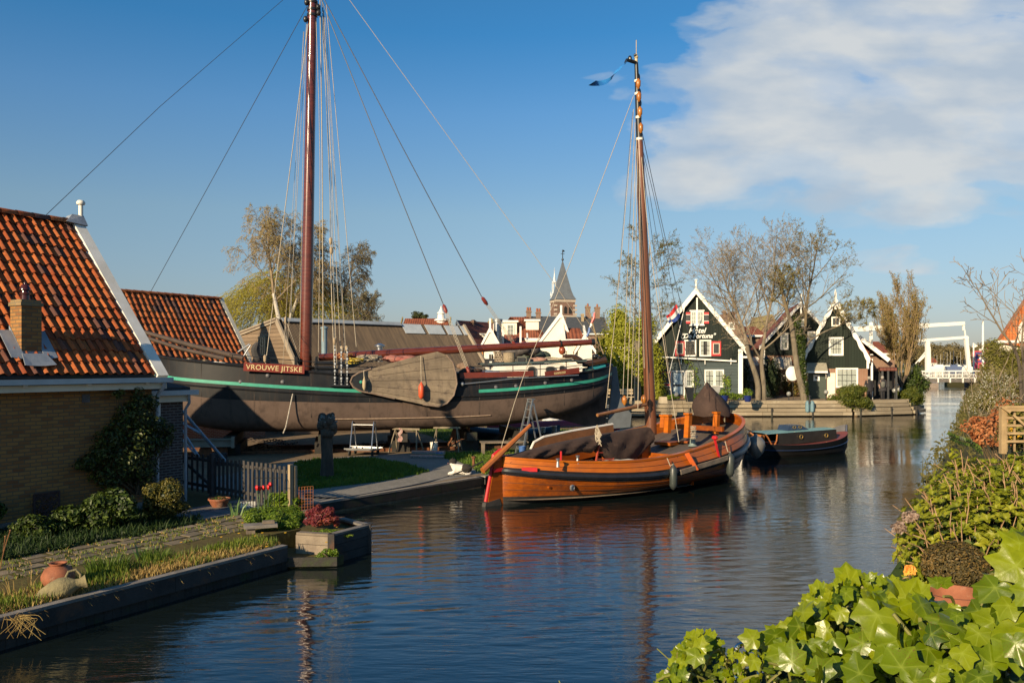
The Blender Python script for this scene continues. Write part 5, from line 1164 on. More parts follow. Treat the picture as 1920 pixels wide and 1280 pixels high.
m=MB(f2);m.bar((.05,-.05,ez-.02),(.05,1.3,ez+(rz_-ez)*.40),.10,.06,up=V((0,-.8,.6)));m.build('lead_verge',LEAD,T2)
pk=P(520,600,42.);ed=V((.75,.66,0)).normalized();T3=thing('boathouse','weathered clapboard boathouse with a brown corrugated roof behind the barge mast','boathouse',V((pk.x,pk.y,ZY)),math.atan2(ed.y,ed.x));f3=fr(T3)
pz=pk.z-ZY;LEN=11.6
EL,ER=XL=(4.7,pz-.62),(-2.05,pz-2.3)
CLAP=plankm('clapboard',(.23,.165,.105),(.15,.105,.07),.19,'v',.85,.22,.06,1.,lap=True)
m=MB(f3);m.prism([(0,EL[0]-.2,0),(0,EL[0]-.2,EL[1]-.1),(0,0,pz-.1),(0,ER[0]+.25,ER[1]-.05),(0,ER[0]+.25,0)],(LEN,0,0));m.build('wall',CLAP,T3)
m=MB(f3);k=150;prof=[]
top=V((0,0,pz));bot=V((0,ER[0],ER[1]));nn=V((0,-(top.z-bot.z),top.y-bot.y));nn=V((0,-(pz-ER[1]),-ER[0]*-1)).normalized()if False else V((0,-(pz-ER[1]),abs(ER[0]))).normalized()
rows=[[p+V((.2+(LEN-.3)*i/(k*2),0,0))+nn*(.035*(1 if i%2 else-1))for i in range(2*k+1)]for p in(bot,bot.lerp(top,.5),top)]
m.grid(rows);rf=m.build('roof',mat('corrugated_brown',(.125,.088,.058),(.07,.052,.04),1.6,.75,.2,12.,stretch=(4,.4,.4)),T3)
m=MB(f3);m.prism([(-.1,0,pz),(-.1,EL[0],EL[1]),(LEN,EL[0],EL[1]),(LEN,0,pz)],(0,0,.06));m.build('rear_slope',MATS['corrugated_brown'],rf)
for i,(a_,b_)in enumerate(((7.25,8.55),(8.8,9.95),(10.15,11.15),(11.3,11.58))):
 m=MB(f3);p=top.lerp(bot,.0);q=top.lerp(bot,.23);m.prism([p+V((a_,0,0))+nn*.05,p+V((b_,0,0))+nn*.05,q+V((b_,0,0))+nn*.05,q+V((a_,0,0))+nn*.05],nn*.02);m.build('skylight',mat('skylight_sheet',(.50,.54,.56),(.40,.44,.46),3.,.4),rf)
m=MB(f3);m.bar((.2,-.12,pz+.02),(7.2,-.12,pz+.02),.3,.05,up=V((0,-.6,.8)));m.build('ridge_flashing',mat('ridge_zinc',(.30,.33,.36),(.22,.25,.28),3.,.5),rf)
GBB=mat('grey_barge_board',(.33,.27,.20),(.24,.195,.145),2.,.85,.3);m=MB(f3);m.bar((-.03,.05,pz+.02),(-.03,ER[0]-.05,ER[1]-.02),.10,.26,up=V((0,0,1)));m.build('barge_board',GBB,T3);m=MB(f3);m.bar((-.03,.05,pz+.02),(-.03,EL[0]+.1,EL[1]),.10,.24,up=V((0,0,1)));m.build('barge_board',GBB,T3);m=MB(f3);m.bar((LEN+.02,.02,pz+.05),(LEN+.02,ER[0]-.05,ER[1]-.02),.14,.3,up=V((0,0,1)));m.build('barge_board',GBB,T3)
c=f3.inverted()@onplane(492,646,f3@V((-.02,0,0)),-ed)
F3w=f3@Matrix.Translation((0,0,0))@Matrix.Rotation(R(-90),4,'Z')
window(T3,F3w,-c.y-.42,-c.y+.42,c.z-.55,c.z+.42,.06,3,2,.06,mat('old_frame',(.33,.28,.17),(.26,.22,.13),3.,.8),panem=GLASS)
for px,y0,y1,r,mt,lab in((608,612,664,.14,mat('blue_flue_paint',(.20,.28,.33),(.15,.22,.26),3.,.5),'flue_pipe'),):
 p=P(px,y0+4,41);m=MB();m.lathe([(r,-1.3),(r,0)],p,12);m.lathe([(r*1.35,.0),(r*1.35,.06),(.02,.14)],p,12);m.build(lab,mt,T3,True)
ba=math.atan2(.676,.737);BT=thing('sailing_boat','varnished orange wooden fishing sailboat with a black wale, moored at the quay','sailing boat',(-.30,22.53,0),ba);fo=fr(BT)@Matrix.Diagonal((.945,1,1,1))
LO=11.0
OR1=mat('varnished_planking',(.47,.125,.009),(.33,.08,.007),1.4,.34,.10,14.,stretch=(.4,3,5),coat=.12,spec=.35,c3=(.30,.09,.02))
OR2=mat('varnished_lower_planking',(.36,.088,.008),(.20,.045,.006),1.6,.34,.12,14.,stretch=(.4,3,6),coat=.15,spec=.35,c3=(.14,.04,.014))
SEAM=mat('plank_seam',(.06,.022,.01),rough=.7)
def hbO(x):
 s=x/LO;return 1.98*max(0.,1-abs((s-.56)/.56 if s<.56 else(s-.56)/.44)**(2.3 if s<.56 else 3.6))**(.72 if s<.56 else .56)+.03
t_=lambda t:(lambda x:sinterp(t,x))
oS=t_([(0,1.22),(1.5,1.09),(3.2,1.01),(4.6,1.02),(6.2,1.13),(7.8,1.34),(9.4,1.62),(10.4,1.84),(11,1.98)])
oW=t_([(0,.99),(1.5,.85),(3.2,.745),(4.6,.725),(6.2,.81),(7.8,.955),(9.4,1.19),(10.4,1.40),(11,1.54)])
oB=t_([(0,.79),(1.5,.63),(3.2,.51),(4.6,.49),(6.2,.56),(7.8,.68),(9.4,.89),(10.4,1.08),(11,1.22)])
oK=t_([(0,-.2),(.5,-.35),(3,-.4),(9,-.4),(10.2,-.2),(10.7,.25),(11,.7)])
oA=t_([(0,.20),(3,.17),(8,.24),(10,.27),(10.6,.36),(11,.76)])
def wflow(k0,k1):return lambda x:k0+(k1-k0)*sinterp([(0,0),(.25,1),(.8,1),(1,0)],x/LO)
LVO=[(oK,.30),(oA,wflow(.55,.84)),(lerpz(oA,oB,.4),wflow(.72,.95)),(lerpz(oA,oB,.75),wflow(.88,.995)),(oB,wflow(.97,1.01)),(oW,1.02),(lerpz(oW,oS,.5),.985),(oS,.945)]
xo=[LO*(.5-.5*math.cos(math.pi*i/60))for i in range(61)]
hull(fo,xo,hbO,LVO,0,1).build('boot_top',mat('tar_black',(.012,.012,.013),(.03,.028,.026),5.,.6,.2),BT,True)
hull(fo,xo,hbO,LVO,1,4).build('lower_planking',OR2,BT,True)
m=hull(fo,xo,hbO,LVO,4,5,.045)
for s in(-1,1):
 for zf,of in((oB,1.0),(oW,1.0)):m.grid([[V((x,s*(hbO(x)*1.012+o2),zf(x)+dz))for o2,dz in((-.02,0),(.047,0.))][::s]for x in xo])
 m.tube([(x,s*(hbO(x)*1.015+.035),(oB(x)+oW(x))/2)for x in xo],.085,8)
m.build('wale',mat('black_wale',(.014,.015,.018),(.022,.023,.027),3.,.22,.05),BT,True)
hull(fo,xo,hbO,LVO,5,7).build('upper_planking',OR1,BT,True)
m=MB(fo)
for s in(-1,1):
 for za,zb,k,wf in((oA,oB,.33,wflow(.69,.94)),(oA,oB,.66,wflow(.84,.985)),(oW,oS,.45,lambda x:.988)):
  z=lerpz(za,zb,k);m.tube([(x,s*(hbO(x)*wf(x)+.004),z(x))for x in xo[2:-2]],.0075,4)
 for x,z0,z1 in((2.2,oW,oS),(5.4,oW,oS),(8.1,oW,oS)):m.tube([(x,s*(hbO(x)*.975+.012),z0(x)+.02),(x+.02,s*(hbO(x)*.955+.006),z1(x)-.03)],.006,4)
m.build('plank_seam',SEAM,BT)
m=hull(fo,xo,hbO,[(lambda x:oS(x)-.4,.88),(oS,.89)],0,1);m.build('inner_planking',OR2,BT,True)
m=MB(fo)
for s in(-1,1):m.grid([[V((x,s*(hbO(x)*.895-.03),oS(x)-.01)),V((x,s*(hbO(x)*.895-.03),oS(x)+.045)),V((x,s*(hbO(x)*.945+.03),oS(x)+.045)),V((x,s*(hbO(x)*.945+.03),oS(x)-.01))][::s]for x in xo])
m.build('cap_rail',OR1,BT,True)
m=MB(fo);m.grid([[V((x,y*hbO(x)*.90,oS(x)-.30))for y in(-1,-.5,0,.5,1)]for x in xo if x>6.4]);m.build('fore_deck',plankm('grey_deck',(.13,.10,.08),(.085,.068,.055),.13,'y',.7,.15),BT)
m=MB(fo);m.grid([[V((x,y*hbO(x)*.90,.12))for y in(-1,0,1)]for x in xo if x<6.5]);m.build('well_floor',OLDW,BT)
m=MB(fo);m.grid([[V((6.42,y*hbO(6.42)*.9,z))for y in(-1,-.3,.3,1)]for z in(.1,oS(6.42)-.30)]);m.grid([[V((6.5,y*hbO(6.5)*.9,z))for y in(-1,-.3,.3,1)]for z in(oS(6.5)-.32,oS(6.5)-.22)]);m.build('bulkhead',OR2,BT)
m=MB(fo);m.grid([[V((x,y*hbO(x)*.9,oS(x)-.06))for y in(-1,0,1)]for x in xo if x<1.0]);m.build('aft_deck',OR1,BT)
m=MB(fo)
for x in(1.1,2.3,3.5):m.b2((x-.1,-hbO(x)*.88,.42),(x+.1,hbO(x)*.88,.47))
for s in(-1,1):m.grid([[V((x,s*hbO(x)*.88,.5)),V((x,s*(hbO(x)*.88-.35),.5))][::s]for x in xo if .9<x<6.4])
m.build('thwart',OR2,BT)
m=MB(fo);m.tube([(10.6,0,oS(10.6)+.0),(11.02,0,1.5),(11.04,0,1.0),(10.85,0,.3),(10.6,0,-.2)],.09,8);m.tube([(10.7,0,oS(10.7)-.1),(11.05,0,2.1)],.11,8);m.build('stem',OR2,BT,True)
def OPx(px,py,y=0.):
 p0=fo@V((0,y,0));n_=fo.to_3x3()@V((0,1,0));return fo.inverted()@onplane(px,py,p0,n_)
def OW(px,py,y=0.):return fo@OPx(px,py,y)
for px,py,hgt,y_ in((1252,795,.55,-.4),(1290,798,.75,-.9),(1343,793,.7,-.6),(1244,790,.4,.6)):
 q=OPx(px,py,y_);m=MB(fo);m.box(q,(.18,.16,hgt),(0,R(6),0));m.box(q+V((0,0,hgt/2)),(.22,.20,.06));m.build('timber_head',OR1,BT)
m=MB(fo);m.box((9.4,0,oS(9.4)-.05),(.12,1.9,.16));m.box((8.3,-.2,oS(8.3)-.24),(.3,.25,.06),(0,0,.3));m.box((7.9,.2,oS(7.9)-.22),(.75,.6,.10),(0,0,.1));m.build('deck_hatch',OR2,BT)
m=MB(fo);q=V((8.0,-.7,oS(8)-.28));m.lathe([(.16,0),(.10,.06),(.09,.22),(.16,.28),(.14,.32)],q,12);m.build('capstan',mat('grey_green_iron',(.20,.25,.23),rough=.5),BT,True)
m=MB(fo);m.prism([(-.05,-.06,-.35),(-.62,-.06,-.35),(-.52,-.06,.08),(-.36,-.06,.75),(-.28,-.06,1.12),(.12,-.06,1.28),(.18,-.06,.6),(.05,-.06,0)],(0,.12,0));rd=m.build('rudder',OR2,BT)
m=MB(fo);m.prism([(-.58,-.07,-.35),(-.72,-.07,-.30),(-.60,-.07,.10),(-.10,-.07,.17),(.06,-.07,-.2)],(0,.14,0));m.build('rudder_foot',mat('old_tar',(.035,.034,.033),(.06,.055,.05),6.,.8,.3),rd)
m=MB(fo);m.tube([(-.55,0,.12),(-.39,0,.75),(-.31,0,1.12),(-.26,0,1.30),(-.02,0,1.42),(.15,0,1.44)],[.05,.045,.05,.06,.06,.04],8);m.build('red_edge',REDP,rd,True)
m=MB(fo)
for x0,x1 in((-.35,.22),(.25,.62)):
 m.b2((x0,-.10-(.02 if x0<0 else 0),.88+(.05 if x0>0 else 0)),(x1,-.065 if x0<0 else-.14,.97+(.05 if x0>0 else 0)))
m.box((.45,-hbO(.45)*1.03-.08,.94),(.42,.05,.11),(0,0,-.75));m.build('rudder_strap',REDP,BT)
m=MB(fo);a,b=OPx(905,882,-.1),OPx(994,797,-.1);m.tube([a,a.lerp(b,.35),a.lerp(b,.75),b],[.085,.08,.062,.05],8);m.build('tiller',mat('tiller_orange',(.40,.13,.03),(.32,.10,.025),3.,.3),BT)
q0,q1=OPx(1220,790),OPx(1193,118);d=q1-q0
m=MB(fo);m.tube([q0-V((0,0,.4)),q0,q0+d*.25,q0+d*.55,q0+d*.78,q0+d*.795],[.19,.185,.165,.14,.115,.10],14);m.build('mast',mat('pine_mast',(.17,.065,.032),(.10,.038,.02),2.5,.32,.12,16.,stretch=(3,3,.4),coat=.25),BT,True)
m=MB(fo);m.tube([q0+d*.775,q0+d*.9,q0+d],[.105,.085,.06],12);m.build('topmast',BLACK,BT,True)
m=MB(fo)
for k,r in((.79,.125),(.85,.105),(.915,.095),(.95,.088)):m.tube([q0+d*k-d.normalized()*.035,q0+d*k+d.normalized()*.035],r,12)
m.build('mast_band',WHITE,BT,True)
for k,s in((.937,-.21),(.902,-.19),(.862,-.13),(.818,-.10)):
 m=MB(fo);c=q0+d*k+V((s*.74,-.1+s*.3,0));m.lathe([(.02,-.17),(.075,-.08),(.08,.07),(.02,.15)],c,10);m.tube([c+V((0,0,.14)),q0+d*(k+.012)],.02,5);m.build('block',mat('amber_block',(.42,.17,.03),(.30,.10,.02),5.,.3),BT,True)
for k,s in((.96,.09),(.92,.11),(.89,.12)):m=MB(fo);m.ball(q0+d*k+V((s*.7,0,0)),.07,7,2.);m.build('block',BLACK,BT,True)
m=MB(fo);m.tube([q0+d,q0+d+V((0,0,.12)),q0+d+V((0,0,.28))],[.05,.045,.03],8);m.ball(q0+d+V((0,0,.17)),.065,8);m.tube([q0+d+V((0,0,.28)),q0+d+V((0,0,.7))],.012,5);m.build('truck',mat('gilt_truck',(.5,.4,.22),rough=.4),BT,True)
m=MB(fo);m.tube([q0+d*1.0,OPx(1187,116),OPx(1175,113),OPx(1172,118)],[.05,.06,.05,.03],7);m.ball(OPx(1181,111),.07,7,1.5);m.ball(OPx(1191,104),.05,6);m.build('vane_arm',BLACK,BT,True)
pn=cubic([OPx(1174,116),OPx(1160,130),OPx(1146,147),OPx(1128,156),OPx(1110,156)],6);m=MB(fo)
rows=[]
for i,p in enumerate(pn):
 k=i/(len(pn)-1);w_=.115-.05*math.sin(k*9)**2+.07*k**4;a_=1.2*math.sin(k*7)+.4;s_=V((.3*math.sin(a_)*w_,-w_*math.sin(a_),w_*math.cos(a_)));rows.append([p-s_*.7,p,p+s_*.7])
m.grid(rows);tag(m.build('pennant',mat('blue_pennant',(.02,.14,.46),(.03,.24,.55),3.,.6),None,True),'long twisting blue pennant streaming from the orange boat masthead','pennant')
m1,m2=MB(),MB()
def ln(mb,pts,r,y0=0.,y1=0.):mb.tube(cubic([OW(px,py,y0+(y1-y0)*i/(len(pts)-1))for i,(px,py)in enumerate(pts)],3),r*.78,5)
for pts,r,y1 in(([(1188,180),(1066,500),(985,695),(938,845)],.013,0),([(1188,205),(1172,400),(1157,560),(1136,765)],.013,.2),([(1191,230),(1180,430),(1168,740)],.013,.3),([(1194,260),(1186,450),(1176,755)],.014,-.1),([(1196,270),(1192,470),(1183,760)],.012,-.2),([(1198,270),(1200,500),(1196,765)],.016,-.3),([(1197,240),(1204,500),(1208,690)],.016,-.2),([(1201,270),(1215,430),(1244,640),(1273,828)],.014,-1.75),([(1201,262),(1262,620),(1300,800)],.010,1.5),([(1203,290),(1240,580),(1262,760)],.010,1.2)):ln(m1,pts,r,0,y1)
for pts,r,y1 in(([(1199,225),(1246,440),(1290,620),(1337,760),(1352,790)],.013,0),([(1199,255),(1240,430),(1275,620),(1312,735)],.011,-.4),([(1197,280),(1192,500),(1190,755)],.011,-.2),([(1186,210),(1160,520),(1143,700)],.009,.4)):ln(m2,pts,r,0,y1)
m1.build('halyard',PALER,BT);m2.build('wire_stay',WIRE,BT)
for px,py in((1171,750),(1207,748)):m=MB();m.lathe([(.02,-.15),(.085,-.05),(.085,.06),(.02,.14)],OW(px,py,-.2),10);m.build('block',MATS['amber_block'],BT,True)
m=MB(fo);m.tube([OPx(1120,778,-.2),OPx(1210,758,-.2)],[.05,.065],10);m.build('gaff',mat('gaff_wood',(.28,.13,.05),(.2,.09,.035),4.,.35),BT,True)
m=MB(fo);m.tube([OPx(948,858,.1),OPx(1215,800,.1)],[.07,.085],10);m.build('boom',MATS['gaff_wood'],BT,True)
m=MB(fo);n_=46;bt,tp=[],[]
for i in range(n_+1):
 k=i/n_;top=OPx(945+270*k,855-55*k-6*math.sin(k*3.14),.0)
 dep=(.16+.34*k)if k<.62 else((.38+.42*math.sin((k-.62)/.38*3.14))if k<.96 else .45)
 dep*=1.12
 if abs(k-.62)<.03:dep=.3
 row=[]
 for j in range(13):
  q=math.pi*j/12;f_=.035*math.sin(k*46+j*.9)+.02*math.sin(k*23+j*2)
  row.append(top+V((.02*math.sin(j*3+k*31),-(.21+f_)*math.sin(q)-.08*(j/12),-dep*(1-math.cos(q))/2*1.15+.03*math.sin(k*40)*(j/12))))
 rows2=row+[top+V((0,.14+.03*math.sin(k*30),-dep*.95)),top+V((0,.16,-dep*.3))]
 bt.append(rows2)
m.grid(bt,None,True);tag(m.build('furled_sail',CANVAS,None,'all'),'dark brown sail furled along the boom of the orange boat','sail')
m=MB()
for px in(1219,):c=OW(px,822 if px<1200 else 812,-.05);m.tube([c+V((.02*math.sin(a*.7),-.13*math.cos(a*.7)-.06,.17*math.sin(a*.7)-.1))for a in range(10)],.014,5)
for k in range(7):a0=U(0,6);c=OW(1118,806,-.2);m.tube(cubic([c+V((math.cos(a0+j*1.7)*.05+.02*j,-.05,math.sin(a0+j*1.3)*.16-.05*k))for j in range(6)],3),.014,5)
tag(m.build('sail_tie',PALER),'pale rope ties round the furled brown sail','rope')
m=MB();c=OW(1333,768,0);base=OW(1333,772)
rows=[]
for j in range(11):
 k=j/10;r=[.62,.63,.62,.58,.52,.45,.37,.28,.19,.10,.02][j];rows.append([base+V((math.cos(a*.4)*r*(1+.12*math.sin(a*2.3+k*4))+.02-k*.15,math.sin(a*.4)*r*.8,-.12+1.12*k+.03*math.sin(a*1.7)))for a in range(16)])
m.grid(rows,None,True);tag(m.build('jib_bag',CANVAS,None,'all'),'pointed brown canvas heap of the foresail stowed on the bow','sail')
m=MB(fo);lb=[OPx(px,py,2.02)for px,py in((996,842),(1002,829),(1020,819),(1072,808),(1150,795),(1152,830),(1000,852))]
m.prism([V(p)-V((0,.0,0))for p in lb],(0,.07,0));l_=m.build('leeboard',mat('leeboard_wood',(.26,.12,.05),(.17,.08,.035),3.,.5,.2),BT);m=MB(fo);m.tube([V(p)+V((0,.03,0))for p in lb[:5]],.04,6);m.build('white_edge',WHITE,l_)
m=MB(fo);m.b2((6.1,-.1,.1),(6.55,.35,1.25));m.build('mast_case',OR2,BT)
t=thing('red_ladder','small red wooden ladder standing in the cockpit of the orange boat','ladder',OW(1126,850,-.1)-V((0,0,.35)));a,b=OW(1117,868,-.2),OW(1124,828,-.2);s_=OW(1148,868,-.2)-a
for o_ in(V((0,0,0)),s_):m=MB();m.bar(a+o_,b+o_,.05,.04);m.build('rail',mat('ladder_red',(.36,.05,.025),(.28,.04,.02),4.,.5),t)
for k in(.2,.5,.8):m=MB();m.bar(a.lerp(b,k),a.lerp(b,k)+s_,.03,.03);m.build('rung',MATS['ladder_red'],t)
m=MB(fo);m.box((4.3,-.35,.62),(.75,.5,.5));m.box((4.9,-.5,.7),(.5,.4,.32));m.build('engine_box',WHITE,BT)
m=MB(fo);m.box((3.1,-1.15,.93),(1.1,.5,.05),(0,-.05,.1));m.build('side_bench',mat('red_bench',(.30,.07,.03),(.24,.05,.025),3.,.35),BT)
FEN=mat('grey_green_fender',(.05,.06,.055),(.03,.035,.035),4.,.4)
def sidept(x,z,o_=.12):return fo@V((x,-hbO(x)*1.02-o_,z))
hang_fender('fender','dark fender hanging amidships on the orange boat, left of the grey board',sidept(4.9,.50),.62,.11,FEN,sidept(4.75,1.05,.02))
hang_fender('fender','dark fender hanging near the bow of the orange boat',sidept(7.9,.62),.64,.125,FEN,sidept(7.75,1.35,.02))
t=thing('fender_board','grey weathered fender board hung along the black wale','board',sidept(6.3,.7));m=MB();m.bar(sidept(5.2,.62,.14),sidept(7.7,.86,.14),.05,.13);m.build('board',OLDW,t)
m=MB(fo);m.bar((5.75,-hbO(5.75)*.99-.03,1.12),(6.0,-hbO(6)*1.02-.13,.62),.16,.03,up=V((1,0,0)));m.build('orange_wedge',mat('wedge_orange',(.55,.12,.03),(.45,.09,.02),4.,.4),BT)
m=MB(fo);a,b=V((7.25,-hbO(7.2)*.98-.04,1.42)),V((7.4,-hbO(7.3)*1.0-.06,.86));m.bar(a,b,.05,.05);m.ball(a+V((0,0,.06)),.1,7,.7);m.build('red_lashing',REDP,BT)
m=MB(fo);a=OPx(1300,812,-1.6)
for k in range(8):m.tube([a+V((.08*math.cos(j*.8+k),.08*math.sin(j*.8+k),-.15+k*.05))for j in range(8)],.015,5)
m.build('rope_coil',PALER,BT)
m=MB(fo);c=V((1.55,-hbO(1.55)*.99-.02,.42));m.lathe([(.085,-.02),(.085,.02),(.055,.03),(.05,-.0)],c,14,m=Euler((R(90),0,0)).to_matrix());m.build('exhaust_port',STEEL,BT)
m=MB(fo);q=OPx(1052,868,-.9);m.tube([q,q+V((0,0,.32))],.03,7);m.build('red_pin',REDP,BT)
for px,py in((1046,868),(1083,862)):m=MB(fo);q=OPx(px,py,-1.2);m.lathe([(.05,-.1),(.03,.05),(.06,.12)],q,8);m.build('cleat',STEEL,BT)
LN=thing('motor_launch','small dark launch with sea green cabin roof and brass portholes, beyond the orange boat bow','motor boat',(9.25,33.9,0),R(24));fl_=fr(LN)@Matrix.Diagonal((1,1,.80,1));LL=5.3
def hbL(x):s=x/LL;return 1.0*max(0.,1-abs((s-.42)/.42 if s<.42 else(s-.42)/.58)**(3. if s<.42 else 2.3))**.6+.015
lS=t_([(0,.72),(2,.62),(3.6,.70),(4.6,.86),(5.3,1.08)]);lW=t_([(0,.40),(2,.34),(3.6,.40),(4.6,.52),(5.3,.70)]);lK=t_([(0,-.2),(4.6,-.25),(5.1,.0),(5.3,.3)]);lA=t_([(0,.14),(4.6,.16),(5.3,.36)])
LVL=[(lK,.5),(lA,.88),(lW,.97),(lambda x:lW(x)+.03,1.),(lS,1.0)];xl=[LL*(.5-.5*math.cos(math.pi*i/40))for i in range(41)]
hull(fl_,xl,hbL,LVL,0,1).build('boot_top',MATS['tar_black'],LN,True);hull(fl_,xl,hbL,LVL,1,2).build('lower_side',mat('launch_grey',(.014,.013,.013),(.01,.01,.01),3.,.5,spec=.2),LN,True);m=hull(fl_,xl,hbL,LVL,3,4);m.build('upper_side',mat('launch_black',(.008,.009,.011),rough=.35,spec=.2),LN,True)
m=MB(fl_)
for s in(-1,1):m.tube([(x,s*(hbL(x)+.0),lW(x)+.015)for x in xl],.024,6)
m.build('rubbing_strake',mat('launch_strake',(.025,.04,.09),rough=.3),LN,True)
m=MB(fl_);m.grid([[V((x,s*hbL(x)*.98,lS(x)-.01))for s in(-1,-.5,0,.5,1)]for x in xl]);m.build('deck',mat('launch_deck',(.20,.05,.045),(.16,.04,.035),3.,.5),LN)
m=MB(fl_);m.prism([(1.0,-.74,lS(2)-.02),(1.0,-.70,1.18),(4.25,-.52,1.25),(4.25,-.55,lS(4)-.03)],(0,.02,0));m.prism([(1.0,.74,lS(2)-.02),(1.0,.70,1.18),(4.25,.52,1.25),(4.25,.55,lS(4)-.03)],(0,-.02,0));m.prism([(4.25,-.55,lS(4)-.03),(4.25,.55,lS(4)-.03),(4.25,.52,1.25),(4.25,-.52,1.25)],(.02,0,0));cb=m.build('cabin',mat('launch_cabin',(.02,.018,.017),(.028,.025,.023),3.,.4,spec=.25),LN)
m=MB(fl_);m.grid([[V((x,y*(.76-.07*(x-.6)),1.19+.022*(x-.9)+.05*(1-y*y)))for y in(-1,-.5,0,.5,1)]for x in(.45,1.2,2,3,4.3)]);m.build('roof',mat('roof_sea_green',(.20,.36,.33),(.17,.31,.29),3.,.5),cb,True)
for x in(2.25,3.65):
 c=V((x,-.74+.05*(x-1)*1.2,.98));m=MB(fl_);mr_=Euler((R(90),0,R(3))).to_matrix();m.lathe([(.085,.0),(.115,.0),(.115,.04),(.085,.04)],c+V((0,-.01,0)),18,cap=False,m=mr_,sx=.8);m.build('porthole',mat('brass',(.55,.40,.16),(.42,.30,.12),5.,.3,metal=.7),cb);m=MB(fl_);m.lathe([(.086,.015),(.001,.016)],c,16,m=mr_,sx=.8,cap=False);m.build('porthole_pane',MATS['dark_pane'],cb)
m=MB(fl_);m.prism([(1.9,-.32,1.26),(2.05,-.24,1.50),(2.65,-.24,1.52),(3.0,-.32,1.28)],(0,.62,0));sk=m.build('skylight',mat('skylight_navy',(.03,.05,.09),(.025,.04,.07),3.,.3),LN)
for x in(2.2,2.5):c=V((x+.05,-.27,1.42));m=MB(fl_);m.lathe([(.055,.0),(.08,.0),(.08,.03),(.055,.03)],c+V((0,-.02,0)),16,cap=False,m=Euler((R(75),0,0)).to_matrix());m.build('porthole',MATS['brass'],sk)
m=MB(fl_);m.tube([(5.2,0,.3),(5.34,0,.8),(5.36,0,1.42)],[.05,.05,.04],7);m.build('stem',MATS['launch_strake'],LN,True)
m=MB(fl_);m.grid([[V((x,-s_*hbL(x),lS(x))),V((x,-s_*hbL(x)*1.02,lS(x)+.05+.30*((x-4.2)/1.1)**1.5))]for x in[4.2+.11*i for i in range(11)]for s_ in(-1,)]);m.build('spray_cloth',mat('dodger_grey',(.10,.10,.11),rough=.7),LN)
m=MB(fl_);m.tube([(.75,-.7,.65),(.55,-.72,1.0),(.45,-.70,1.17)],.03,6);m.tube([(.55,-.2,.65),(.35,-.3,1.0),(.3,.1,1.22)],.035,6);m.b2((.5,-.5,.75),(.56,.5,1.12));m.tube([(1.0,-.72,1.15),(.9,-.8,.85),(.8,-.8,.66)],.025,5);m.build('cockpit_frame',mat('orange_teak',(.42,.16,.05),(.34,.12,.04),4.,.4),LN)
q=sidept(10.75,1.05,.5)+V((.15,.3,-.1));t=thing('ball_fender','round grey ball fender at the bow between the two boats','fender',q-V((0,0,.35)));m=MB();m.lathe([(.01,-.45),(.10,-.40),(.25,-.22),(.32,.0),(.30,.14),(.2,.27),(.07,.33),(.05,.40)],q,18);m.build('body',mat('ball_grey',(.16,.155,.15),(.12,.12,.115),3.,.35),t,True);m=MB();m.tube([q+V((0,0,.38)),fo@V((10.9,0,1.95))],.014,5);m.build('rope',BLACK,t)
def grow(m,p,d,L,r,lev,K,tips,tw=None):
 """one branch and, from it, its own branches"""
 n_=K['seg'][lev];d=d.normalized();pts=[p.copy()];dirs=[d.copy()]
 for i in range(n_):
  d=d+V((U(-1,1),U(-1,1),U(-1,1)))*K['wig'][lev]+V((0,0,K['trop'][lev]));d.normalize();p=p+d*(L/n_);pts.append(p.copy());dirs.append(d.copy())
 last=lev==len(K['k'])
 e=r*(.35 if not last else .5);rad=[r+(e-r)*i/n_ for i in range(n_+1)]
 mb=tw if(tw is not None and lev>=K.get('twl',2))else m
 mb.tube(pts,[max(x,K['rmin'])for x in rad],7 if lev==0 else(5 if lev==1 else 3),False)
 if last:tips.append((pts,dirs));return
 k=K['k'][lev]
 for i in range(k):
  f=K['from'][lev]+(1-K['from'][lev])*(i+rnd())/k;j=min(int(f*n_),n_-1);q=f*n_-j;b=pts[j].lerp(pts[j+1],q);dd=dirs[j+1]
  a=K['ang'][lev]*U(.7,1.25);o_=dd.orthogonal().normalized();o_.rotate(Matrix.Rotation(i*2.4+U(-.6,.6),3,dd));nd=dd*math.cos(a)+o_*math.sin(a)
  grow(m,b,nd,L*K['len'][lev]*U(.7,1.15)*(1.15-.45*f),max(rad[j]*K['rr'][lev],K['rmin']),lev+1,K,tips,tw)
def bare_tree(name,label,trunks,K,bark,twm,r0,L0,leafspec=None,group=None,d0=None):
 """trunks: lists of world points; each ends in a grown crown"""
 t=thing(name,label,'tree',trunks[0][0],0,group);tips=[];mt,mc=MB(),MB()
 for tr,r_,l_,dd in trunks_iter(trunks,r0,L0,d0):
  pts=cubic(tr,5);n_=len(pts);mt.tube(pts,[r_*(1-.45*i/(n_-1))for i in range(n_)],9)
  d=(pts[-1]-pts[-3]).normalized()if dd is None else dd
  K0=dict(K);grow(mc,pts[-1],d,l_,r_*.55,0,K0,tips,mc)
  for s_ in K.get('side',()):
   j=int(s_*(n_-1));o_=V((U(-1,1),U(-1,1),.75)).normalized();grow(mc,pts[j],o_,l_*.7,r_*.35,1,K0,tips,mc)
 mt.build('trunk',bark,t,True);c=mc.build('branches',twm,t)
 if leafspec:
  ml=MB();per,size,mat_,drop=leafspec
  for pts,dirs in tips:
   for i in range(per):q=rnd()*(len(pts)-1);j=int(q);ml.leaf(pts[j].lerp(pts[min(j+1,len(pts)-1)],q-j)+V((U(-1,1),U(-1,1),U(-1,1)))*size,V((U(-1,1),U(-1,1),U(0,1))),size*U(.6,1.3),.6)
  ml.build('leaves',mat_,t)
 return t
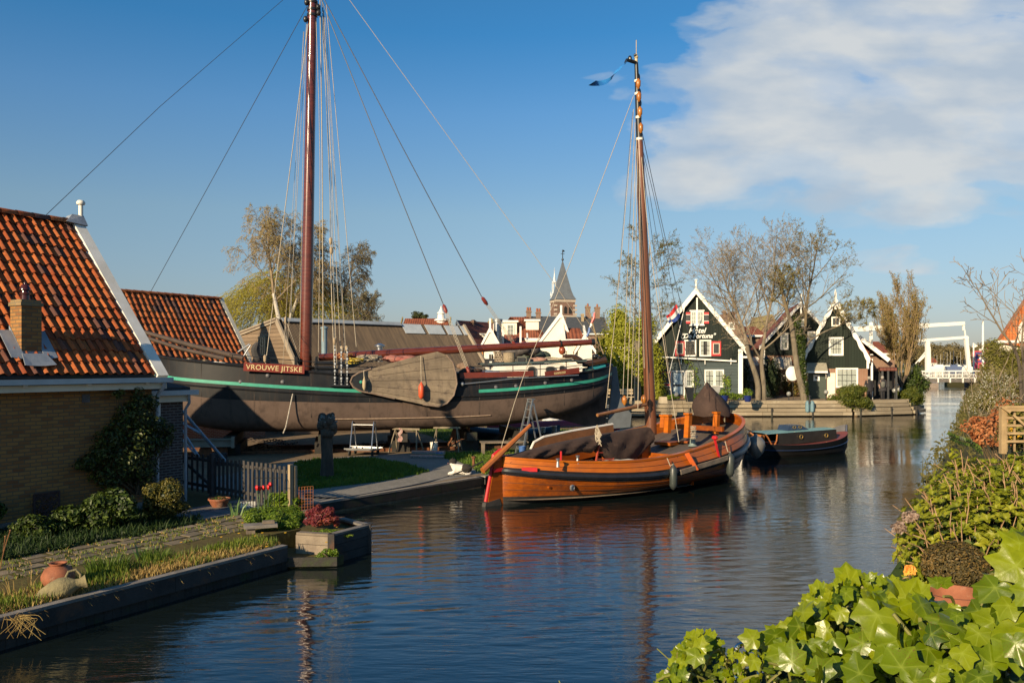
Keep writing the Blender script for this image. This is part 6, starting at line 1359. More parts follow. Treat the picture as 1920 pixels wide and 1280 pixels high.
def trunks_iter(trunks,r0,L0,d0):
 for i,tr in enumerate(trunks):yield tr,(r0[i]if isinstance(r0,(list,tuple))else r0),(L0[i]if isinstance(L0,(list,tuple))else L0),(d0[i]if d0 else None)
def pp(D,*l):return[P(x,y,D+dz)for x,y,dz in[(q+(0,))[:3]for q in l]]
HX,HY=13.6,63.0
VB=plankm('black_green_boards',(.009,.016,.012),(.006,.011,.009),.20,'u',.6,.2,.05,.5,.2)
VG=plankm('blue_green_boards',(.035,.056,.058),(.028,.045,.047),.22,'v',.55,.15,.05,.5)
WB=mat('white_trim',(.82,.80,.74),(.74,.71,.64),2.,.5)
ROOFR=wavyroof('red_brown_pantiles',(.20,.06,.03),(.28,.09,.045))
ROOFD=wavyroof('dark_red_pantiles',(.12,.04,.028),(.17,.055,.035))
def loc(f,px,py):q=f.inverted()@onplane(px,py,f@V((0,0,0)),f.to_3x3()@V((0,1,0)));return q.x,q.z
HT=thing('hotel','black timber hotel with white gable boards and red shutters facing the canal','hotel',(HX,HY,ZQ),R(-14));fh2=fr(HT)
def hl(px,py):return loc(fh2,px,py)
ez_,az_=3.78,7.95;hw_=3.22
zb_,_=2.72,0
m=MB(fh2);m.prism([(-hw_,0,zb_),(-hw_,0,ez_),(0,0,az_),(hw_,0,ez_),(hw_,0,zb_+.0)],(0,12,0));m.build('upper_wall',VB,HT)
m=MB(fh2);m.b2((-hw_,.0,.28),(hw_,12,zb_));m.build('lower_wall',VG,HT)
m=MB(fh2);m.b2((-hw_-.02,-.04,0),(hw_+.02,12.02,.28));m.build('plinth',BR3,HT)
m=MB(fh2)
for s in(-1,1):m.prism([(s*(hw_+.35),-.3,ez_-.45),(0,-.3,az_+.05),(0,-.3,az_+.19),(s*(hw_+.35),-.3,ez_-.31)],(0,12.4,0))
m.build('roof',ROOFR,HT)
for s in(-1,1):
 m=MB(fh2);m.prism([(s*(hw_+.42),-.38,ez_-.58),(s*.0,-.38,az_-.22),(0,-.38,az_+.26),(s*(hw_+.42),-.38,ez_-.12)],(0,.07,0));m.build('barge_board',WB,HT)
m=MB(fh2);m.box((0,-.36,az_+.42),(.13,.1,.75));m.box((0,-.36,az_+.82),(.2,.16,.06));m.build('finial',WB,HT)
m=MB(fh2)
for s,dx in((1,0),):m.b2((hw_-.22,-.09,0),(hw_+.10,-.004,ez_-.1));m.b2((hw_+.06,-.3,ez_-.75),(hw_+.5,.4,ez_-.62))
m.build('corner_post',WB,HT)
def hwin(a,b,c,d,**k):
 x0,z1=hl(a,c);x1,z0=hl(b,d);return window(HT,fh2,x0,x1,z0,z1,**k)
hwin(1295,1306.3,584,608.5,fw=.07,nx=2,nz=3,curtain=1);hwin(1307.7,1319.5,584,608.5,fw=.07,nx=2,nz=3,curtain=1)
m=MB(fh2);x,z1=hl(1307,558);_,z0=hl(1307,616);m.b2((x-.055,-.10,z0),(x+.055,-.052,z1));x0,zt_=hl(1294,583);x1,zz=hl(1320,609);m.b2((x0-.04,-.085,zt_-.02),(x1+.04,-.052,zt_+.06));m.b2((x0-.04,-.085,zz-.06),(x1+.04,-.052,zz+.02));m.build('gable_cross',WB,HT)
for a,b in((1286.5,1294),(1320,1329)):
 x0,z1=hl(a,585.5);x1,z0=hl(b,606.5);m=MB(fh2);m.b2((x0,-.05,z0),(x1,-.002,z1));s_=m.build('shutter',BLACK,HT);m=MB(fh2);m.b2((x0-.01,-.06,z1-.16),(x1+.01,-.0,z1));m.b2((x0-.01,-.06,z0),(x1+.01,0,z0+.16));m.build('red_band',REDP,s_);m=MB(fh2);m.b2((x0,-.062,z1-.20),(x1,-.002,z1-.165));m.b2((x0,-.062,z0+.165),(x1,-.002,z0+.20));m.build('white_line',WB,s_)
hwin(1283,1305.5,637,668,fw=.10,nx=3,nz=3,bar=.03,barm=DARK);hwin(1311.5,1333.5,637,668,fw=.10,nx=3,nz=3,bar=.03,barm=DARK,curtain=2)
for a,b in((1266,1284),(1334,1352)):
 x0,z1=hl(a,639.5);x1,z0=hl(b,667);m=MB(fh2);m.b2((x0,-.075,z0),(x1,-.01,z1));s_=m.build('shutter',REDP,HT);m=MB(fh2);m.b2((x0+.11,-.085,z0+.15),(x1-.11,-.07,z1-.15));m.build('shutter_line',CREAM,s_);m=MB(fh2);m.b2((x0+.15,-.09,z0+.19),(x1-.15,-.07,z1-.19));m.build('shutter_panel',BLACK,s_)
m=MB();o_=fh2@V((*hl(1306.5,624.2),0)).xzy;lettering(m,'Hotel',.54,fh2@V((hl(1306.5,624)[0],-.02,hl(1306.5,624)[1])),fh2.to_3x3()@V((1,0,0)),(0,0,1),shear=.32,offset=.008,spacing=.97)
lettering(m,'"De Fortuna"',.47,fh2@V((hl(1308.5,633)[0],-.02,hl(1308.5,633.5)[1])),fh2.to_3x3()@V((1,0,0)),(0,0,1),shear=.32,offset=.008,spacing=.96)
def swash(pts,r=.022):
 m.tube(cubic([fh2@V((hl(x,y)[0],-.025,hl(x,y)[1]))for x,y in pts],4),r,5)
swash([(1277,632),(1280,634.5),(1284,633.5)])
m.build('lettering',WB,HT)
m=MB(fh2);a_,b_=hl(1232,668.5),hl(1381,677);m.bar((a_[0],-.12,a_[1]),(b_[0],-.12,b_[1]),.22,.10)
for px in(1277.5,1322,1370.5):x,z=hl(px,674.5);m.box((x,-.10,z-.12),(.05,.08,.42))
m.build('white_band',WB,HT)
hwin(1285,1301,694,725.5,fw=.11,nx=2,nz=3,barm=DARK,bar=.035,curtain=1);hwin(1321,1340,692.5,725.5,fw=.10,nx=2,nz=3,barm=DARK,bar=.035,curtain=1);hwin(1339.5,1357.5,692.5,725.5,fw=.10,nx=2,nz=3,barm=DARK,bar=.035,curtain=1)
x0,z1=hl(1258.5,694.5);x1,z0=hl(1284.5,745);m=MB(fh2)
for p_,q_ in(((x0,z0),(x0+.08,z1)),((x1-.1,z0),(x1,z1)),((x0,z1-.1),(x1,z1))):m.b2((p_[0],-.08,p_[1]),(q_[0],-.002,q_[1]))
dr=m.build('door',WB,HT);m=MB(fh2);m.b2((x0+.08,-.04,z0),(x1-.1,-.003,z1-.1));m.build('door_leaf',mat('door_navy',(.02,.03,.045),rough=.3),dr)
for za,zb2 in((z0+.25,z0+.82),(z0+.98,z1-.18)):m=MB(fh2);m.b2((x0+.17,-.046,za),(x1-.19,-.03,zb2));m.build('lace_pane',mat('lace_blue',(.30,.40,.48),(.48,.56,.60),9.,.25),dr)
x0,z1=hl(1237.5,696);x1,z0=hl(1258,744);m=MB(fh2);m.b2((x0,-.35,z0),(x1,-.28,z1));s_=m.build('side_door',REDP,HT)
for za,zb2 in(((z0+z1)/2+.05,z1-.12),(z0+.18,(z0+z1)/2-.12)):m=MB(fh2);m.b2((x0+.10,-.357,za),(x1-.02,-.27,zb2));m.build('panel_line',WB,s_);m=MB(fh2);m.b2((x0+.13,-.364,za+.03),(x1-.05,-.26,zb2-.03));m.build('panel',BLACK,s_)
m=MB(fh2);m.b2((hw_+.01,1.2,1.0),(hw_+.05,1.9,2.1));m.build('side_window',WB,HT)
def vine(label,pts,r):
 t=thing('climbing_plant',label,'climber',fh2@V(pts[0]));m=MB(fh2);c_=cubic(pts,5);m.tube(c_,.02,5)
 for k in range(16):i=int(U(3,len(c_)-1));m.tube([c_[i],c_[i]+V((U(-.5,.5),U(-.05,.0),U(0,.6)))],.01,4)
 m.build('stem',STEM,t);m=MB(fh2)
 for k in range(150):i=int(U(4,len(c_)-1));m.leaf(c_[i]+V((U(-r,r),U(-.1,.02),U(-r*.6,r))),V((U(-.4,.4),-1,U(0,.6))),U(.07,.13))
 m.build('leaves',LF_BRIGHT,t)
vine('thin climber beside the lower window pair of the hotel',[(-.15,-.08,.2),(-.05,-.1,1.2),(-.2,-.1,2.2),(-.9,-.1,2.9)],.3)
vine('young climber on the blue green boards near the white corner post',[(2.15,-.08,.2),(2.2,-.1,1.0),(2.15,-.1,1.6)],.28)
for i,(px,w__,hh,lab)in enumerate(((1308,.75,.45,'low bush under the hotel windows, left of the brown foresail'),(1375,.85,.55,'low bush at the hotel corner post'),(1390,.4,.5,'small dark bush right of the hotel corner'),(1262,.5,.4,'little bush by the hotel door'))):
 b=G(px,751,ZQ);shrub('garden_bush',lab,'shrub',lumps(b+V((0,.8,hh*.5)),(w__,.5,hh*.55),6),420,.13,LF_BRIGHT,3,corem=LF_DARK)
POT=mat('blue_glaze',(.02,.035,.16),(.015,.025,.11),rough=.15)
for px,lab in((1358,'blue glazed pot with a plant below the hotel window pair'),(1402,'blue glazed pot with a plant beside a globe lamp and the bare trees')):
 b=G(px,753,ZQ);t=thing('plant_pot',lab,'pot',b,0,'blue pots before the hotel');m=MB();m.lathe([(.19,0),(.25,.2),(.29,.42),(.31,.45),(.26,.45),(.2,.36)],b,16);m.build('pot',POT,t,True);m=MB();foliage(m,[(b+V((0,0,.62)),V((.36,.36,.28)))],240,.13);m.build('plant',LF_BRIGHT,t)
GLOBE=mat('smoked_globe',(.22,.22,.21),(.30,.30,.28),3.,.12)
for px,py,D_,lab in((1268,740,60.9,'globe lamp on the quay before the hotel door'),(1406,738,61.0,'globe lamp on the quay left of the twin bare trees'),(1479,738,61.3,'globe lamp between the bare trees and the ivy clad tree'),(1549,735,61.5,'globe lamp before the green house door'),(1677,732,62.6,'globe lamp on the steps, left of the pair by the round bush'),(1685.5,730,64.,'globe lamp on the steps, right of the pair by the round bush')):
 c=P(px,py,D_);b=V((c.x,c.y,ZQ));t=thing('globe_lamp',lab,'lamp',b,0,'globe lamps along the quay');m=MB();m.lathe([(.09,0),(.05,.05),(.045,.1)],b,10);m.tube([b,c-V((0,0,.16))],.04,8);m.lathe([(.04,-.24),(.10,-.16),(.10,-.12)],c,10);m.build('post',BLACK,t);m=MB();m.ball(c,.165,12);m.build('globe',GLOBE,t,True)
b=G(1243,755,ZQ);t=thing('stone_block','pale stone block by the red side door','block',b);m=MB();m.box(b+V((0,0,.2)),(.5,.4,.42),(0,0,.1),.9);m.build('stone',mat('pale_stone',(.5,.42,.3),(.4,.33,.23),4.,.9),t)
b=G(1346,752,ZQ);t=thing('garden_chair','grey garden chair with a cushion before the hotel','chair',b);m=MB();m.box(b+V((0,.2,.42)),(.5,.5,.05));m.build('seat',STEEL,t);m=MB();m.box(b+V((0,.45,.78)),(.55,.05,.55),(-.15,0,0));m.build('backrest',mat('chair_grey',(.30,.30,.28),rough=.7),t)
for x in(-.22,.22):
 for y in(0,.4):m=MB();m.tube([b+V((x,y,0)),b+V((x,y,.4))],.02,6);m.build('leg',STEEL,t)
b=G(1294,753,ZQ);t=thing('dark_bin','dark waste bin beside the hotel window','bin',b);m=MB();m.box(b+V((0,.2,.45)),(.42,.42,.9),None,1.15);m.build('body',BLACK,t);m=MB();m.box(b+V((0,.2,.93)),(.52,.52,.07));m.build('lid',DARK,t)
b=G(1159,757,ZQ);t=thing('garden_bench','pale timber bench left of the orange boat mast','bench',b);BEN=mat('bench_wood',(.45,.35,.22),(.34,.26,.16),3.,.8)
for i in range(3):m=MB();m.box(b+V((0,.1+.17*i,.45)),(2.1,.14,.05));m.build('seat_slat',BEN,t)
for i in range(2):m=MB();m.box(b+V((0,.62,.68+.2*i)),(2.1,.05,.15));m.build('back_slat',BEN,t)
for x in(-.85,.85):m=MB();m.box(b+V((x,.3,.21)),(.10,.5,.42));m.build('leg',BEN,t)
fa_=P(1285,565,60.5);fb_=P(1266,690,60.5);t=thing('flag','red white and blue flag flying on a slanting pole left of the hotel gable','flag',V((fb_.x,fb_.y,fb_.z)));m=MB();m.tube([P(1255,700,61.5),P(1286,566,60.5)],.03,6);m.build('pole',WB,t)
FC=[mat('flag_red',(.60,.03,.03),rough=.7),mat('flag_white',(.75,.75,.72),rough=.7),mat('flag_blue',(.03,.07,.30),rough=.7)]
m=MB();c00,c10,c01,c11=P(1269,571,60.4),P(1248,595,60.1),P(1276,596,60.4),P(1254,608,60.2);n_=18
for b_ in range(3):
 m.mi=b_;rows=[]
 for j in range(3):
  v=(b_+j/2)/3;rows.append([(c00.lerp(c10,i/n_)).lerp(c01.lerp(c11,i/n_),v)+V((.03*math.sin(i*.5),.14*math.sin(i*.62+v*1.5),.09*math.sin(i*.45+v)))for i in range(n_+1)])
 m.grid(rows)
m.build('cloth',FC,t,True)
QB=mat('quay_board',(.33,.27,.185),(.24,.195,.135),1.6,.9,.3,10.,rv=.18,stretch=(.4,.4,3),c3=(.40,.35,.25))
def quaywall(a,b,lab,n_):
 a=V((*a,0));b=V((*b,0));d=(b-a).normalized();nn_=V((d.y,-d.x,0));t=thing('quay_wall',lab,'quay wall',a);L=(b-a).length
 for lv,(z,off)in enumerate(((1.0,.0),(.74,.16),(.46,.34),(.20,.46))):
  m=MB();x=0
  while x<L-.05:
   e=min(L,x+U(2.2,3.6));m.bar(a+d*(x+.01)+nn_*off+V((0,0,z)),a+d*(e-.01)+nn_*off+V((0,0,z)),.16,.235);x=e
  m.build('board',QB,t)
 m=MB();x=.4
 while x<L:m.tube([a+d*x+nn_*.56+V((0,0,-.4)),a+d*x+nn_*.52+V((0,0,.6))],.07,7);x+=2.9
 m.build('pile',DARKW,t)
quaywall((3.6,60.05),(12,60.15),'stepped grey timber quay wall behind the orange boat mast',3);quaywall((12,60.15),(23.9,60.5),'stepped grey timber quay wall before the bare trees and the ivy tree',4);quaywall((24,60.5),(28.9,62.5),'timber steps of the quay between the two round bushes',2);quaywall((29,62.6),(30.9,64.9),'short timber quay wall under the hornbeam tree',1)
for i,px in enumerate((1514,1523)):
 c=P(px,762,59.9);t=thing('mooring_fender','pale blue fender on the quay, %s of the pair below the ivy clad tree'%('left' if i==0 else 'right'),'fender',c-V((0,0,.4)),0,'pale blue fenders on the quay wall');m=MB();m.lathe([(.03,-.45),(.14,-.36),(.16,0),(.14,.32),(.04,.42)],c,12);m.build('body',mat('fender_blue',(.14,.24,.28),(.10,.18,.22),4.,.5),t,True);m=MB();m.tube([c+V((0,0,.4)),P(1518,744,60.1)],.015,5);m.build('rope',BLACK,t)
m=MB();c=G(1518,757,ZQ);m.lathe([(.07,0),(.06,.45),(.1,.47),(.1,.52),(.02,.55)],c,10);tag(m.build('bollard',BLACK,None,True),'black bollard on the quay above the pale blue fenders','bollard')
H2X=24.0;H2=thing('gabled_house','dark green timber house with wavy white gable boards beside the ivy clad tree','house',(H2X,HY+.6,ZQ),R(-20));f_2=fr(H2)
def h2(px,py):return loc(f_2,px,py)
xl_,zl_=h2(1507,671);xr_,zr_=h2(1627,669);xa,za_=h2(1566.5,565);ze=(zl_+zr_)/2;zbk=h2(0,688)[1]
GRN=plankm('bottle_green_boards',(.009,.017,.010),(.006,.012,.007),.2,'u',.6,.2,.05,.5,.2)
wav=[(1.0,0.),(.93,.055),(.90,.12),(.79,.17),(.74,.28),(.62,.33),(.57,.45),(.44,.51),(.40,.62),(.29,.67),(.26,.77),(.15,.84),(.10,.94),(0,1.)]
hwL,hwR=xa-xl_,xr_-xa;hz=za_-ze
outer=[(xa-hwL*k,ze+hz*v)for k,v in wav]+[(xa+hwR*k,ze+hz*v)for k,v in wav[::-1][1:]]
m=MB(f_2);m.prism([(x,0,z)for x,z in[(xl_,zbk)]+[(xl_,ze),(xa,za_),(xr_,ze)]+[(xr_,zbk)]],(0,10,0));m.build('upper_wall',GRN,H2)
m=MB(f_2);m.b2((xl_,.02,0),(xr_,10,zbk));m.build('lower_wall',BR3,H2)
m=MB(f_2)
for s in(-1,1):
 xe=xl_ if s<0 else xr_;m.prism([(xe+s*.3,-.12,ze-.35),(xa,-.12,za_+.12),(xa,-.12,za_+.26),(xe+s*.3,-.12,ze-.21)],(0,10.3,0))
m.build('roof',ROOFR,H2)
for s in(-1,1):
 hwS=hwL if s<0 else hwR;up_,lw=[],[]
 for i in range(41):
  k=i/40;x=xa+s*hwS*(1-k)*1.08;z=ze-.2+(hz+.42)*k;wv=.10*abs(math.sin(k*math.pi*5.5));up_.append(V((x,-.2,z+.13)));lw.append(V((x-s*(.05+wv*.5),-.2,z-.26-wv)))
 m=MB(f_2);m.grid([up_,lw]);m.grid([[p+V((0,.07,0))for p in up_],up_]);m.grid([lw,[p+V((0,.07,0))for p in lw]]);m.build('barge_board',WB,H2)
m=MB(f_2);m.box((xa,-.18,za_+.05),(.16,.1,1.3));m.box((xa,-.18,za_+.75),(.08,.08,.3));m.build('finial',WB,H2)
def w2(a,b,c,d,**k):x0,z1=h2(a,c);x1,z0=h2(b,d);return window(H2,f_2,x0,x1,z0,z1,**k)
w2(1554,1581.5,632,666.5,fw=.14,nx=4,nz=3,bar=.03,barm=DARK,curtain=1);w2(1559,1575.5,594,611.5,fw=.09,nx=2,nz=1)
w2(1567,1609,689.5,727,fw=.12,nx=4,nz=3,bar=.035,barm=DARK,curtain=1,y=.0)
x0,z1=h2(1513.5,697);x1,z0=h2(1549.5,747);m=MB(f_2);m.b2((x0,-.06,0),(x1,-.0,z1));dr=m.build('door',mat('door_green',(.012,.03,.016),rough=.45),H2)
c=h2(1531,708);m=MB(f_2);m.b2((c[0]-.22,-.075,c[1]-.22),(c[0]+.22,-.05,c[1]+.22));m.build('door_window',WB,dr);m=MB(f_2);m.b2((c[0]-.09,-.085,c[1]-.09),(c[0]+.09,-.06,c[1]+.09));m.build('door_pane',BLACK,dr)
a,b=h2(1511,682),h2(1552,695.5);m=MB(f_2);m.prism([(a[0],-.75,b[1]),(b[0],-.75,b[1]),(b[0]-.1,-.02,a[1]),(a[0]+.1,-.02,a[1])],(0,0,.08));m.build('porch_roof',mat('porch_shingle',(.22,.20,.15),(.33,.31,.24),8.,.9,.4,20.),H2)
m=MB(f_2);m.b2((a[0],-.78,b[1]-.13),(b[0],-.74,b[1]));m.bar((a[0]+.12,-.7,b[1]),(a[0]+.12,-.02,b[1]-.55),.08);m.bar((b[0]-.12,-.7,b[1]),(b[0]-.12,-.02,b[1]-.55),.08);m.build('porch_trim',WB,H2)
m=MB(f_2);m.b2((xl_-.12,-.10,0),(xl_+.12,-.0,ze+.05));m.b2((xr_-.08,-.10,zbk),(xr_+.08,-.01,ze));m.build('corner_post',WB,H2)
a,b=h2(1551,699),h2(1566.5,745);m=MB(f_2);m.b2((a[0],-.03,0),(b[0]-.02,.01,a[1]));m.build('white_panel',CREAM,H2)
m=MB(f_2);m.b2((h2(1633,0)[0],.25,0),(h2(1637,0)[0],.4,ze-.1));m.b2((xr_+.02,.3,2.2),(xr_+.06,9.5,ze-.2));m.build('side_post',WB,H2)
xw0,xw1=h2(1628,0)[0],h2(1668,0)[0]
m=MB(f_2);m.b2((xw0,2.2,0),(xw1+.5,8.5,2.9));m.build('wing_wall',BRT,H2)
m=MB(f_2);m.prism([(xw0-.6,1.4,4.5),(xw0+1.4,1.4,2.85),(xw0+1.4,8.6,2.85),(xw0-.6,8.6,4.5)],(.1,0,.16));m.prism([(xw0+.8,.2,2.1),(xw1+.5,.2,2.1),(xw1+.5,3,2.2),(xw0+.8,3,2.2)],(0,0,.2));m.build('wing_roof',ROOFD,H2)
m=MB(f_2);m.bar((xw0-.6,1.35,4.65),(xw0+1.5,1.35,2.85),.08,.3);m.build('wing_board',WB,H2)
for x in(xw0+.9,xw1-.15,xw1+.4):m=MB(f_2);m.b2((x,.25,0),(x+.14,.4,2.1));m.build('porch_post',BLACK,H2)
m=MB(f_2);m.b2((xw0+.5,2.14,0),(xw1+.3,2.19,2.05));m.build('porch_shade',DARK,H2)
m=MB(f_2);c=h2(1640,606);m.b2((c[0]-.12,5,c[1]-2.2),(c[0]+.12,5.25,c[1]+.3));m.build('flue',WB,H2)
Y3=72.;H3p=P(1501,572,Y3);H3=thing('timber_house','black timber house with white gable boards and a striped awning behind the ivy clad tree','house',(H3p.x,Y3,ZQ),R(-11));f_3=fr(H3);az3=H3p.z-ZQ
def h3(px,py):q=f_3.inverted()@onplane(px,py,f_3@V((0,0,0)),f_3.to_3x3()@V((0,1,0)));return q.x,q.z
el3=h3(1430,648);hw3=-el3[0];zb3=h3(1470,666)[1]
m=MB(f_3);m.prism([(-hw3,0,zb3),(-hw3,0,el3[1]),(0,0,az3),(hw3,0,el3[1]),(hw3,0,zb3)],(0,9,0));m.build('upper_wall',VB,H3);m=MB(f_3);m.b2((-hw3,.03,0),(hw3,9,zb3));m.build('lower_wall',BR3,H3)
m=MB(f_3)
for s in(-1,1):m.prism([(s*(hw3+.25),-.2,el3[1]-.22),(0,-.2,az3+.08),(0,-.2,az3+.22),(s*(hw3+.25),-.2,el3[1]-.08)],(0,9.3,0))
m.build('roof',ROOFR,H3)
for s in(-1,1):m=MB(f_3);m.prism([(s*(hw3+.32),-.28,el3[1]-.38),(0,-.28,az3-.06),(0,-.28,az3+.28),(s*(hw3+.32),-.28,el3[1]-.05)],(0,.07,0));m.build('barge_board',WB,H3)
m=MB(f_3);m.box((0,-.26,az3+.1),(.12,.1,1.7));m.build('finial',WB,H3)
def w3(a,b,c,d,**k):x0,z1=h3(a,c);x1,z0=h3(b,d);return window(H3,f_3,x0,x1,z0,z1,**k)
w3(1463,1478,624,655.5,fw=.12,nx=2,nz=2,curtain=1);w3(1495,1510,598,612,fw=.10,nx=2,nz=2,curtain=1);w3(1514,1529,621,650,fw=.12,nx=2,nz=2,curtain=1)
x0,z1=h3(1449,669.5);x1,z0=h3(1483,688);m=MB(f_3);k=15
for i in range(k):m.mi=i%2;xa_,xb_=x0+(x1-x0)*i/k,x0+(x1-x0)*(i+1)/k;m.add([(xa_,-.05,z1),(xb_,-.05,z1),(xb_,-1.0,z0),(xa_,-1.0,z0),(xb_,-1.0,z0-.18),(xa_,-1.0,z0-.18)],[(0,1,2,3),(3,2,4,5)])
tag(m.build('awning',(mat('awning_cream',(.70,.64,.52),rough=.8),mat('awning_grey',(.36,.34,.30),rough=.8)),H3),None,None)
w3(1455,1476,692,716,fw=.1,nx=2,nz=2)
m=MB(f_3);m.b2((-hw3-.02,-.1,0),(-hw3+.18,-.02,el3[1]));m.build('corner_post',WB,H3)
c=P(1486,700,61.6);t=thing('white_parasol','round white canvas parasol folded on edge beside the ivy clad trunk','parasol',V((c.x,c.y,ZQ)));m=MB();mr_=Euler((R(80),R(8),0)).to_matrix();m.lathe([(.001,.10),(.35,.06),(.62,.0),(.64,-.04),(.3,-.02),(.001,.02)],c,22,m=mr_,cap=False,sy=.85,sx=.75);m.build('canopy',WB,t,True);m=MB();m.tube([V((c.x+.05,c.y,ZQ)),c],.018,6);m.build('pole',BLACK,t)
t=thing('picket_fence','white picket fence beyond the twin bare trees','fence',P(1405,684,68.));m=MB()
for i in range(9):p=P(1404+i*2.1,676,68.);m.box(p+V((0,0,-.05)),(.06,.03,.68))
m.build('picket',WB,t);m=MB()
for z in(-.25,.15):m.bar(P(1402,676,68.02)+V((0,0,z)),P(1423,676,68.02)+V((0,0,z)),.03,.07)
m.build('rail',WB,t)
m=MB();c=P(1437,684,66);b=V((c.x,c.y,ZQ));m.lathe([(.22,0),(.2,.1),(.17,2.3),(.26,2.35),(.26,2.45),(.14,2.5),(.16,2.9),(.25,3.0),(.02,3.25)],b,8);tag(m.build('lamp_post',mat('post_blue_green',(.06,.09,.10),rough=.5)),'blue grey garden lamp post between the bare trees and the striped awning','lamp post')
HED=leafm('hedge_leaves',(.006,.014,.004),(.014,.03,.007),(.04,.06,.012),.6,.2)
def hedge(lab,a,b,w_,h_,n_,mt,size=.12):
 a,b=V(a),V(b);k=max(2,int((b-a).length/.9));bl=[(a.lerp(b,i/(k-1))+V((0,0,h_*.5)),V((.75,w_,h_*.56)))for i in range(k)]
 return shrub('hedge',lab,'hedge',bl,n_,size,mt,3,a,corem=mt)
hedge('dark yew hedge between the hotel and the awning house',(17.6,65.5,ZQ),(19.9,65.5,ZQ),.7,3.0,2600,HED,.15)
shrub('garden_shrub','silvery grey green shrub beneath the striped awning','shrub',lumps(G(1462,742,ZQ)+V((0,1.5,1.0)),(1.15,.8,1.2),8),1600,.13,leafm('silver_leaves',(.09,.10,.06),(.17,.18,.11),(.28,.28,.18)),5)
shrub('garden_shrub','bronze brown bush left of the silvery shrub','shrub',lumps(G(1442,742,ZQ)+V((0,1.2,.75)),(.8,.7,.9),7),1100,.13,LF_RUSTY,5)
shrub('garden_shrub','tufted brown grass bush beside the ivy clad trunk','shrub',lumps(G(1486,744,ZQ)+V((0,1.0,.7)),(.75,.6,.75),7),1100,.14,leafm('ochre_leaves',(.10,.07,.02),(.18,.13,.03),(.25,.2,.05)),5)
QG=leafm('quay_bush_leaves',(.045,.065,.008),(.10,.125,.014),(.19,.19,.025),.5,.3)
shrub('round_bush','large rounded bush overhanging the quay below the green house window','bush',lumps(P(1597,751,60.6),(1.7,1.1,1.0),14,.42),6500,.12,QG,6,V((24.3,61.5,.9)),corem=QG,zmin=.25)
shrub('round_bush','rounded bush overhanging the water under the hornbeam','bush',lumps(P(1703,748,63.6),(1.0,1.1,1.0),11,.42),4200,.12,QG,6,V((29.8,64.2,.9)),corem=QG,zmin=.2)
shrub('tall_shrub','taller dark shrub behind the round bush at the canal corner','shrub',lumps(P(1712,722,67.),(1.0,1.0,1.4),8),2200,.14,LF_DARK,6)
KB=dict(k=[11,7,6,5],seg=[6,5,4,3,3],wig=[.10,.14,.20,.26,.3],trop=[.06,.09,.07,.05,.03],ang=[.78,.75,.75,.7],len=[.72,.60,.52,.48],rr=[.55,.55,.55,.6],rmin=.0085)
KB['from']=[.02,.2,.25,.25];KB['side']=(.72,.85)
BUD=leafm('buds',(.20,.15,.06),(.28,.21,.08),(.34,.28,.10),.7,.3)
bare_tree('bare_tree','leafless twin stemmed tree right of the hotel',[pp(61.6,(1421,755),(1421,720),(1412,688),(1404,665),(1400,640)),pp(61.8,(1432,754),(1431,715),(1428,675),(1433,635))],KB,BARKL,mat('grey_twigs',(.24,.19,.13),(.17,.135,.095),2.,.9),(.22,.20),(5.7,5.6),(2,.07,BUD,0),d0=[V((-.28,0,1)),V((.2,0,1))])
IV=leafm('ivy_leaves',(.018,.032,.006),(.04,.065,.01),(.09,.12,.018),.4,.2)
KC=dict(KB);KC['side']=();KC['k']=[9,6,5,4];KC['ang']=[.75,.75,.75,.7]
YG=leafm('yellow_green_buds',(.17,.14,.025),(.26,.22,.04),(.33,.29,.07),.6,.4)
it=bare_tree('ivy_clad_tree','leaning tree wrapped in ivy with yellow green buds, between the two dark houses',[pp(61.4,(1509,757),(1504,728),(1495,690),(1489,645),(1484,610),(1476,585)),pp(61.9,(1512,757),(1508,715),(1500,670),(1502,640),(1510,612)),pp(61.6,(1500,700),(1498,668),(1518,640),(1540,625),(1562,615))],KC,BARKL,mat('ochre_twigs',(.19,.145,.08),(.13,.10,.06),2.,.9),(.26,.20,.08),(2.4,5.4,2.4),(3,.09,YG,0),d0=[V((-.3,0,1)),V((.16,0,1)),V((.9,-.1,.25))])
m=MB()
for px,py,r in[(1509-.00*k,755-6*k,.30)for k in range(4)]+[(1507-.9*k,735-9*k,.36)for k in range(16)]+[(1502+.3*k,690-8*k,.26)for k in range(8)]:
 foliage(m,[(P(px,py,61.5),V((r,r,r*1.1)))],190,.11,.9)
m.build('ivy',IV,it)
KH=dict(k=[12,7,5],seg=[6,5,4,3],wig=[.05,.08,.12,.16],trop=[.12,.16,.14,.1],ang=[.33,.34,.42],len=[.60,.5,.5],rr=[.5,.5,.55],rmin=.010)
KH['from']=[.05,.15,.2]
HB=leafm('hornbeam_buds',(.20,.14,.035),(.29,.22,.05),(.34,.30,.08),.7,.4)
bs=P(1690,722,66.5);bs.z=ZQ
bare_tree('hornbeam_tree','slender cone shaped hornbeam with brown green buds in front of the white bridge',[[bs,bs+V((0,0,.8)),bs+V((U(-.12,.12)+a*.5,b*.5,1.7))]for a,b in((-1,0),(1,.2),(.2,-1),(-.4,.9),(0,0),(-.9,-.6),(.8,.8))],KH,BARK,mat('golden_twigs',(.27,.19,.10),(.19,.13,.07),2.,.9),.12,[4.2,4.1,4.8,4.7,5.9,3.4,3.3],(6,.10,HB,0),d0=[V((-.20,0,1)),V((.24,.1,1)),V((.08,-.3,1)),V((-.1,.3,1)),V((0.02,0,1)),V((-.30,-.2,1)),V((.36,.3,1))])
BAM=leafm('willowy_leaves',(.24,.25,.02),(.36,.37,.035),(.48,.48,.07),.6,.45)
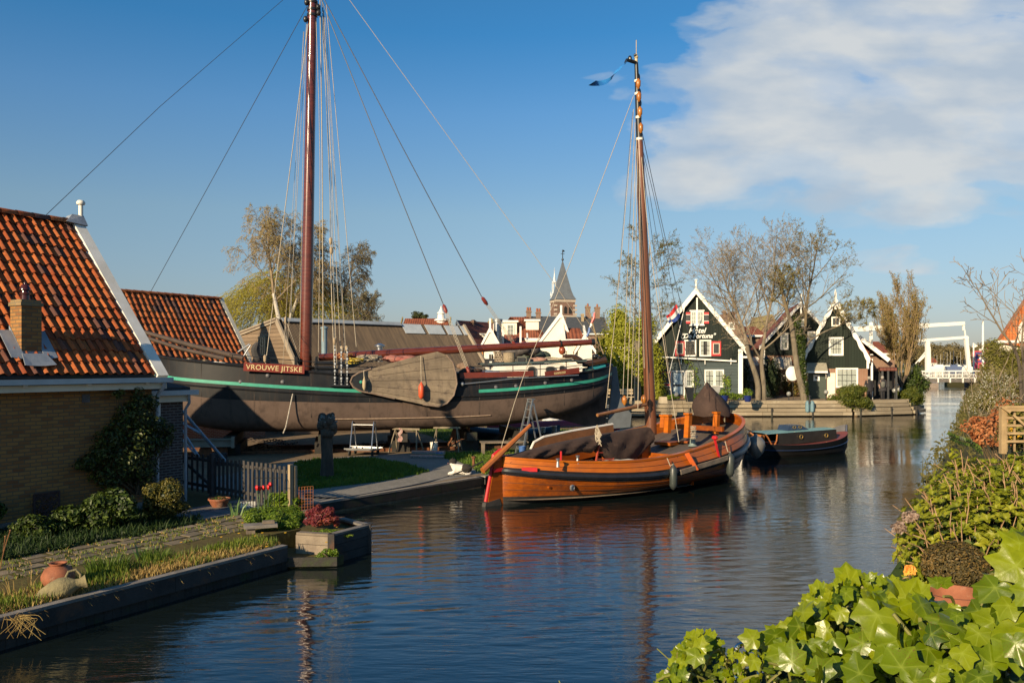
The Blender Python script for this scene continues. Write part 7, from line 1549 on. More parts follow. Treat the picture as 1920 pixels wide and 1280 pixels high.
shrub('willowy_bush','big light green willowy bush with white blossom left of the hotel','bush',[(P(1165,690,62.),V((2.2,1.4,2.1))),(P(1145,650,62.5),V((1.2,1.1,1.5))),(P(1190,655,63.),V((1.6,1.2,1.8))),(P(1216,690,62.),V((1.3,1.,2.)),),(P(1170,625,63.),V((1.1,1.,1.3))),(P(1228,735,61.6),V((.9,.6,1.0))),(P(1130,700,63),V((1.0,1,1.6))),(P(1160,600,63.5),V((.9,.9,1.2))),(P(1210,615,63.5),V((.9,.9,1.4)))],15000,.20,BAM,22,V((8.2,62,ZQ)),w=.5,corem=BAM,lo=.4,zmin=1.2)
m=MB()
for i in range(90):m.lathe([(.001,0),(.035,.02),(.001,.04)],P(U(1125,1190),U(650,715),60.9)+V((0,U(-.2,.6),0)),6,m=Euler((U(0,3),U(0,3),0)).to_matrix())
tag(m.build('white_blossom',WHITE),'scattered white blossom on the willowy bush','blossom',kind='stuff')
shrub('dark_shrub','dark shrub in shade between the bench and the hotel','shrub',lumps(P(1200,735,63.5),(1.4,1.,1.0),7),1400,.15,LF_DARK,5)
KP=dict(k=[15,7,6],seg=[6,5,4,3],wig=[.06,.12,.2,.22],trop=[.02,.02,.03,.0],ang=[1.15,.8,.8],len=[.42,.55,.5],rr=[.4,.5,.55],rmin=.012);KP['from']=[.05,.2,.25]
CON=leafm('larch_leaves',(.09,.10,.025),(.14,.15,.035),(.20,.20,.06),.7,.4)
bs=P(1200,740,66.);bs.z=ZQ
bare_tree('larch_tree','tall airy larch rising behind the orange boat mast',[[bs,bs+V((0.05,0,1.5)),bs+V((0,0,3.2))]],KP,BARK,TWIG,.2,8.6,(11,.10,CON,0),d0=[V((.03,0,1))])
bs=P(1136,700,61.5);t=thing('leaning_branch','bare pale branch leaning out of the willowy bush','branch',P(1162,757,60.9));m=MB()
for pts,r in(([(1185,757),(1160,715),(1137,675),(1118,630),(1107,590),(1098,572)],.09),([(1210,757),(1180,730),(1150,712),(1130,700)],.08),([(1140,680),(1120,655),(1095,655)],.03),([(1118,630),(1100,600),(1086,590)],.025),([(1107,590),(1120,575)],.02)):c_=cubic([P(x,y,61.2)for x,y in pts],4);m.tube(c_,[r*(1-.6*i/len(c_))for i in range(len(c_))],6)
m.build('limb',mat('pale_limb',(.30,.23,.13),(.2,.155,.09),4.,.9),t)
t=thing('tree_trunks','pair of pale upright trunks beside the orange boat mast','trunks',P(1190,757,61));m=MB()
m.tube([P(1193,757,61.4),P(1192,700,61.6),P(1195,640,62)],[.42,.36,.25],9);m.build('trunk',BARKL,t,True)
def person(label,px,pyf,D_,h,coat,hair,step,bag=None,pack=False,lean=0.):
 f0=P(px,pyf,D_);f0.z=ZQ;t=thing('person',label,'person',f0);k=h/1.68
 def q(x,y,z):return f0+V((x,y,z))*k
 vs=[q(0,0,.92),q(0,.01,1.12),q(0,.03,1.36),q(0,.05,1.45),q(0,.06,1.58),q(-.19,.03,1.36),q(-.27,.02,1.10),q(-.27,-.08+step*.1,.88),q(-.27,-.10+step*.1,.80),q(.19,.03,1.36),q(.27,.04,1.10),q(.26,.10-step*.1,.88),q(.26,.12-step*.1,.80),q(-.09,0,.85),q(-.10,step*.10,.48),q(-.10,step*.16,.06),q(-.10,step*.16+.14,.03),q(.09,0,.85),q(.10,-step*.10,.48),q(.10,-step*.2,.06),q(.10,-step*.2+.14,.03),q(0,.07,1.64)]
 es=[(0,1),(1,2),(2,3),(3,4),(4,21),(2,5),(5,6),(6,7),(7,8),(2,9),(9,10),(10,11),(11,12),(0,13),(13,14),(14,15),(15,16),(0,17),(17,18),(18,19),(19,20)]
 rs=[.15,.145,.15,.055,.088,.075,.055,.04,.035,.075,.055,.04,.035,.095,.065,.045,.04,.095,.065,.045,.04,.07]
 skin('body',vs,es,[r*k for r in rs],mat('skin_tone',(.45,.28,.20),rough=.6),t)
 m=MB()
 prof=[(.30,.62),(.285,.80),(.25,1.0),(.235,1.15),(.225,1.28),(.205,1.38),(.10,1.46),(.075,1.49)]
 m.lathe([(a*k,z*k)for a,z in prof],f0+V((0,.02,0)),18,sy=.62,cap=False)
 for s in(-1,1):
  pts=[q(s*.17,.03,1.40),q(s*.25,.03,1.22),q(s*.285,.03,1.05),q(s*.275,-s*0-.02,.88)];m.tube(cubic(pts,4),[x*k for x in[.085,.085,.084,.083,.08,.078,.076,.074,.07,.068,.066,.064,.062]],10)
 m.build('coat',coat,t,True)
 m=MB()
 for s,dy in((-1,step),(1,-step)):m.tube([q(s*.09,0,.9),q(s*.10,dy*.10,.48),q(s*.10,dy*.18,.08)],[.12*k,.085*k,.075*k],10);m.box(q(s*.10,dy*.18+.05,.04),(.10*k,.27*k,.08*k))
 m.build('trousers',mat('dark_trousers',(.02,.02,.024),rough=.9),t,True)
 m=MB();m.ball(q(0,.045,1.60),.118*k,10,1.1);m.build('hair',hair,t,True)
 if bag:m=MB();m.box(q(-.34,-.02,.82),(.09*k,.22*k,.28*k),None,.85);m.tube([q(-.34,-.1,.95),q(-.30,-.03,1.08),q(-.34,.06,.95)],.01,5);tag(m.build('shopping_bag',bag),'white bag carried at the left side of the walker','bag')
 if pack:m=MB();m.lathe([(.10,-.2),(.16,-.1),(.155,.12),(.10,.2)],q(-.05,-.20,1.10),12,sy=.5);tag(m.build('backpack',mat('grey_pack',(.13,.13,.11),(.09,.09,.08),5.,.8),None,True),'grey rucksack on the back of the right walker','rucksack')
GH=mat('grey_hair',(.32,.29,.25),(.24,.22,.19),20.,.8)
person('grey haired person in a wide black coat walking away with a white bag',1630,746,62.0,1.66,mat('black_coat',(.020,.018,.022),(.014,.013,.016),4.,.85),GH,.6,WHITE)
person('grey haired person in a dark coat with a rucksack, nearer the hornbeam',1655,748,62.6,1.68,mat('charcoal_coat',(.035,.032,.036),(.025,.023,.026),4.,.85),GH,-.5,None,True)
WR=mat('white_render',(.80,.75,.63),(.72,.67,.56),1.,.8,.1)
def dims(px,py,D):return((px-960)/F*D,H+(682-py)/F*D-ZQ)
def gable_house(label,l,r,pye,pk,pyp,D,depth,wm,rm,rz=0.,verge=WB,cat='house',over=.25,vw=.22,fin=0.,name='town_house'):
 """front gable given by eave corners and peak in the photograph"""
 X=(pk-960)/F*D;t=thing(name,label,cat,(X,D,ZQ),rz);f=fr(t);ze_=dims(0,pye,D)[1];zp=dims(0,pyp,D)[1];xl,xr=dims(l,0,D)[0]-X,dims(r,0,D)[0]-X
 m=MB(f);m.prism([(xl,0,0),(xl,0,ze_),(0,0,zp),(xr,0,ze_),(xr,0,0)],(0,depth,0));m.build('wall',wm,t)
 m=MB(f)
 for x in(xl,xr):s=1 if x>0 else-1;k=(zp-ze_)/abs(x);m.prism([(x+s*over,.02,ze_-over*k+.05),(0,.02,zp+.05),(0,.02,zp+.18),(x+s*over,.02,ze_-over*k+.18)],(0,depth,0))
 m.build('roof',rm,t)
 for x in(xl,xr):s=1 if x>0 else-1;k=(zp-ze_)/abs(x);m=MB(f);m.prism([(x+s*over,-.08,ze_-over*k-.05),(0,-.08,zp-vw*.6),(0,-.08,zp+.22),(x+s*over,-.08,ze_-over*k+.2)],(0,.09,0));m.build('verge_board',verge,t)
 if fin:m=MB(f);m.box((0,-.05,zp+fin/2),(.14,.1,fin+.5));m.build('finial',WB,t)
 return t,f,X,D
def tw(t,f,X,D,l,r,tp,bt,nx=2,nz=2,curtain=1,fw=.12):
 x0,z1=dims(l,tp,D);x1,z0=dims(r,bt,D);return window(t,f,x0-X,x1-X,z0,z1,fw=fw,nx=nx,nz=nz,curtain=curtain)
def side_house(label,l,r,pyr,pye,D,dep,wm,rm,rz=0.,hip=0.,cat='house',verge=None):
 """house with its ridge across the view: ridge and eave heights from the photograph"""
 X=((l+r)/2-960)/F*D;t=thing('town_house',label,cat,(X,D,ZQ),rz);f=fr(t);hx=(r-l)/2/F*D;zr=dims(0,pyr,D+dep/2)[1];ze_=dims(0,pye,D)[1];k=hip
 m=MB(f);m.b2((-hx,0,0),(hx,dep,ze_));m.build('wall',wm,t)
 m=MB(f);a,b,c,d=(-hx-.25,-.3,ze_-.05),(hx+.25,-.3,ze_-.05),(hx+.25,dep+.3,ze_-.05),(-hx-.25,dep+.3,ze_-.05);p,q=(-hx+k,dep/2,zr),(hx-k,dep/2,zr);m.add([a,b,c,d,p,q],[(0,1,5,4),(2,3,4,5),(1,2,5),(3,0,4),(0,3,2,1)]);m.build('roof',rm,t)
 m=MB(f);m.b2((-hx-.3,-.42,ze_-.2),(hx+.3,-.28,ze_+.0));m.build('gutter',WB,t)
 if verge:
  for s in(-1,1):m=MB(f);m.bar((s*(hx+.28),-.3,ze_),(s*(hx+.28),dep/2,zr+.05),.12,.3);m.build('verge_board',verge,t)
 return t,f,X,D
def chimney(t,f,X,D,l,r,tp,bt,dy,mt=BRT,pots=0):
 x0,z1=dims(l,tp,D+dy);x1,z0=dims(r,bt,D+dy);m=MB(f);m.b2((x0-X,dy,z0-1.2),(x1-X,dy+(x1-x0),z1));m.b2((x0-X-.08,dy-.08,z1-.25),(x1-X+.08,dy+(x1-x0)+.08,z1-.08));c=m.build('chimney',mt,t)
 for i in range(pots):m=MB(f);m.lathe([(.16,0),(.14,.45)],((x0+(x1-x0)*(i+.5)/pots)-X,dy+(x1-x0)/2,z1),8);m.build('chimney_pot',TERRA,c)
LICH=mat('lichen_tiles',(.30,.24,.08),(.20,.15,.075),2.,.9,.4,20.)
YB=brickm('ochre_brick',(.42,.30,.14),(.33,.22,.10),(.38,.33,.25),.22,.07,.012)
a=side_house('dark red roofed house with lichen ridge above the boathouse roof end',752,836,597,628,92.,7,BRT,ROOFR,verge=LICH);chimney(*a,822,831,601,615,3.4,YB)
b=P(827,602,95);t=thing('stone_pinnacle','small white stone pinnacle above the red roofs','pinnacle',b-V((0,0,1.2)));m=MB();m.lathe([(.55,-1.2),(.55,0),(.75,.05),(.75,.2),(.4,.3),(.36,.8),(.5,.85),(.25,1.1),(.1,1.4),(.02,1.7)],b,10);m.build('spire',WB,t)
a=gable_house('brown brick gabled house with long dark red roof right of the boathouse',838,893,655,857,604,76.,4.5,BRT,ROOFD,verge=mat('grey_verge',(.5,.5,.48),rough=.6),rz=R(-35));chimney(*a,861,866,600,606,2.,BRT)
tw(*a,868,881,638,650,3,2)
a=side_house('long dark red roof with white lean to, behind the brown brick gable',862,926,605,632,80.,6,BRT,ROOFD)
m=MB(a[1]);x0,z1=dims(877,629,79);x1,z0=dims(910,660,79);m.b2((x0-a[2],-2.6,0),(x1-a[2],-.35,z1));m.b2((x0-a[2]-.1,-2.7,z1),(x1-a[2]+.1,-.35,z1+.15));m.build('lean_to',WR,a[0])
a=gable_house('round topped ochre gable behind the white dormers',910,932,612,921,599,98.,4,LICH,LICH,verge=LICH)
a=side_house('hip roofed red tiled house with two white dormers and a deep cornice',924,1024,594,634,80.,7,YB,ROOFR,hip=3.4);t,f,X,D=a
for l,r,tp,bt,y_ in((945,969,604,632,.4),(986,1010,602,626,1.2)):
 x0,z1=dims(l,tp,D+y_);x1,z0=dims(r,bt,D+y_);m=MB(f);m.b2((x0-X,y_,z0-.4),(x1-X,y_+3.5,z1));dm=m.build('dormer',WR,t);m=MB(f);m.b2((x0-X-.15,y_-.15,z1),(x1-X+.15,y_+3.6,z1+.18));m.build('dormer_roof',WB,dm)
 if l<960:window(dm,f@Matrix.Translation((0,y_,0)),x0-X+.25,x1-X-.25,z0,z1-.2,fw=.1,nx=2,nz=3,curtain=1)
m=MB(f);hx=100/2/F*D;ze_=dims(0,634,D)[1];m.b2((-hx-.3,-.5,ze_-.45),(hx+.3,-.02,ze_-.2))
for i in range(14):m.b2((-hx+.1+i*hx/7,-.35,ze_-.8),(-hx+.3+i*hx/7,-.03,ze_-.45))
m.build('cornice',CREAM,t)
m=MB(f);x0,z1=dims(924,606,D);m.b2((x0-X,.8,z1-2.2),(x0-X+1.9,4,z1));m.build('side_dormer',WR,t)
tw(t,f,X,D,1004,1022,640,662,2,2,0)
a=side_house('wide grey slate roof with two chimneys behind the white dormers',984,1062,593,625,112.,9,BRT,SLATE);chimney(*a,987,996,582,598,4.,BRT,2);chimney(*a,1005,1014,584,598,4.,BRT,2)
a=side_house('broad grey brown roof with tall chimneys right of the church tower',1066,1140,594,625,132.,10,BRT,SLATE);chimney(*a,1098,1107,574,600,4.5,BRT,1);chimney(*a,1115.5,1125,575,600,4.5,BRT,1);chimney(*a,1090,1095,588,598,3.5,YB)
a=gable_house('small white gabled house with a finial behind the black chest',903,936,648,919,617,60.,3.2,WR,ROOFR,fin=.5);tw(*a,914,928,661,690,2,2,0)
t,f,X,D=a;m=MB(f);m.lathe([(.28,0),(.28,3.4),(.36,3.4),(.36,3.6)],((933-960)/F*61-X,1.,2.2),10);m.build('flue_pipe',STEEL,t,True)
a=side_house('low red roofed house joining the small white gable',926,982,629,645,62.5,4,WR,ROOFR,verge=WB)
for px in(943,976):m=MB(a[1]);m.box(((px-960)/F*62-a[2],-.2,dims(0,632,62)[1]),(.14,.14,1.6));m.build('white_post',WB,a[0])
a=gable_house('large white gabled house with a tall finial behind the barge stern',1003,1077,655,1052,589,57.,8.0,WR,mat('dark_slate_roof',(.055,.06,.065),(.04,.043,.047),2.,.6,.4,14.),fin=.35,over=.15)
t,f,X,D=a;m=MB(f);m.box((.2*0+(1057-1052)/F*57,-.03,dims(0,620,57)[1]),(.06,.05,1.7));m.build('wall_post',CREAM,t);tw(t,f,X,D,1057,1065,656,668,2,2,0,.06);tw(t,f,X,D,1057,1065,671,682,2,2,0,.06)
a=side_house('red tiled lean to roof against the large white gable',1066,1090,615,636,56.,3,WR,ROOFR,verge=WB)
a=gable_house('cream gable with a low wall right of the barge tiller',1084,1110,652,1096,632,55.,5,WR,ROOFD)
t=thing('orange_fence','tall orange stained timber fence behind the leeboard','fence',P(855,700,55.),0);m=MB();pan=plankm('orange_stained_boards',(.46,.19,.04),(.36,.135,.03),.16,'u',.6,.2);z0,z1=ZY,P(0,654,55).z;x0,x1=P(798,0,55).x,P(906,0,55).x;m.b2((x0,55,z0),(x1,55.06,z1));m.build('boards',pan,t);m=MB()
for i in range(6):m.box((x0+(x1-x0)*i/5,55.1,(z0+z1)/2),(.12,.1,z1-z0+.1))
m.build('post',OLDW,t)
t=thing('log_stack','stack of cut logs against the small white house','logs',P(938,690,57.));m=MB()
for i in range(9):
 for j in range(9):q=P(927+i*3.0+(j%2)*1.4,696-j*4.4,57.);m.tube([q,q+V((0,.6,0))],.085,7)
m.build('logs',mat('log_ends',(.30,.24,.17),(.18,.14,.10),3.,.9,rv=.35),t)
bundle('machine_heap','dark heap of yard machinery behind the cabin roof',P(978,662,48.),(.9,.5,.5),mat('machinery',(.05,.045,.045),(.12,.10,.09),5.,.7,.3,14.),'machinery')
bundle('green_canoe_stack','green and grey upturned dinghy stack behind the cabin',P(1003,668,50.),(1.0,.5,.55),mat('dinghy_green',(.05,.07,.045),(.03,.035,.03),4.,.6),'dinghies')
D=190.;b=P(1060.5,600,D);t=thing('church_tower','brown brick church tower with a slate spire and weathervane','church tower',(b.x,b.y,ZQ),R(14));f=fr(t);hw_t=18.5/F*D;zt_=dims(0,561,D)[1];CB=brickm('tower_brick',(.20,.10,.07),(.15,.075,.055),(.2,.17,.14),.6,.2,.03,stain=.3)
m=MB(f);m.b2((-hw_t,0,0),(hw_t,2*hw_t,zt_));m.build('shaft',CB,t)
m=MB(f)
for z in(zt_-.6,zt_-3.9,zt_-5.0):m.b2((-hw_t-.12,-.12,z),(hw_t+.12,2*hw_t+.12,z+(.5 if z>zt_-1 else .28)))
for i in range(6):
 for s in(-1,1):m.b2((s*hw_t-.45,-.1,zt_-1.6-i*.95),(s*hw_t+.1*s+.35,.3,zt_-1.2-i*.95))
m.build('stone_band',mat('tower_stone',(.45,.38,.30),(.36,.30,.24),2.,.85),t)
m=MB(f)
for i in(-1,0,1):m.prism([(i*1.1-.35+.0,-.05,zt_-3.2),(i*1.1+.35,-.05,zt_-3.2),(i*1.1+.35,-.05,zt_-1.9),(i*1.1,-.05,zt_-1.5),(i*1.1-.35,-.05,zt_-1.9)],(0,.1,0));m.prism([(hw_t+.05,hw_t+i*1.1-.35,zt_-3.2),(hw_t+.05,hw_t+i*1.1+.35,zt_-3.2),(hw_t+.05,hw_t+i*1.1+.35,zt_-1.9),(hw_t+.05,hw_t+i*1.1,zt_-1.5),(hw_t+.05,hw_t+i*1.1-.35,zt_-1.9)],(-.1,0,0))
m.build('belfry_opening',DARK,t)
m=MB(f);rows=[];zs=dims(0,487,D)[1]
for z,k in((zt_,1.12),(zt_+.8,.90),(zt_+2.,.72),(zs-.2,.05),(zs,.01)):rows.append([V((x*hw_t*k,hw_t+y*hw_t*k,z))for x,y in((-1,-1),(1,-1),(1,1),(-1,1))])
m.grid(rows,None,True);m.build('spire',mat('spire_slate',(.13,.145,.16),(.09,.10,.115),.8,.6,.2,6.),t)
m=MB(f);zv=dims(0,466,D)[1];c=V((0,hw_t,0));m.tube([c+V((0,0,zs-.3)),c+V((0,0,zv))],.09,6);m.ball(c+V((0,0,zs+.3)),.28,8);m.box(c+V((0,0,zv-.9)),(.9,.08,.1));m.prism([c+V((-.1,0,zv-.5)),c+V((.55,0,zv-.4)),c+V((.3,0,zv)),c+V((-.1,0,zv-.1))],(0,.06,0));m.build('weathervane',BLACK,t)
D=262.;b=P(1040,600,D);t=thing('white_belfry','white wooden carillon tower with an open lantern, behind the slate spire','bell tower',(b.x,b.y,ZQ));zf=lambda y:dims(0,y,D)[1];k=D/F;WT=mat('belfry_white',(.62,.66,.68),(.52,.56,.58),.6,.6);m=MB(fr(t))
m.b2((-8*k,0,0),(8*k,16*k,zf(570)));m.b2((-9*k,-k,zf(572)),(9*k,17*k,zf(569)));m.build('base',WT,t);m=MB(fr(t))
for x in(-7.2,5.4):
 for y in(0,13):m.b2((x*k,y*k,zf(570)),(x*k+1.8*k,y*k+1.8*k,zf(555)))
m.b2((-8*k,-.5*k,zf(555)),(8*k,15*k,zf(551)))
for x in(-7.5,7.5):m.lathe([(1*k,0),(.3*k,5*k),(.01,7*k)],(x*k,1*k,zf(552)),8)
for q in range(6):a_=q*1.047;m.lathe([(.8*k,0),(.8*k,zf(530)-zf(549))],(math.cos(a_)*4*k,7*k+math.sin(a_)*4*k,zf(549)),6)
m.build('lantern',WT,t);m=MB(fr(t));m.lathe([(5.5*k,zf(550)),(5.5*k,zf(548))],(0,7*k,0),12);m.lathe([(5*k,zf(530)),(5.4*k,zf(529)),(4*k,zf(527)),(2.2*k,zf(524)),(2.4*k,zf(522)),(1.4*k,zf(518)),(1.0*k,zf(513)),(.3*k,zf(508)),(.15*k,zf(500))],(0,7*k,0),12);m.build('onion_roof',WT,t,True);m=MB(fr(t));m.ball((0,7*k,zf(523)),1.5*k,8);m.ball((0,7*k,zf(511)),.8*k,6);m.box((0,7*k,zf(506)),(3*k,.3*k,.5*k));m.build('gilt_ball',mat('gilding',(.60,.32,.08),rough=.4),t)
a=gable_house('brick house with a small square window behind the hotel gable',1336,1404,640,1372,588,84.,8,BRT,BRT,verge=BRT,vw=.3);tw(*a,1365.5,1377.5,604,618,1,1,1,.14);chimney(*a,1356,1361,582,592,1.5,BRT);chimney(*a,1370,1379,584,592,1.0,BRT);tw(*a,1386,1396,634,653,2,2)
a=side_house('low brick house with orange roof between the bare tree trunks',1400,1432,612,628,90.,6,BRT,ROOFR)
a=gable_house('brick gable with lichen roof left of the awning house',1424,1465,622,1447,592,96.,7,BRT,LICH,verge=LICH,vw=.15)
a=side_house('orange roofed brick house seen through the hornbeam',1634,1672,640,662,98.,7,BRT,ROOFR)
a=side_house('long brick house behind the ivy clad tree',1545,1600,628,650,110.,7,BRT,ROOFR)
KW=dict(k=[9,7,6,5],seg=[6,5,5,6],wig=[.10,.16,.2,.16,.1],trop=[.05,.03,-.05,-.16,-.32],ang=[.75,.8,.85,.6],len=[.60,.6,.62,.75],rr=[.5,.5,.5,.6],rmin=.0095);KW['seg']=[6,5,4,5,4];KW['from']=[.05,.2,.25,.2]
KW['k']=[11,8,6,4];KW['side']=(.55,.8)
CAT_=leafm('birch_catkins',(.30,.22,.07),(.42,.33,.10),(.50,.42,.14),.8,.3)
BTW=mat('birch_twigs',(.27,.20,.12),(.19,.145,.09),2.,.9)
BIR=mat('birch_bark',(.58,.54,.47),(.40,.36,.30),3.,.8,.2,12.,stretch=(1,1,.5),c3=(.06,.05,.045),s3=2.4)
Dw=62.
bare_tree('birch_tree','tall white trunked weeping birch rising left of the barge mast',[pp(Dw,(527,640),(523,600),(518,575),(513,550))],KW,BIR,BTW,.20,4.5,(4,.085,CAT_,0),'weeping birches behind the boathouse',d0=[V((-.14,0,1))])
bare_tree('birch_tree','second weeping birch leaning right behind the barge mast',[pp(Dw+2,(540,640),(543,605),(552,575),(562,555))],KW,BIR,BTW,.18,4.2,(4,.085,CAT_,0),'weeping birches behind the boathouse',d0=[V((.45,0,1))])
KW2=dict(KW);KW2['rmin']=.011;KW2['k']=[9,7,6,3]
CAT2=leafm('dark_catkins',(.17,.145,.06),(.26,.22,.09),(.35,.29,.12),.8,.3)
bare_tree('birch_tree','darker drooping birch at the right end of the tree group',[pp(Dw+4,(612,640),(618,605),(628,575),(640,560))],KW2,BARK,mat('dark_twigs',(.13,.105,.075),(.09,.075,.055),2.,.9),.16,3.7,(3,.085,CAT2,0),'weeping birches behind the boathouse',d0=[V((.55,0,1))])
bare_tree('low_tree','low dark leafy treetop above the far end of the boathouse roof',[pp(Dw-4,(668,640),(672,620))],dict(KB),BARK,MATS['dark_twigs'],.14,2.0,(1,.08,CAT2,0),d0=[V((.3,0,1))])
WIL=leafm('willow_leaves',(.32,.29,.02),(.50,.45,.03),(.62,.56,.06),.6,.5)
t=thing('weeping_willow','yellow green weeping willow curtain behind the boathouse','tree',V((P(540,0,68).x,68,ZY)));m,mt_=MB(),MB()
wb=fr(t).translation;mt_.tube([wb,wb+V((.2,0,3)),wb+V((0,0,5))],[.5,.4,.3],8)
for i in range(1050):
 q=U(0,6.28);r=rnd()**.5;cx_=P(540,0,68).x+math.cos(q)*r*5.1;cy_=68+math.sin(q)*r*3.0;top_=10.6*(1-.34*r*r)+U(-.6,.7)+.9*mnoise.noise(V((cx_*.5,cy_*.5,0)));pts=[V((cx_,cy_,top_+ZY))];d=V((math.cos(q)*.22,math.sin(q)*.22,.25));n_=7;L=U(3.0,6.2)
 for j in range(n_):d=d+V((U(-.04,.04),U(-.04,.04),-.28));d.normalize();pts.append(pts[-1]+d*(L/n_))
 mt_.tube(pts,.009,3,False)
 for j in range(34):
  x=rnd()*(n_-1);a_=int(x);p=pts[a_].lerp(pts[a_+1],x-a_)+V((U(-.07,.07),U(-.07,.07),0));m.leaf(p,V((U(-1,1),U(-1,1),.2)),U(.09,.18),.35)
 if i%9==0:mt_.tube([wb+V((0,0,5)),(wb+V((0,0,7.5))).lerp(pts[0],.5)+V((0,0,.5)),pts[0]],[.1,.06,.02],5)
mt_.build('branches',mat('willow_bark',(.20,.17,.06),(.14,.12,.05),3.,.9),t);m.build('leaves',WIL,t)
D=134.;t=thing('drawbridge','white wooden drawbridge with balance beams and railing at the end of the canal','bridge',(P(1775,0,D).x,D,0));BW=mat('bridge_white',(.80,.78,.72),(.72,.70,.64),.5,.5)
def BP(px,py,dz=0.):return P(px,py,D+dz)
m=MB();z0,z1=BP(0,716).z,BP(0,710).z
m.b2((BP(1716,0).x,D-1.2,z0),(BP(1838,0).x,D+2.4,z1));m.build('deck',mat('bridge_deck',(.16,.14,.125),(.10,.09,.08),2.,.8),t)
for dy in(0,4.2):
 m=MB();m.bar(BP(1739,714,dy),BP(1739,640,dy),.55);m.bar(BP(1743.5,714,dy),BP(1742,650,dy),.35);m.build('portal_post',BW,t)
 m=MB();m.bar(BP(1600,617,dy),BP(1738,610,dy),.62,.75);m.bar(BP(1738,610,dy),BP(1808,606,dy),.45,.55);m.build('balance_beam',BW,t)
 m=MB();m.bar(BP(1818,700,dy),BP(1811,633,dy),.50);m.bar(BP(1811,634,dy),BP(1806,606,dy),.18);m.box(BP(1806.5,614,dy),(.3,.25,.9));m.build('hanger',BW,t)
 m=MB();m.bar(BP(1700,640,dy),BP(1814,632,dy),.35,.42);m.build('tie_beam',BW,t)
m=MB();m.bar(BP(1739,645,0),BP(1739,645,4.2),.4);m.bar(BP(1814,633,0),BP(1814,633,4.2),.35);m.build('cross_beam',BW,t)
for dy in(-1.1,2.3):
 m=MB();m.bar(BP(1715,696,dy),BP(1843,695,dy),.16,.20);m.bar(BP(1717,702,dy),BP(1843,701.5,dy),.08,.10);m.bar(BP(1717,708.5,dy),BP(1843,708,dy),.12,.14)
 for i in range(11):px=1717+i*12.5;m.bar(BP(px,695,dy),BP(px,710,dy),.12)
 for i in range(44):px=1719+i*2.8;m.bar(BP(px,702,dy),BP(px,708,dy),.05)
 m.bar(BP(1717,699,dy),BP(1735,708,dy),.08);m.build('railing',BW,t)
m=MB()
for px in(1759,1781.5,1805.5,1828):m.bar(BP(px,709,-1.3),BP(px,717,-1.3),.18)
m.build('deck_bracket',BW,t)
m=MB();q=BP(1742,716,.4);m.box((q.x,D+.6,.3),(1.6,3.2,.8));m.box((q.x-3.0,D+.8,.2),(3.0,2.,.5));m.build('pier',mat('pier_stone',(.30,.24,.20),(.2,.165,.14),2.,.9),t)
m=MB();m.bar(BP(1722,678,2),BP(1737,663,2),.25);m.bar(BP(1716,682,3),BP(1736,658,3),.12);m.build('brace',BW,t)
t=thing('bridge_abutment','brown timber abutment wall right of the drawbridge','wall',P(1842,735,112));m=MB();m.prism([V((P(1832,0,118).x,118,-1)),V((P(1839,0,104).x,104,-1)),V((P(1858,0,100).x,100,-1)),V((P(1860,0,118).x,118,-1))],(0,0,1+P(0,711,116).z));m.build('boards',plankm('abutment_boards',(.24,.17,.11),(.17,.12,.08),.25,'u',.9,.2),t)
t=thing('bridge_pier','pale stone pier under the right end of the drawbridge','pier',P(1826,716,D));m=MB();q=BP(1832,714,.5);m.box((q.x,D+.8,.6),(1.6,4,1.9));m.build('stone',MATS['pier_stone'],t)
D=150.;a,b=P(1827,660,D),P(1884,733,D);t=thing('hoarding','blue and pink hoarding with large white letters right of the drawbridge','hoarding',(a.x,D,ZQ));m=MB();zz=P(0,679,D).z;m.b2((a.x,D,zz),(b.x,D+.3,a.z));m.build('blue_panel',mat('hoarding_blue',(.07,.06,.22),(.06,.05,.18),1.,.6),t);m=MB();m.b2((a.x,D,ZQ),(b.x,D+.3,zz-.01));m.build('pink_panel',mat('hoarding_pink',(.70,.05,.13),(.60,.04,.11),1.,.6),t);m=MB();m.b2((a.x-.25,D-.06,zz),(a.x+.1,D+.36,a.z+.2));m.b2((a.x-.25,D-.07,a.z),(b.x,D+.37,a.z+.22));m.build('red_edge',mat('hoarding_red',(.65,.06,.10),rough=.6),t)
m=MB();s_=D/F;q=P(1843,674,D-.05);lettering(m,'HE',11.5*s_,q,(1,0,0),(0,0,1),offset=.06);m.build('lettering',WB,t);m=MB()
for px,py in((1835,666),(1835,674.5),(1863,664)):m.box(P(px,py,D-.03),(4.5*s_,.05,3*s_),(0,.1,0))
m.build('emblem',mat('hoarding_orange',(.75,.12,.05),rough=.6),t)
t=thing('flagpole','tall thin white pole before the hoarding','pole',P(1843,712,142));m=MB();a=P(1843,602,142);m.tube([V((a.x,a.y,ZQ)),a],[.22,.14],8);m.build('pole',WB,t);
t=thing('flag','white flag blowing on a short pole left of the hoarding','flag',P(1826,712,146));m=MB();a=P(1825.5,643,146);m.tube([V((a.x,a.y,ZQ)),a],.13,6);m.build('pole',WB,t);m=MB();a0,a1,b0,b1=P(1821.5,650,146),P(1834,648,146),P(1826,643.5,146),P(1826.5,652,146);m.grid([[a0,b0.lerp(a0,.5),b0],[a0.lerp(b1,.5),(a0+a1+b0+b1)/4+V((0,.3,0)),b0.lerp(a1,.5)],[b1,b1.lerp(a1,.5),a1]]);m.build('cloth',WB,t)
FT=leafm('far_trees',(.13,.105,.05),(.19,.155,.07),(.25,.20,.09),.9,.3)
m=MB()
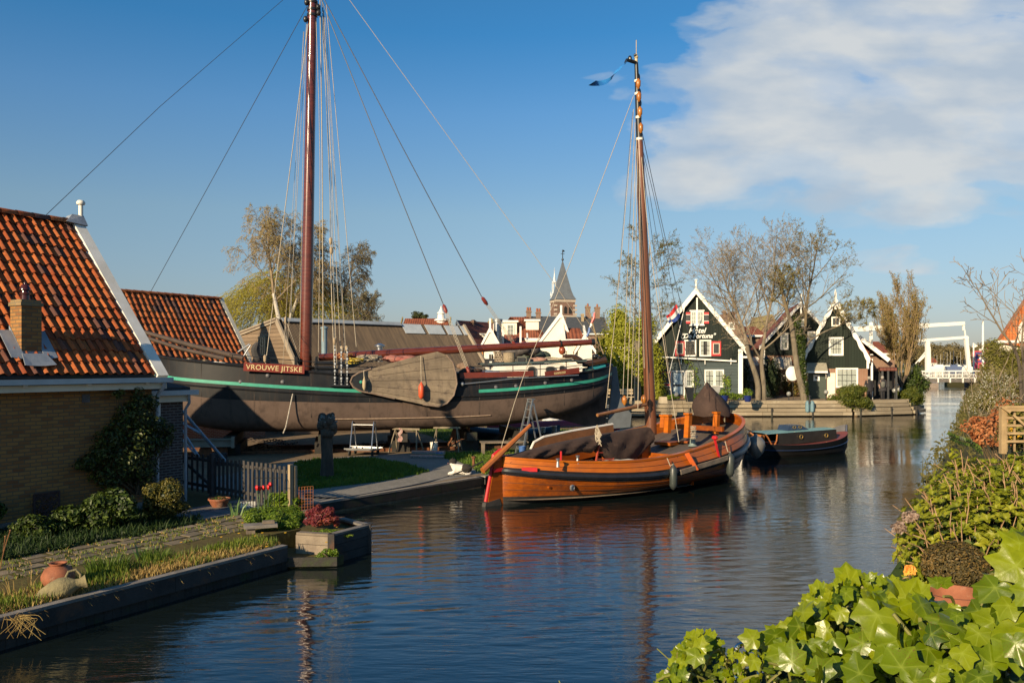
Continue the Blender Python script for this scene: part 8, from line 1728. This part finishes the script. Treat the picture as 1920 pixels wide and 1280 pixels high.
for i in range(60):
 px=1640+i*4.6;D_=640+U(0,60);hgt=U(15,20);c=P(px+U(-2,2),690,D_);base=V((c.x,c.y,0))
 bl=[(base+V((U(-3,3),U(-3,3),hgt*.62+U(-2,2))),V((U(3,5.5),3.5,hgt*U(.32,.42))))for k in range(3)]
 foliage(m,bl,420,1.5,.7,.35)
 m.tube([base,base+V((0,0,hgt*.5))],.5,5)
tag(m.build('far_wood',FT),'hazy brown wood along the far shore behind the drawbridge','wood',kind='stuff')
for i in range(11):
 px=1752+i*6.4+U(-1,1);c=P(px,690,560+U(-20,30));m=MB();L=U(6,10);z=U(1.4,2.4);m.prism([(c.x-L/2,c.y,0.0),(c.x+L/2,c.y,0),(c.x+L/2+.6,c.y,z),(c.x-L/2-.6,c.y,z)],(0,2.4,0));m.b2((c.x-L*.2,c.y+.4,z),(c.x+L*.25,c.y+2,z+1.1));m.tube([(c.x,c.y+1,z),(c.x,c.y+1,z+U(7,12))],.06,4)
 tag(m.build('moored_yacht',WB if i%3 else mat('yacht_blue%d'%i,(.12,.16,.28),rough=.5)),'tiny white or blue masted yacht moored under the far wood','yacht','yachts moored on the far shore')
labs=['far house with an orange roof under the wood, left of the bridge portal','far house with orange roof above the hoarding','far dark roofed house above the hoarding, topmost']
for(px,py,w_,h_,D_,rm),lab in zip(((1752,676,10,8,590,ROOFR),(1868,654,22,9,430,ROOFR),(1864,648,26,10,460,SLATE)),labs):
 k=D_/F;c=P(px,py,D_);t=thing('far_house',lab,'house',(c.x,D_,0));m=MB();hh=c.z-h_*k*.5;m.b2((c.x-w_*k/2,D_,0),(c.x+w_*k/2,D_+8,hh));m.build('wall',WR,t);m=MB();m.prism([(c.x-w_*k/2-.5,D_-.5,hh),(c.x+w_*k/2+.5,D_-.5,hh),(c.x+w_*k/2+.5,D_+4,hh+h_*k),(c.x-w_*k/2-.5,D_+4,hh+h_*k)],(0,.5,.3));m.build('roof',rm,t);m=MB()
 for i in range(3):m.b2((c.x-w_*k/2+w_*k*(i+.2)/3,D_-.1,hh-2.2),(c.x-w_*k/2+w_*k*(i+.65)/3,D_+.05,hh-.7))
 m.build('window',DARK,t)
FT2=leafm('town_trees',(.03,.04,.015),(.06,.07,.02),(.10,.11,.035),.8,.3)
shrub('town_tree','dark evergreen treetop between the red roofs and the mast stays','tree',lumps(P(786,594,120),(1.2,1,.8),5),500,.3,FT2,3)
D=84.;xg=P(1868,0,D).x;t=thing('white_house','white rendered house with a steep orange roof cut by the right picture edge','house',(xg,D,1.3));zc=P(0,640,D).z;f=Matrix.Identity(4)
m=MB();x_=P(1874,0,D).x;m.prism([(x_,D,1.2),(x_+14,D,1.2),(x_+14,D,zc),(x_,D,zc)],(6.2,9.2,0));m.build('wall',WR,t)
m=MB();e0=P(1870,641,D-.4);pk=P(1952,516,D-.4);m.prism([e0,pk,pk+V((8.6,0,-9))],(6.6,9.8,0));o_=m.build('gable',wavyroof('bright_pantiles',(.42,.12,.035),(.52,.17,.05),.3,.4),t)
m=MB();m.bar(e0,pk,.14,.25);m.build('verge',MATS['hoarding_red']if False else TERRA,t);m=MB();m.b2((e0.x-.2,D-.5,zc-.15),(e0.x+9,D,zc+.1));m.build('gutter',WB,t)
x0,x1=P(1909,0,D-.5).x,P(1928,0,D-.5).x;zt_,zb_=P(0,608,D-.5).z,P(0,640,D-.5).z
m=MB();m.prism([(x0,D-.9,zb_),(x1,D-.9,zb_),(x1,D-.9,zt_-.3),((x0+x1)/2,D-.9,zt_+.35),(x0,D-.9,zt_-.3)],(0,1.5,0));dm=m.build('dormer',WB,t);window(dm,Matrix.Translation((0,D-.9,0)),x0+.2,x1-.2,zb_+.1,zt_-.4,fw=.12,nx=2,nz=2)
def rb(px,py,D):return P(px,py,D)
CONF=leafm('olive_shrub_leaves',(.09,.095,.014),(.17,.16,.025),(.26,.23,.04),.6,.35)
BRN=leafm('brown_twig_leaves',(.11,.10,.025),(.19,.17,.035),(.28,.25,.06),.8,.3)
BEE=leafm('beech_leaves',(.30,.09,.03),(.46,.17,.06),(.58,.28,.12),.7,.35)
def twiggy(m,c,r,n_,L,rr=.008):
 for i in range(n_):
  p=V(c)+V((U(-1,1)*r[0],U(-1,1)*r[1],U(-1,.6)*r[2]));d=V((U(-1,1),U(-1,1),U(.2,1.4))).normalized();q=p+d*L*U(.5,1.2);m.tube([p,p.lerp(q,.5)+V((U(-.1,.1),U(-.1,.1),.05))*L,q],[rr,rr*.8,rr*.5],3,False)
t=shrub('wild_shrub','tall olive green bank shrub before the hoarding','shrub',lumps(rb(1893,688,42.),(1.35,1.2,1.3),12,.45)+[(rb(1870,675,43.),V((.6,.7,.5)))],6500,.13,CONF,12,V((25.2,42,1.3)),w=.4,corem=BRN)
m=MB();twiggy(m,rb(1893,690,42),(1.6,1.2,1.6),240,.6,.007);m.build('twigs',TWIG,t)
t=shrub('wild_shrub','brown twiggy bank shrub with dry leaves behind the trellis','shrub',lumps(rb(1893,735,30.),(1.0,1.0,1.0),12,.45),3600,.09,BRN,12,V((17.6,30,1.3)),w=.4,corem=BRN)
m=MB();twiggy(m,rb(1893,735,30),(1.15,1.,1.2),380,.45,.005);m.build('twigs',TWIG,t)
BLS=leafm('spirea_blossom',(.30,.28,.20),(.46,.44,.34),(.62,.60,.50),.8,.35)
t=shrub('blossom_shrub','arching shrub with sprays of tiny white blossom over the water','shrub',lumps(rb(1868,752,27.),(.62,.6,.85),9,.42),2200,.05,BRN,9,V((15.6,27,1.3)),w=.4,corem=BRN)
m=MB()
for p,nn in blobpts(lumps(rb(1866,748,26.9),(.72,.6,.95),10,.42),900,.8,1.1):m.leaf(p,nn,U(.03,.06),.8)
m.build('blossom',BLS,t)
t=shrub('beech_hedge','coppery brown leaved beech at the foot of the timber trellis','hedge',lumps(rb(1868,812,18.),(.55,.5,.42),9,.45)+[(rb(1848,818,18.),V((.25,.3,.2))),(rb(1895,790,18.4),V((.4,.3,.5)))],1500,.09,BEE,12,V((10.3,18,1.2)),w=.55,corem=BEE,cores=False)
m=MB();twiggy(m,rb(1880,760,20),(.8,.4,1.2),120,.7,.007);m.build('twigs',TWIG,t)
b0=rb(1918,745,20);KT=dict(KB);KT['k']=[5,4,3];KT['seg']=[5,4,3,3];KT['rmin']=.007
bare_tree('thin_tree','thin bare branches reaching left over the bank, before the white house',[[V((b0.x,20,1.5)),rb(1912,690,20),rb(1893,640,20)]],KT,BARK,TWIG,.045,1.6,None,d0=[V((-.55,0,.8))])
bare_tree('thin_tree','thin leafless sapling at the right picture edge',[[V((rb(1925,0,24).x,24,1.4)),rb(1920,700,24),rb(1916,650,24)]],KT,BARK,TWIG,.05,1.7,None,d0=[V((-.1,0,1))])
t=thing('timber_trellis','square timber trellis fence panel on the right bank','trellis',rb(1900,836,14.3));TT=mat('trellis_wood',(.40,.28,.14),(.28,.19,.095),3.,.85,.3,20.,stretch=(2,2,2));Dt=14.3
m=MB();m.bar(rb(1880,850,Dt),rb(1880,762,Dt),.085);m.build('post',TT,t)
m=MB();m.bar(rb(1885,846,Dt),rb(1885,766,Dt),.04,.05)
for px in(1902,1922,1942):m.bar(rb(px,846,Dt+.02),rb(px,766,Dt+.02),.035,.02)
m.build('upright',TT,t);m=MB()
for py in(763,768,783,797.5,812,827):m.bar(rb(1883,py,Dt-.03),rb(1960,py,Dt-.03),.03,.04 if py>770 else .05)
m.bar(rb(1878,762,Dt-.06),rb(1894,773,Dt-.08),.04);m.bar(rb(1900,778,Dt-.1),rb(1925,800,Dt-.12),.035);m.build('lath',TT,t)
for px,py in((1898,808),(1893,820)):pass
m=MB()
for px,py in((1899,808),(1893,823),(1908,818)):foliage(m,[(rb(px,py,Dt+.3),V((.05,.05,.05)))],14,.06)
tag(m.build('yellow_blooms',YEL),'yellow blooms glimpsed through the trellis','flowers')
shrub('shade_plants','mixed garden plants behind the trellis','plants',lumps(rb(1920,815,16.),(.7,.5,.5),7),1400,.08,BRN,5,V((9.6,16,1.4)))
IVH=leafm('hedge_ivy_leaves',(.03,.05,.007),(.075,.105,.014),(.15,.18,.025),.3,.2)
bl=[]
for i in range(12):
 k=i/11;c=V((4.1,7.75,0)).lerp(V((8.0,13.4,0)),k);bl.append((c+V((.2,0,1.0+(.35*k))),V((.6,.75,.95))))
 if k>.4:bl.append((c+V((.85,-.3,1.55+.12*k)),V((.8,.8,.72+.05*k))));bl.append((c+V((1.9,-.6,1.6+.12*k)),V((1.0,.8,.68+.08*k))))
shrub('ivy_hedge','dense dark ivy hedge along the terrace edge above the water','hedge',bl,26000,.07,IVH,10,V((5,10,1.3)),w=.85,corem=LF_DARK,up=.15,zmin=.1,lo=.85)
bl=[]
HYD=leafm('hydrangea_leaves',(.12,.15,.010),(.25,.27,.016),(.40,.38,.03),.45,.4)
for px,py,D_,r in((1712,1030,7.2,.34),(1728,985,7.6,.38),(1755,945,8.2,.36),(1785,920,8.8,.38),(1770,985,7.4,.42),(1815,960,7.8,.48),(1860,950,7.9,.48),(1900,945,7.8,.5),(1790,1010,7.0,.38),(1835,1005,7.0,.42),(1885,1000,7.1,.44),(1735,1040,6.9,.34),(1930,990,7.2,.5)):bl.append((P(px,py,D_)+V((.34,.1,-r*.15)),V((r,r,r*.85))))
t=shrub('hydrangea_bush','light green young leaved hydrangea bush full of pale twigs, before the ivy hedge','bush',bl,5500,.055,IVH,8,V((4.0,7.4,1.85)),w=.75,corem=LF_DARK,up=.2,lo=.72)  # inner leaves take the darker ivy tone, painting shade into the gaps
m=MB()
for p,nn in blobpts(bl,300,.75,.95):
 q=p+(nn*.6+V((U(-.7,.3),U(-.4,.2),U(.1,.9)))).normalized()*U(.12,.3);m.tube([p,p.lerp(q,.5)+V((U(-.03,.03),U(-.03,.03),.02)),q],[.0055,.0045,.003],5)
m.build('twigs',mat('pale_twigs',(.40,.24,.13),(.28,.17,.09),6.,.8),t)
m,m3=MB(),MB()
for p,nn in blobpts(bl,2700,.84,1.14):
 ax=(nn+V((U(-.5,.3),U(-.5,.2),U(.2,.9)))).normalized();q=p+ax*U(.0,.07);tt,bb,_=basis(ax);r0=rnd();k=random.choice((4,6,6,8));L=U(.04,.075)
 if rnd()<.3:m3.tube([p-ax*.09,q],[.004,.003],3,False)
 for i in range(k):a_=6.28*i/k+U(-.3,.3);d=(tt*math.cos(a_)+bb*math.sin(a_))*U(.7,1.1)+ax*U(.25,.9);m.petal(q,d,ax,L*U(.6,1.2),U(.5,.75),min(1,max(0,r0*.6+rnd()*.4)))
m.build('leaf_rosettes',HYD,t);m3.build('shoots',MATS['pale_twigs'],t)
DRY=leafm('dried_florets',(.28,.19,.14),(.38,.27,.21),(.48,.37,.30),.8,.4)
m,m2_=MB(),MB()
for px,py in((1702,970),(1710,966),(1684,990),(1688,986)):c=P(px,py,7.2);foliage(m,[(c,V((.05,.05,.04)))],70,.035,.9)
for a,b in(((1727,998),(1702,968)),((1715,1010),(1680,988)),((1752,960),(1728,928)),((1795,910),(1789,858))):m2_.tube(cubic([P(*a,7.3),P((a[0]+b[0])/2+3,(a[1]+b[1])/2,7.2),P(*b,7.2)],3),.005,4)
for k in range(20):m.mi=0
m.build('dried_flower_heads',DRY,t);m2_.build('bare_stems',MATS['pale_twigs'],t)
m=MB();foliage(m,[(P(1789,852,7.2),V((.04,.04,.05)))],20,.05);m.build('tip_leaves',HYD,t)
t=thing('bramble_shoot','thin trailing shoot with small leaves hanging over the water at the hedge','shoot',P(1835,835,12.));m=MB();c_=cubic([P(1836,842,12.),P(1815,828,11.8),P(1795,823,11.6),P(1780,816,11.5)],5);m.tube(c_,.008,4);m.build('stem',STEM,t);m=MB()
for p in c_:m.leaf(p+V((0,0,.02)),V((0,-1,.5)),.09);m.leaf(p+V((.03,0,-.05)),V((.3,-1,.3)),.08)
m.build('leaves',LF_DARK,t)
c=P(1790,1132,5.1);c.z=1.88;t=thing('terracotta_pot','large terracotta pot on the terrace lawn holding the clipped dome','pot',c);m=MB();m.lathe([(.13,0),(.165,.33),(.18,.335),(.188,.46),(.17,.46),(.15,.36),(.02,.34)],c,26,cap=False);m.build('body',TERRA,t,True)
tc=P(1790,1060,5.4);m=MB();TOP=leafm('dome_leaves',(.05,.04,.014),(.10,.075,.022),(.24,.14,.035),.6,.2);foliage(m,[(tc,V((.19,.19,.15)))],5200,.022,.6,.86,1.05);m.mi=1;core(m,[(tc,V((.19,.19,.15)))],.8)
t2=thing('clipped_dome','brown green clipped dome shrub standing behind the terracotta pot rim','shrub',tc-V((0,0,.6)));m.build('leaves',(TOP,mat('dome_core',(.03,.025,.012),rough=.9)),t2);m=MB();m.tube([V((tc.x,tc.y,1.88)),tc],.03,6);m.build('stem',STEM,t2)
t=thing('orange_flower','orange and yellow azalea flower left of the clipped dome','flower',P(1706,1068,5.8));m=MB()
for k in range(40):m.leaf(P(1706+U(-7,7),1068+U(-5,5),5.8),V((U(-1,1),-1,U(-.2,1))),.05,.8)
m.build('petals',mat('azalea',(.70,.26,.06),(.75,.42,.06),9.,.6),t);m=MB();m.tube([P(1706,1110,5.8),P(1706,1070,5.8)],.008,5);m.build('stem',STEM,t)
m=MB()
for i in range(5200):m.blade(V((U(3.4,5.2),U(4.9,7.2),1.85)),U(.03,.07),.004,(U(-.03,.03),U(-.03,.03)))
tag(m.build('terrace_grass',GRLAWN),'short grass of the terrace behind the terracotta pot','grass',kind='stuff')
t=thing('parapet_wall','low brick parapet under the foreground ivy','wall',(1.6,2.6,0));m=MB();m.bar((.9,3.7,.8),(2.6,2.45,.8),.25,2.6);m.bar((2.55,2.5,.8),(3.4,2.2,.8),.25,2.6);m.build('masonry',BRT,t)
t=thing('chrome_hoop','chrome hoop of a handrail rising through the foreground ivy','handrail',P(1402,1280,3.2));m=MB();Dh=3.2
m.tube([P(1380,1330,Dh),P(1380,1225,Dh)]+[P(1401.5-21.5*math.cos(R(a)),1222-16*math.sin(R(a))**.6,Dh)for a in range(15,180,15)]+[P(1423,1225,Dh),P(1423,1330,Dh)],.011,8);m.tube([P(1380,1282,Dh),P(1423,1282,Dh)],.008,6);m.build('hoop',mat('chrome',(.75,.76,.78),rough=.08,metal=1.),t,True)
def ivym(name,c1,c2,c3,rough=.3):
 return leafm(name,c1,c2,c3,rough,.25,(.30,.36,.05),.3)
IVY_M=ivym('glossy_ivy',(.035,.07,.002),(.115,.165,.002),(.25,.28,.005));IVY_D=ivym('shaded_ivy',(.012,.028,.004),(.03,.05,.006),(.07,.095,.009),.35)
t=thing('ivy','glossy bright green ivy filling the lower right foreground','ivy',(1.9,2.6,2.2));big,sm,dk,stm=MB(),MB(),MB(),MB()
def lf(mb,px,py,D_,spx,n_,ang,curl=0.,r=None):
 """leaf: attachment pixel, reach in pixels, facing normal, tip direction (degrees, 0 = picture right, 90 = up)"""
 p=P(px,py,D_);tip=V((math.cos(R(ang)),.25*U(-1,1),math.sin(R(ang))));mb.ivyleaf(p,V(n_),tip,.86*spx/F*D_,r,curl)
for a in((1700,1120,2.5,62,(-.25,-.75,.6),75,.0,.8),(1645,1152,2.35,62,(-.2,-.85,.5),250,.05,.75),(1686,1200,2.3,72,(-.1,-.8,.55),255,.15,.6),(1618,1205,2.4,46,(-.5,-.7,.5),210,.1,.5),(1722,1140,2.4,60,(.2,-.7,.65),-25,.1,.7),(1806,1172,2.2,84,(-.1,-.6,.75),205,-.3,.35),(1800,1178,2.15,62,(.3,-.5,.8),60,-.3,.4),(1905,1060,2.3,64,(-.35,-.8,.45),150,.1,.75),(1912,1018,2.4,50,(-.2,-.6,.7),120,.2,.8),(1895,1120,2.2,66,(-.3,-.8,.5),240,.1,.65),(1930,1180,2.1,85,(-.2,-.85,.45),200,.1,.7),(1835,1190,2.15,55,(-.2,-.8,.6),250,.1,.7),(1862,1165,2.2,52,(-.4,-.7,.6),100,.1,.6),(1485,1240,2.5,52,(-.3,-.8,.4),90,.0,.6),(1470,1222,2.6,42,(-.2,-.8,.6),200,.05,.7),(1412,1197,2.9,34,(-.2,-.85,.5),170,.05,.8),(1590,1082,3.1,40,(-.2,-.8,.6),90,.0,.85),(1535,1108,3.2,30,(-.5,-.7,.5),100,.1,.8),(1690,1250,2.1,58,(-.3,-.7,.6),75,.1,.65),(1740,1215,2.2,48,(.1,-.8,.6),300,.2,.45),(1560,1195,2.6,46,(-.3,-.8,.5),250,.1,.5),(1612,1262,2.2,50,(-.2,-.75,.6),100,.1,.5),(1535,1258,2.4,46,(-.4,-.7,.5),60,.1,.4),(1768,1092,2.9,26,(-.2,-.6,.8),60,.1,.5),(1758,1092,2.9,24,(-.3,-.6,.7),130,.2,.45),(1900,1210,2.0,66,(-.1,-.8,.6),270,.1,.5),(1860,1245,2.0,60,(-.3,-.7,.6),130,.1,.4),(1800,1262,2.0,60,(-.2,-.7,.6),20,.15,.3)):lf(big,*a)
OUT=[(1232,1275),(1250,1258),(1285,1195),(1310,1182),(1345,1192),(1372,1225),(1395,1240),(1425,1192),(1470,1168),(1495,1165),(1520,1150),(1480,1122),(1510,1105),(1560,1085),(1600,1068),(1650,1082),(1690,1085),(1725,1100),(1765,1110),(1850,1100),(1875,1060),(1895,1010),(1930,985)]
def top_at(px):return interp([(1225,1280),(1250,1258),(1285,1197),(1310,1185),(1345,1194),(1368,1222),(1395,1235),(1420,1196),(1470,1172),(1495,1160),(1515,1118),(1560,1092),(1600,1078),(1650,1086),(1690,1092),(1725,1105),(1765,1112),(1850,1105),(1875,1065),(1895,1015),(1930,990)],px)
def dep(px,py):return interp([(1230,3.9),(1330,3.6),(1480,2.95),(1600,2.7),(1750,2.45),(1930,2.2)],px)+(1150-py)*.0022
for i in range(560):
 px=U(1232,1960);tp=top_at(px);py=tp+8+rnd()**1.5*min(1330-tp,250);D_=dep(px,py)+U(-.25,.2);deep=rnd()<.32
 if 1352<px<1432 and py<1262 and px>1372:
  if rnd()<.85:continue
 if 1742<px<1850 and py<1135:continue
 s=U(13,40)*(.75 if px<1450 else 1.05)*(1.25 if px>1650 else 1)
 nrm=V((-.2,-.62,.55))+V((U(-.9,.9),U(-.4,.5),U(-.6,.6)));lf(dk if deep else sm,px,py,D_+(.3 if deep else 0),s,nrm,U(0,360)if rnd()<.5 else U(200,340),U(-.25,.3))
for i in range(520):
 px=U(1240,1980);tp=top_at(px);py=tp+45+rnd()*min(1360-tp,280);D_=dep(px,py)+U(.3,.75)
 if 1735<px<1855 and py<1150:continue
 if 1372<px<1432 and py<1270:continue
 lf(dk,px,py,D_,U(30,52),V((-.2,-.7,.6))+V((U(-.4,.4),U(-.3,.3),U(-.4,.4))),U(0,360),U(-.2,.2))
for i in range(330):
 px=U(1235,1900);tp=top_at(px)
 if 1742<px<1850:continue
 lf(sm,px,tp+U(-4,60)*rnd(),dep(px,tp)+U(-.1,.25),U(9,20),V((-.3,-.6,.6))+V((U(-.6,.6),U(-.3,.3),U(-.3,.5))),U(30,150),U(0,.4),U(.6,1))
for i in range(120):
 px=U(1240,1920);tp=top_at(px);py=tp+U(5,120);a=P(px,py,dep(px,py));qx=px+U(-60,60);b=P(qx,max(py+U(10,90),top_at(qx)+25),dep(px,py)+U(0,.2));stm.tube(cubic([a,(a+b)/2+V((U(-.03,.03),U(-.02,.02),.02)),b],3),.0045,5)
for a,b in(((1675,1150),(1712,1196)),((1712,1196),(1742,1225)),((1725,1158),(1728,1180)),((1690,1200),(1740,1222))):stm.tube([P(*a,2.32),P(*b,2.3)],.0055,6)
for a,b in(((1232,1215),(1262,1242)),((1270,1222),(1268,1250)),((1048,1275),(1052,1285))):stm.tube([P(*a,3.6),P(*b,3.6)],.003,4)
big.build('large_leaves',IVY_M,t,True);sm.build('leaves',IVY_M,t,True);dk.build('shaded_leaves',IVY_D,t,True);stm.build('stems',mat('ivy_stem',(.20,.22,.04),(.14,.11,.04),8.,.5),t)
m=MB()
for a,b in zip(RB[:4],RB[1:4]):
 a,b=V((*a,0)),V((*b,0));L=(b-a).length
 for i in range(int(L*110)):
  p=a.lerp(b,rnd())+V((U(-.45,.9),0,0));p.z=U(.05,1.5)if p.x<1e9 else 0;m.leaf(p,V((U(-1,.2),U(-1,.2),U(0,1))),U(.08,.2),.45)
 for i in range(int(L*30)):p=a.lerp(b,rnd())+V((U(-.3,.8),0,U(.2,1.2)));m.blade(p,U(.3,.8),.012,(U(-.3,.3),U(-.3,.3)))
tag(m.build('bank_undergrowth',leafm('undergrowth_leaves',(.05,.05,.012),(.11,.10,.025),(.19,.16,.045),.8,.3)),'rough brown green growth along the right bank above the water','undergrowth',kind='stuff')
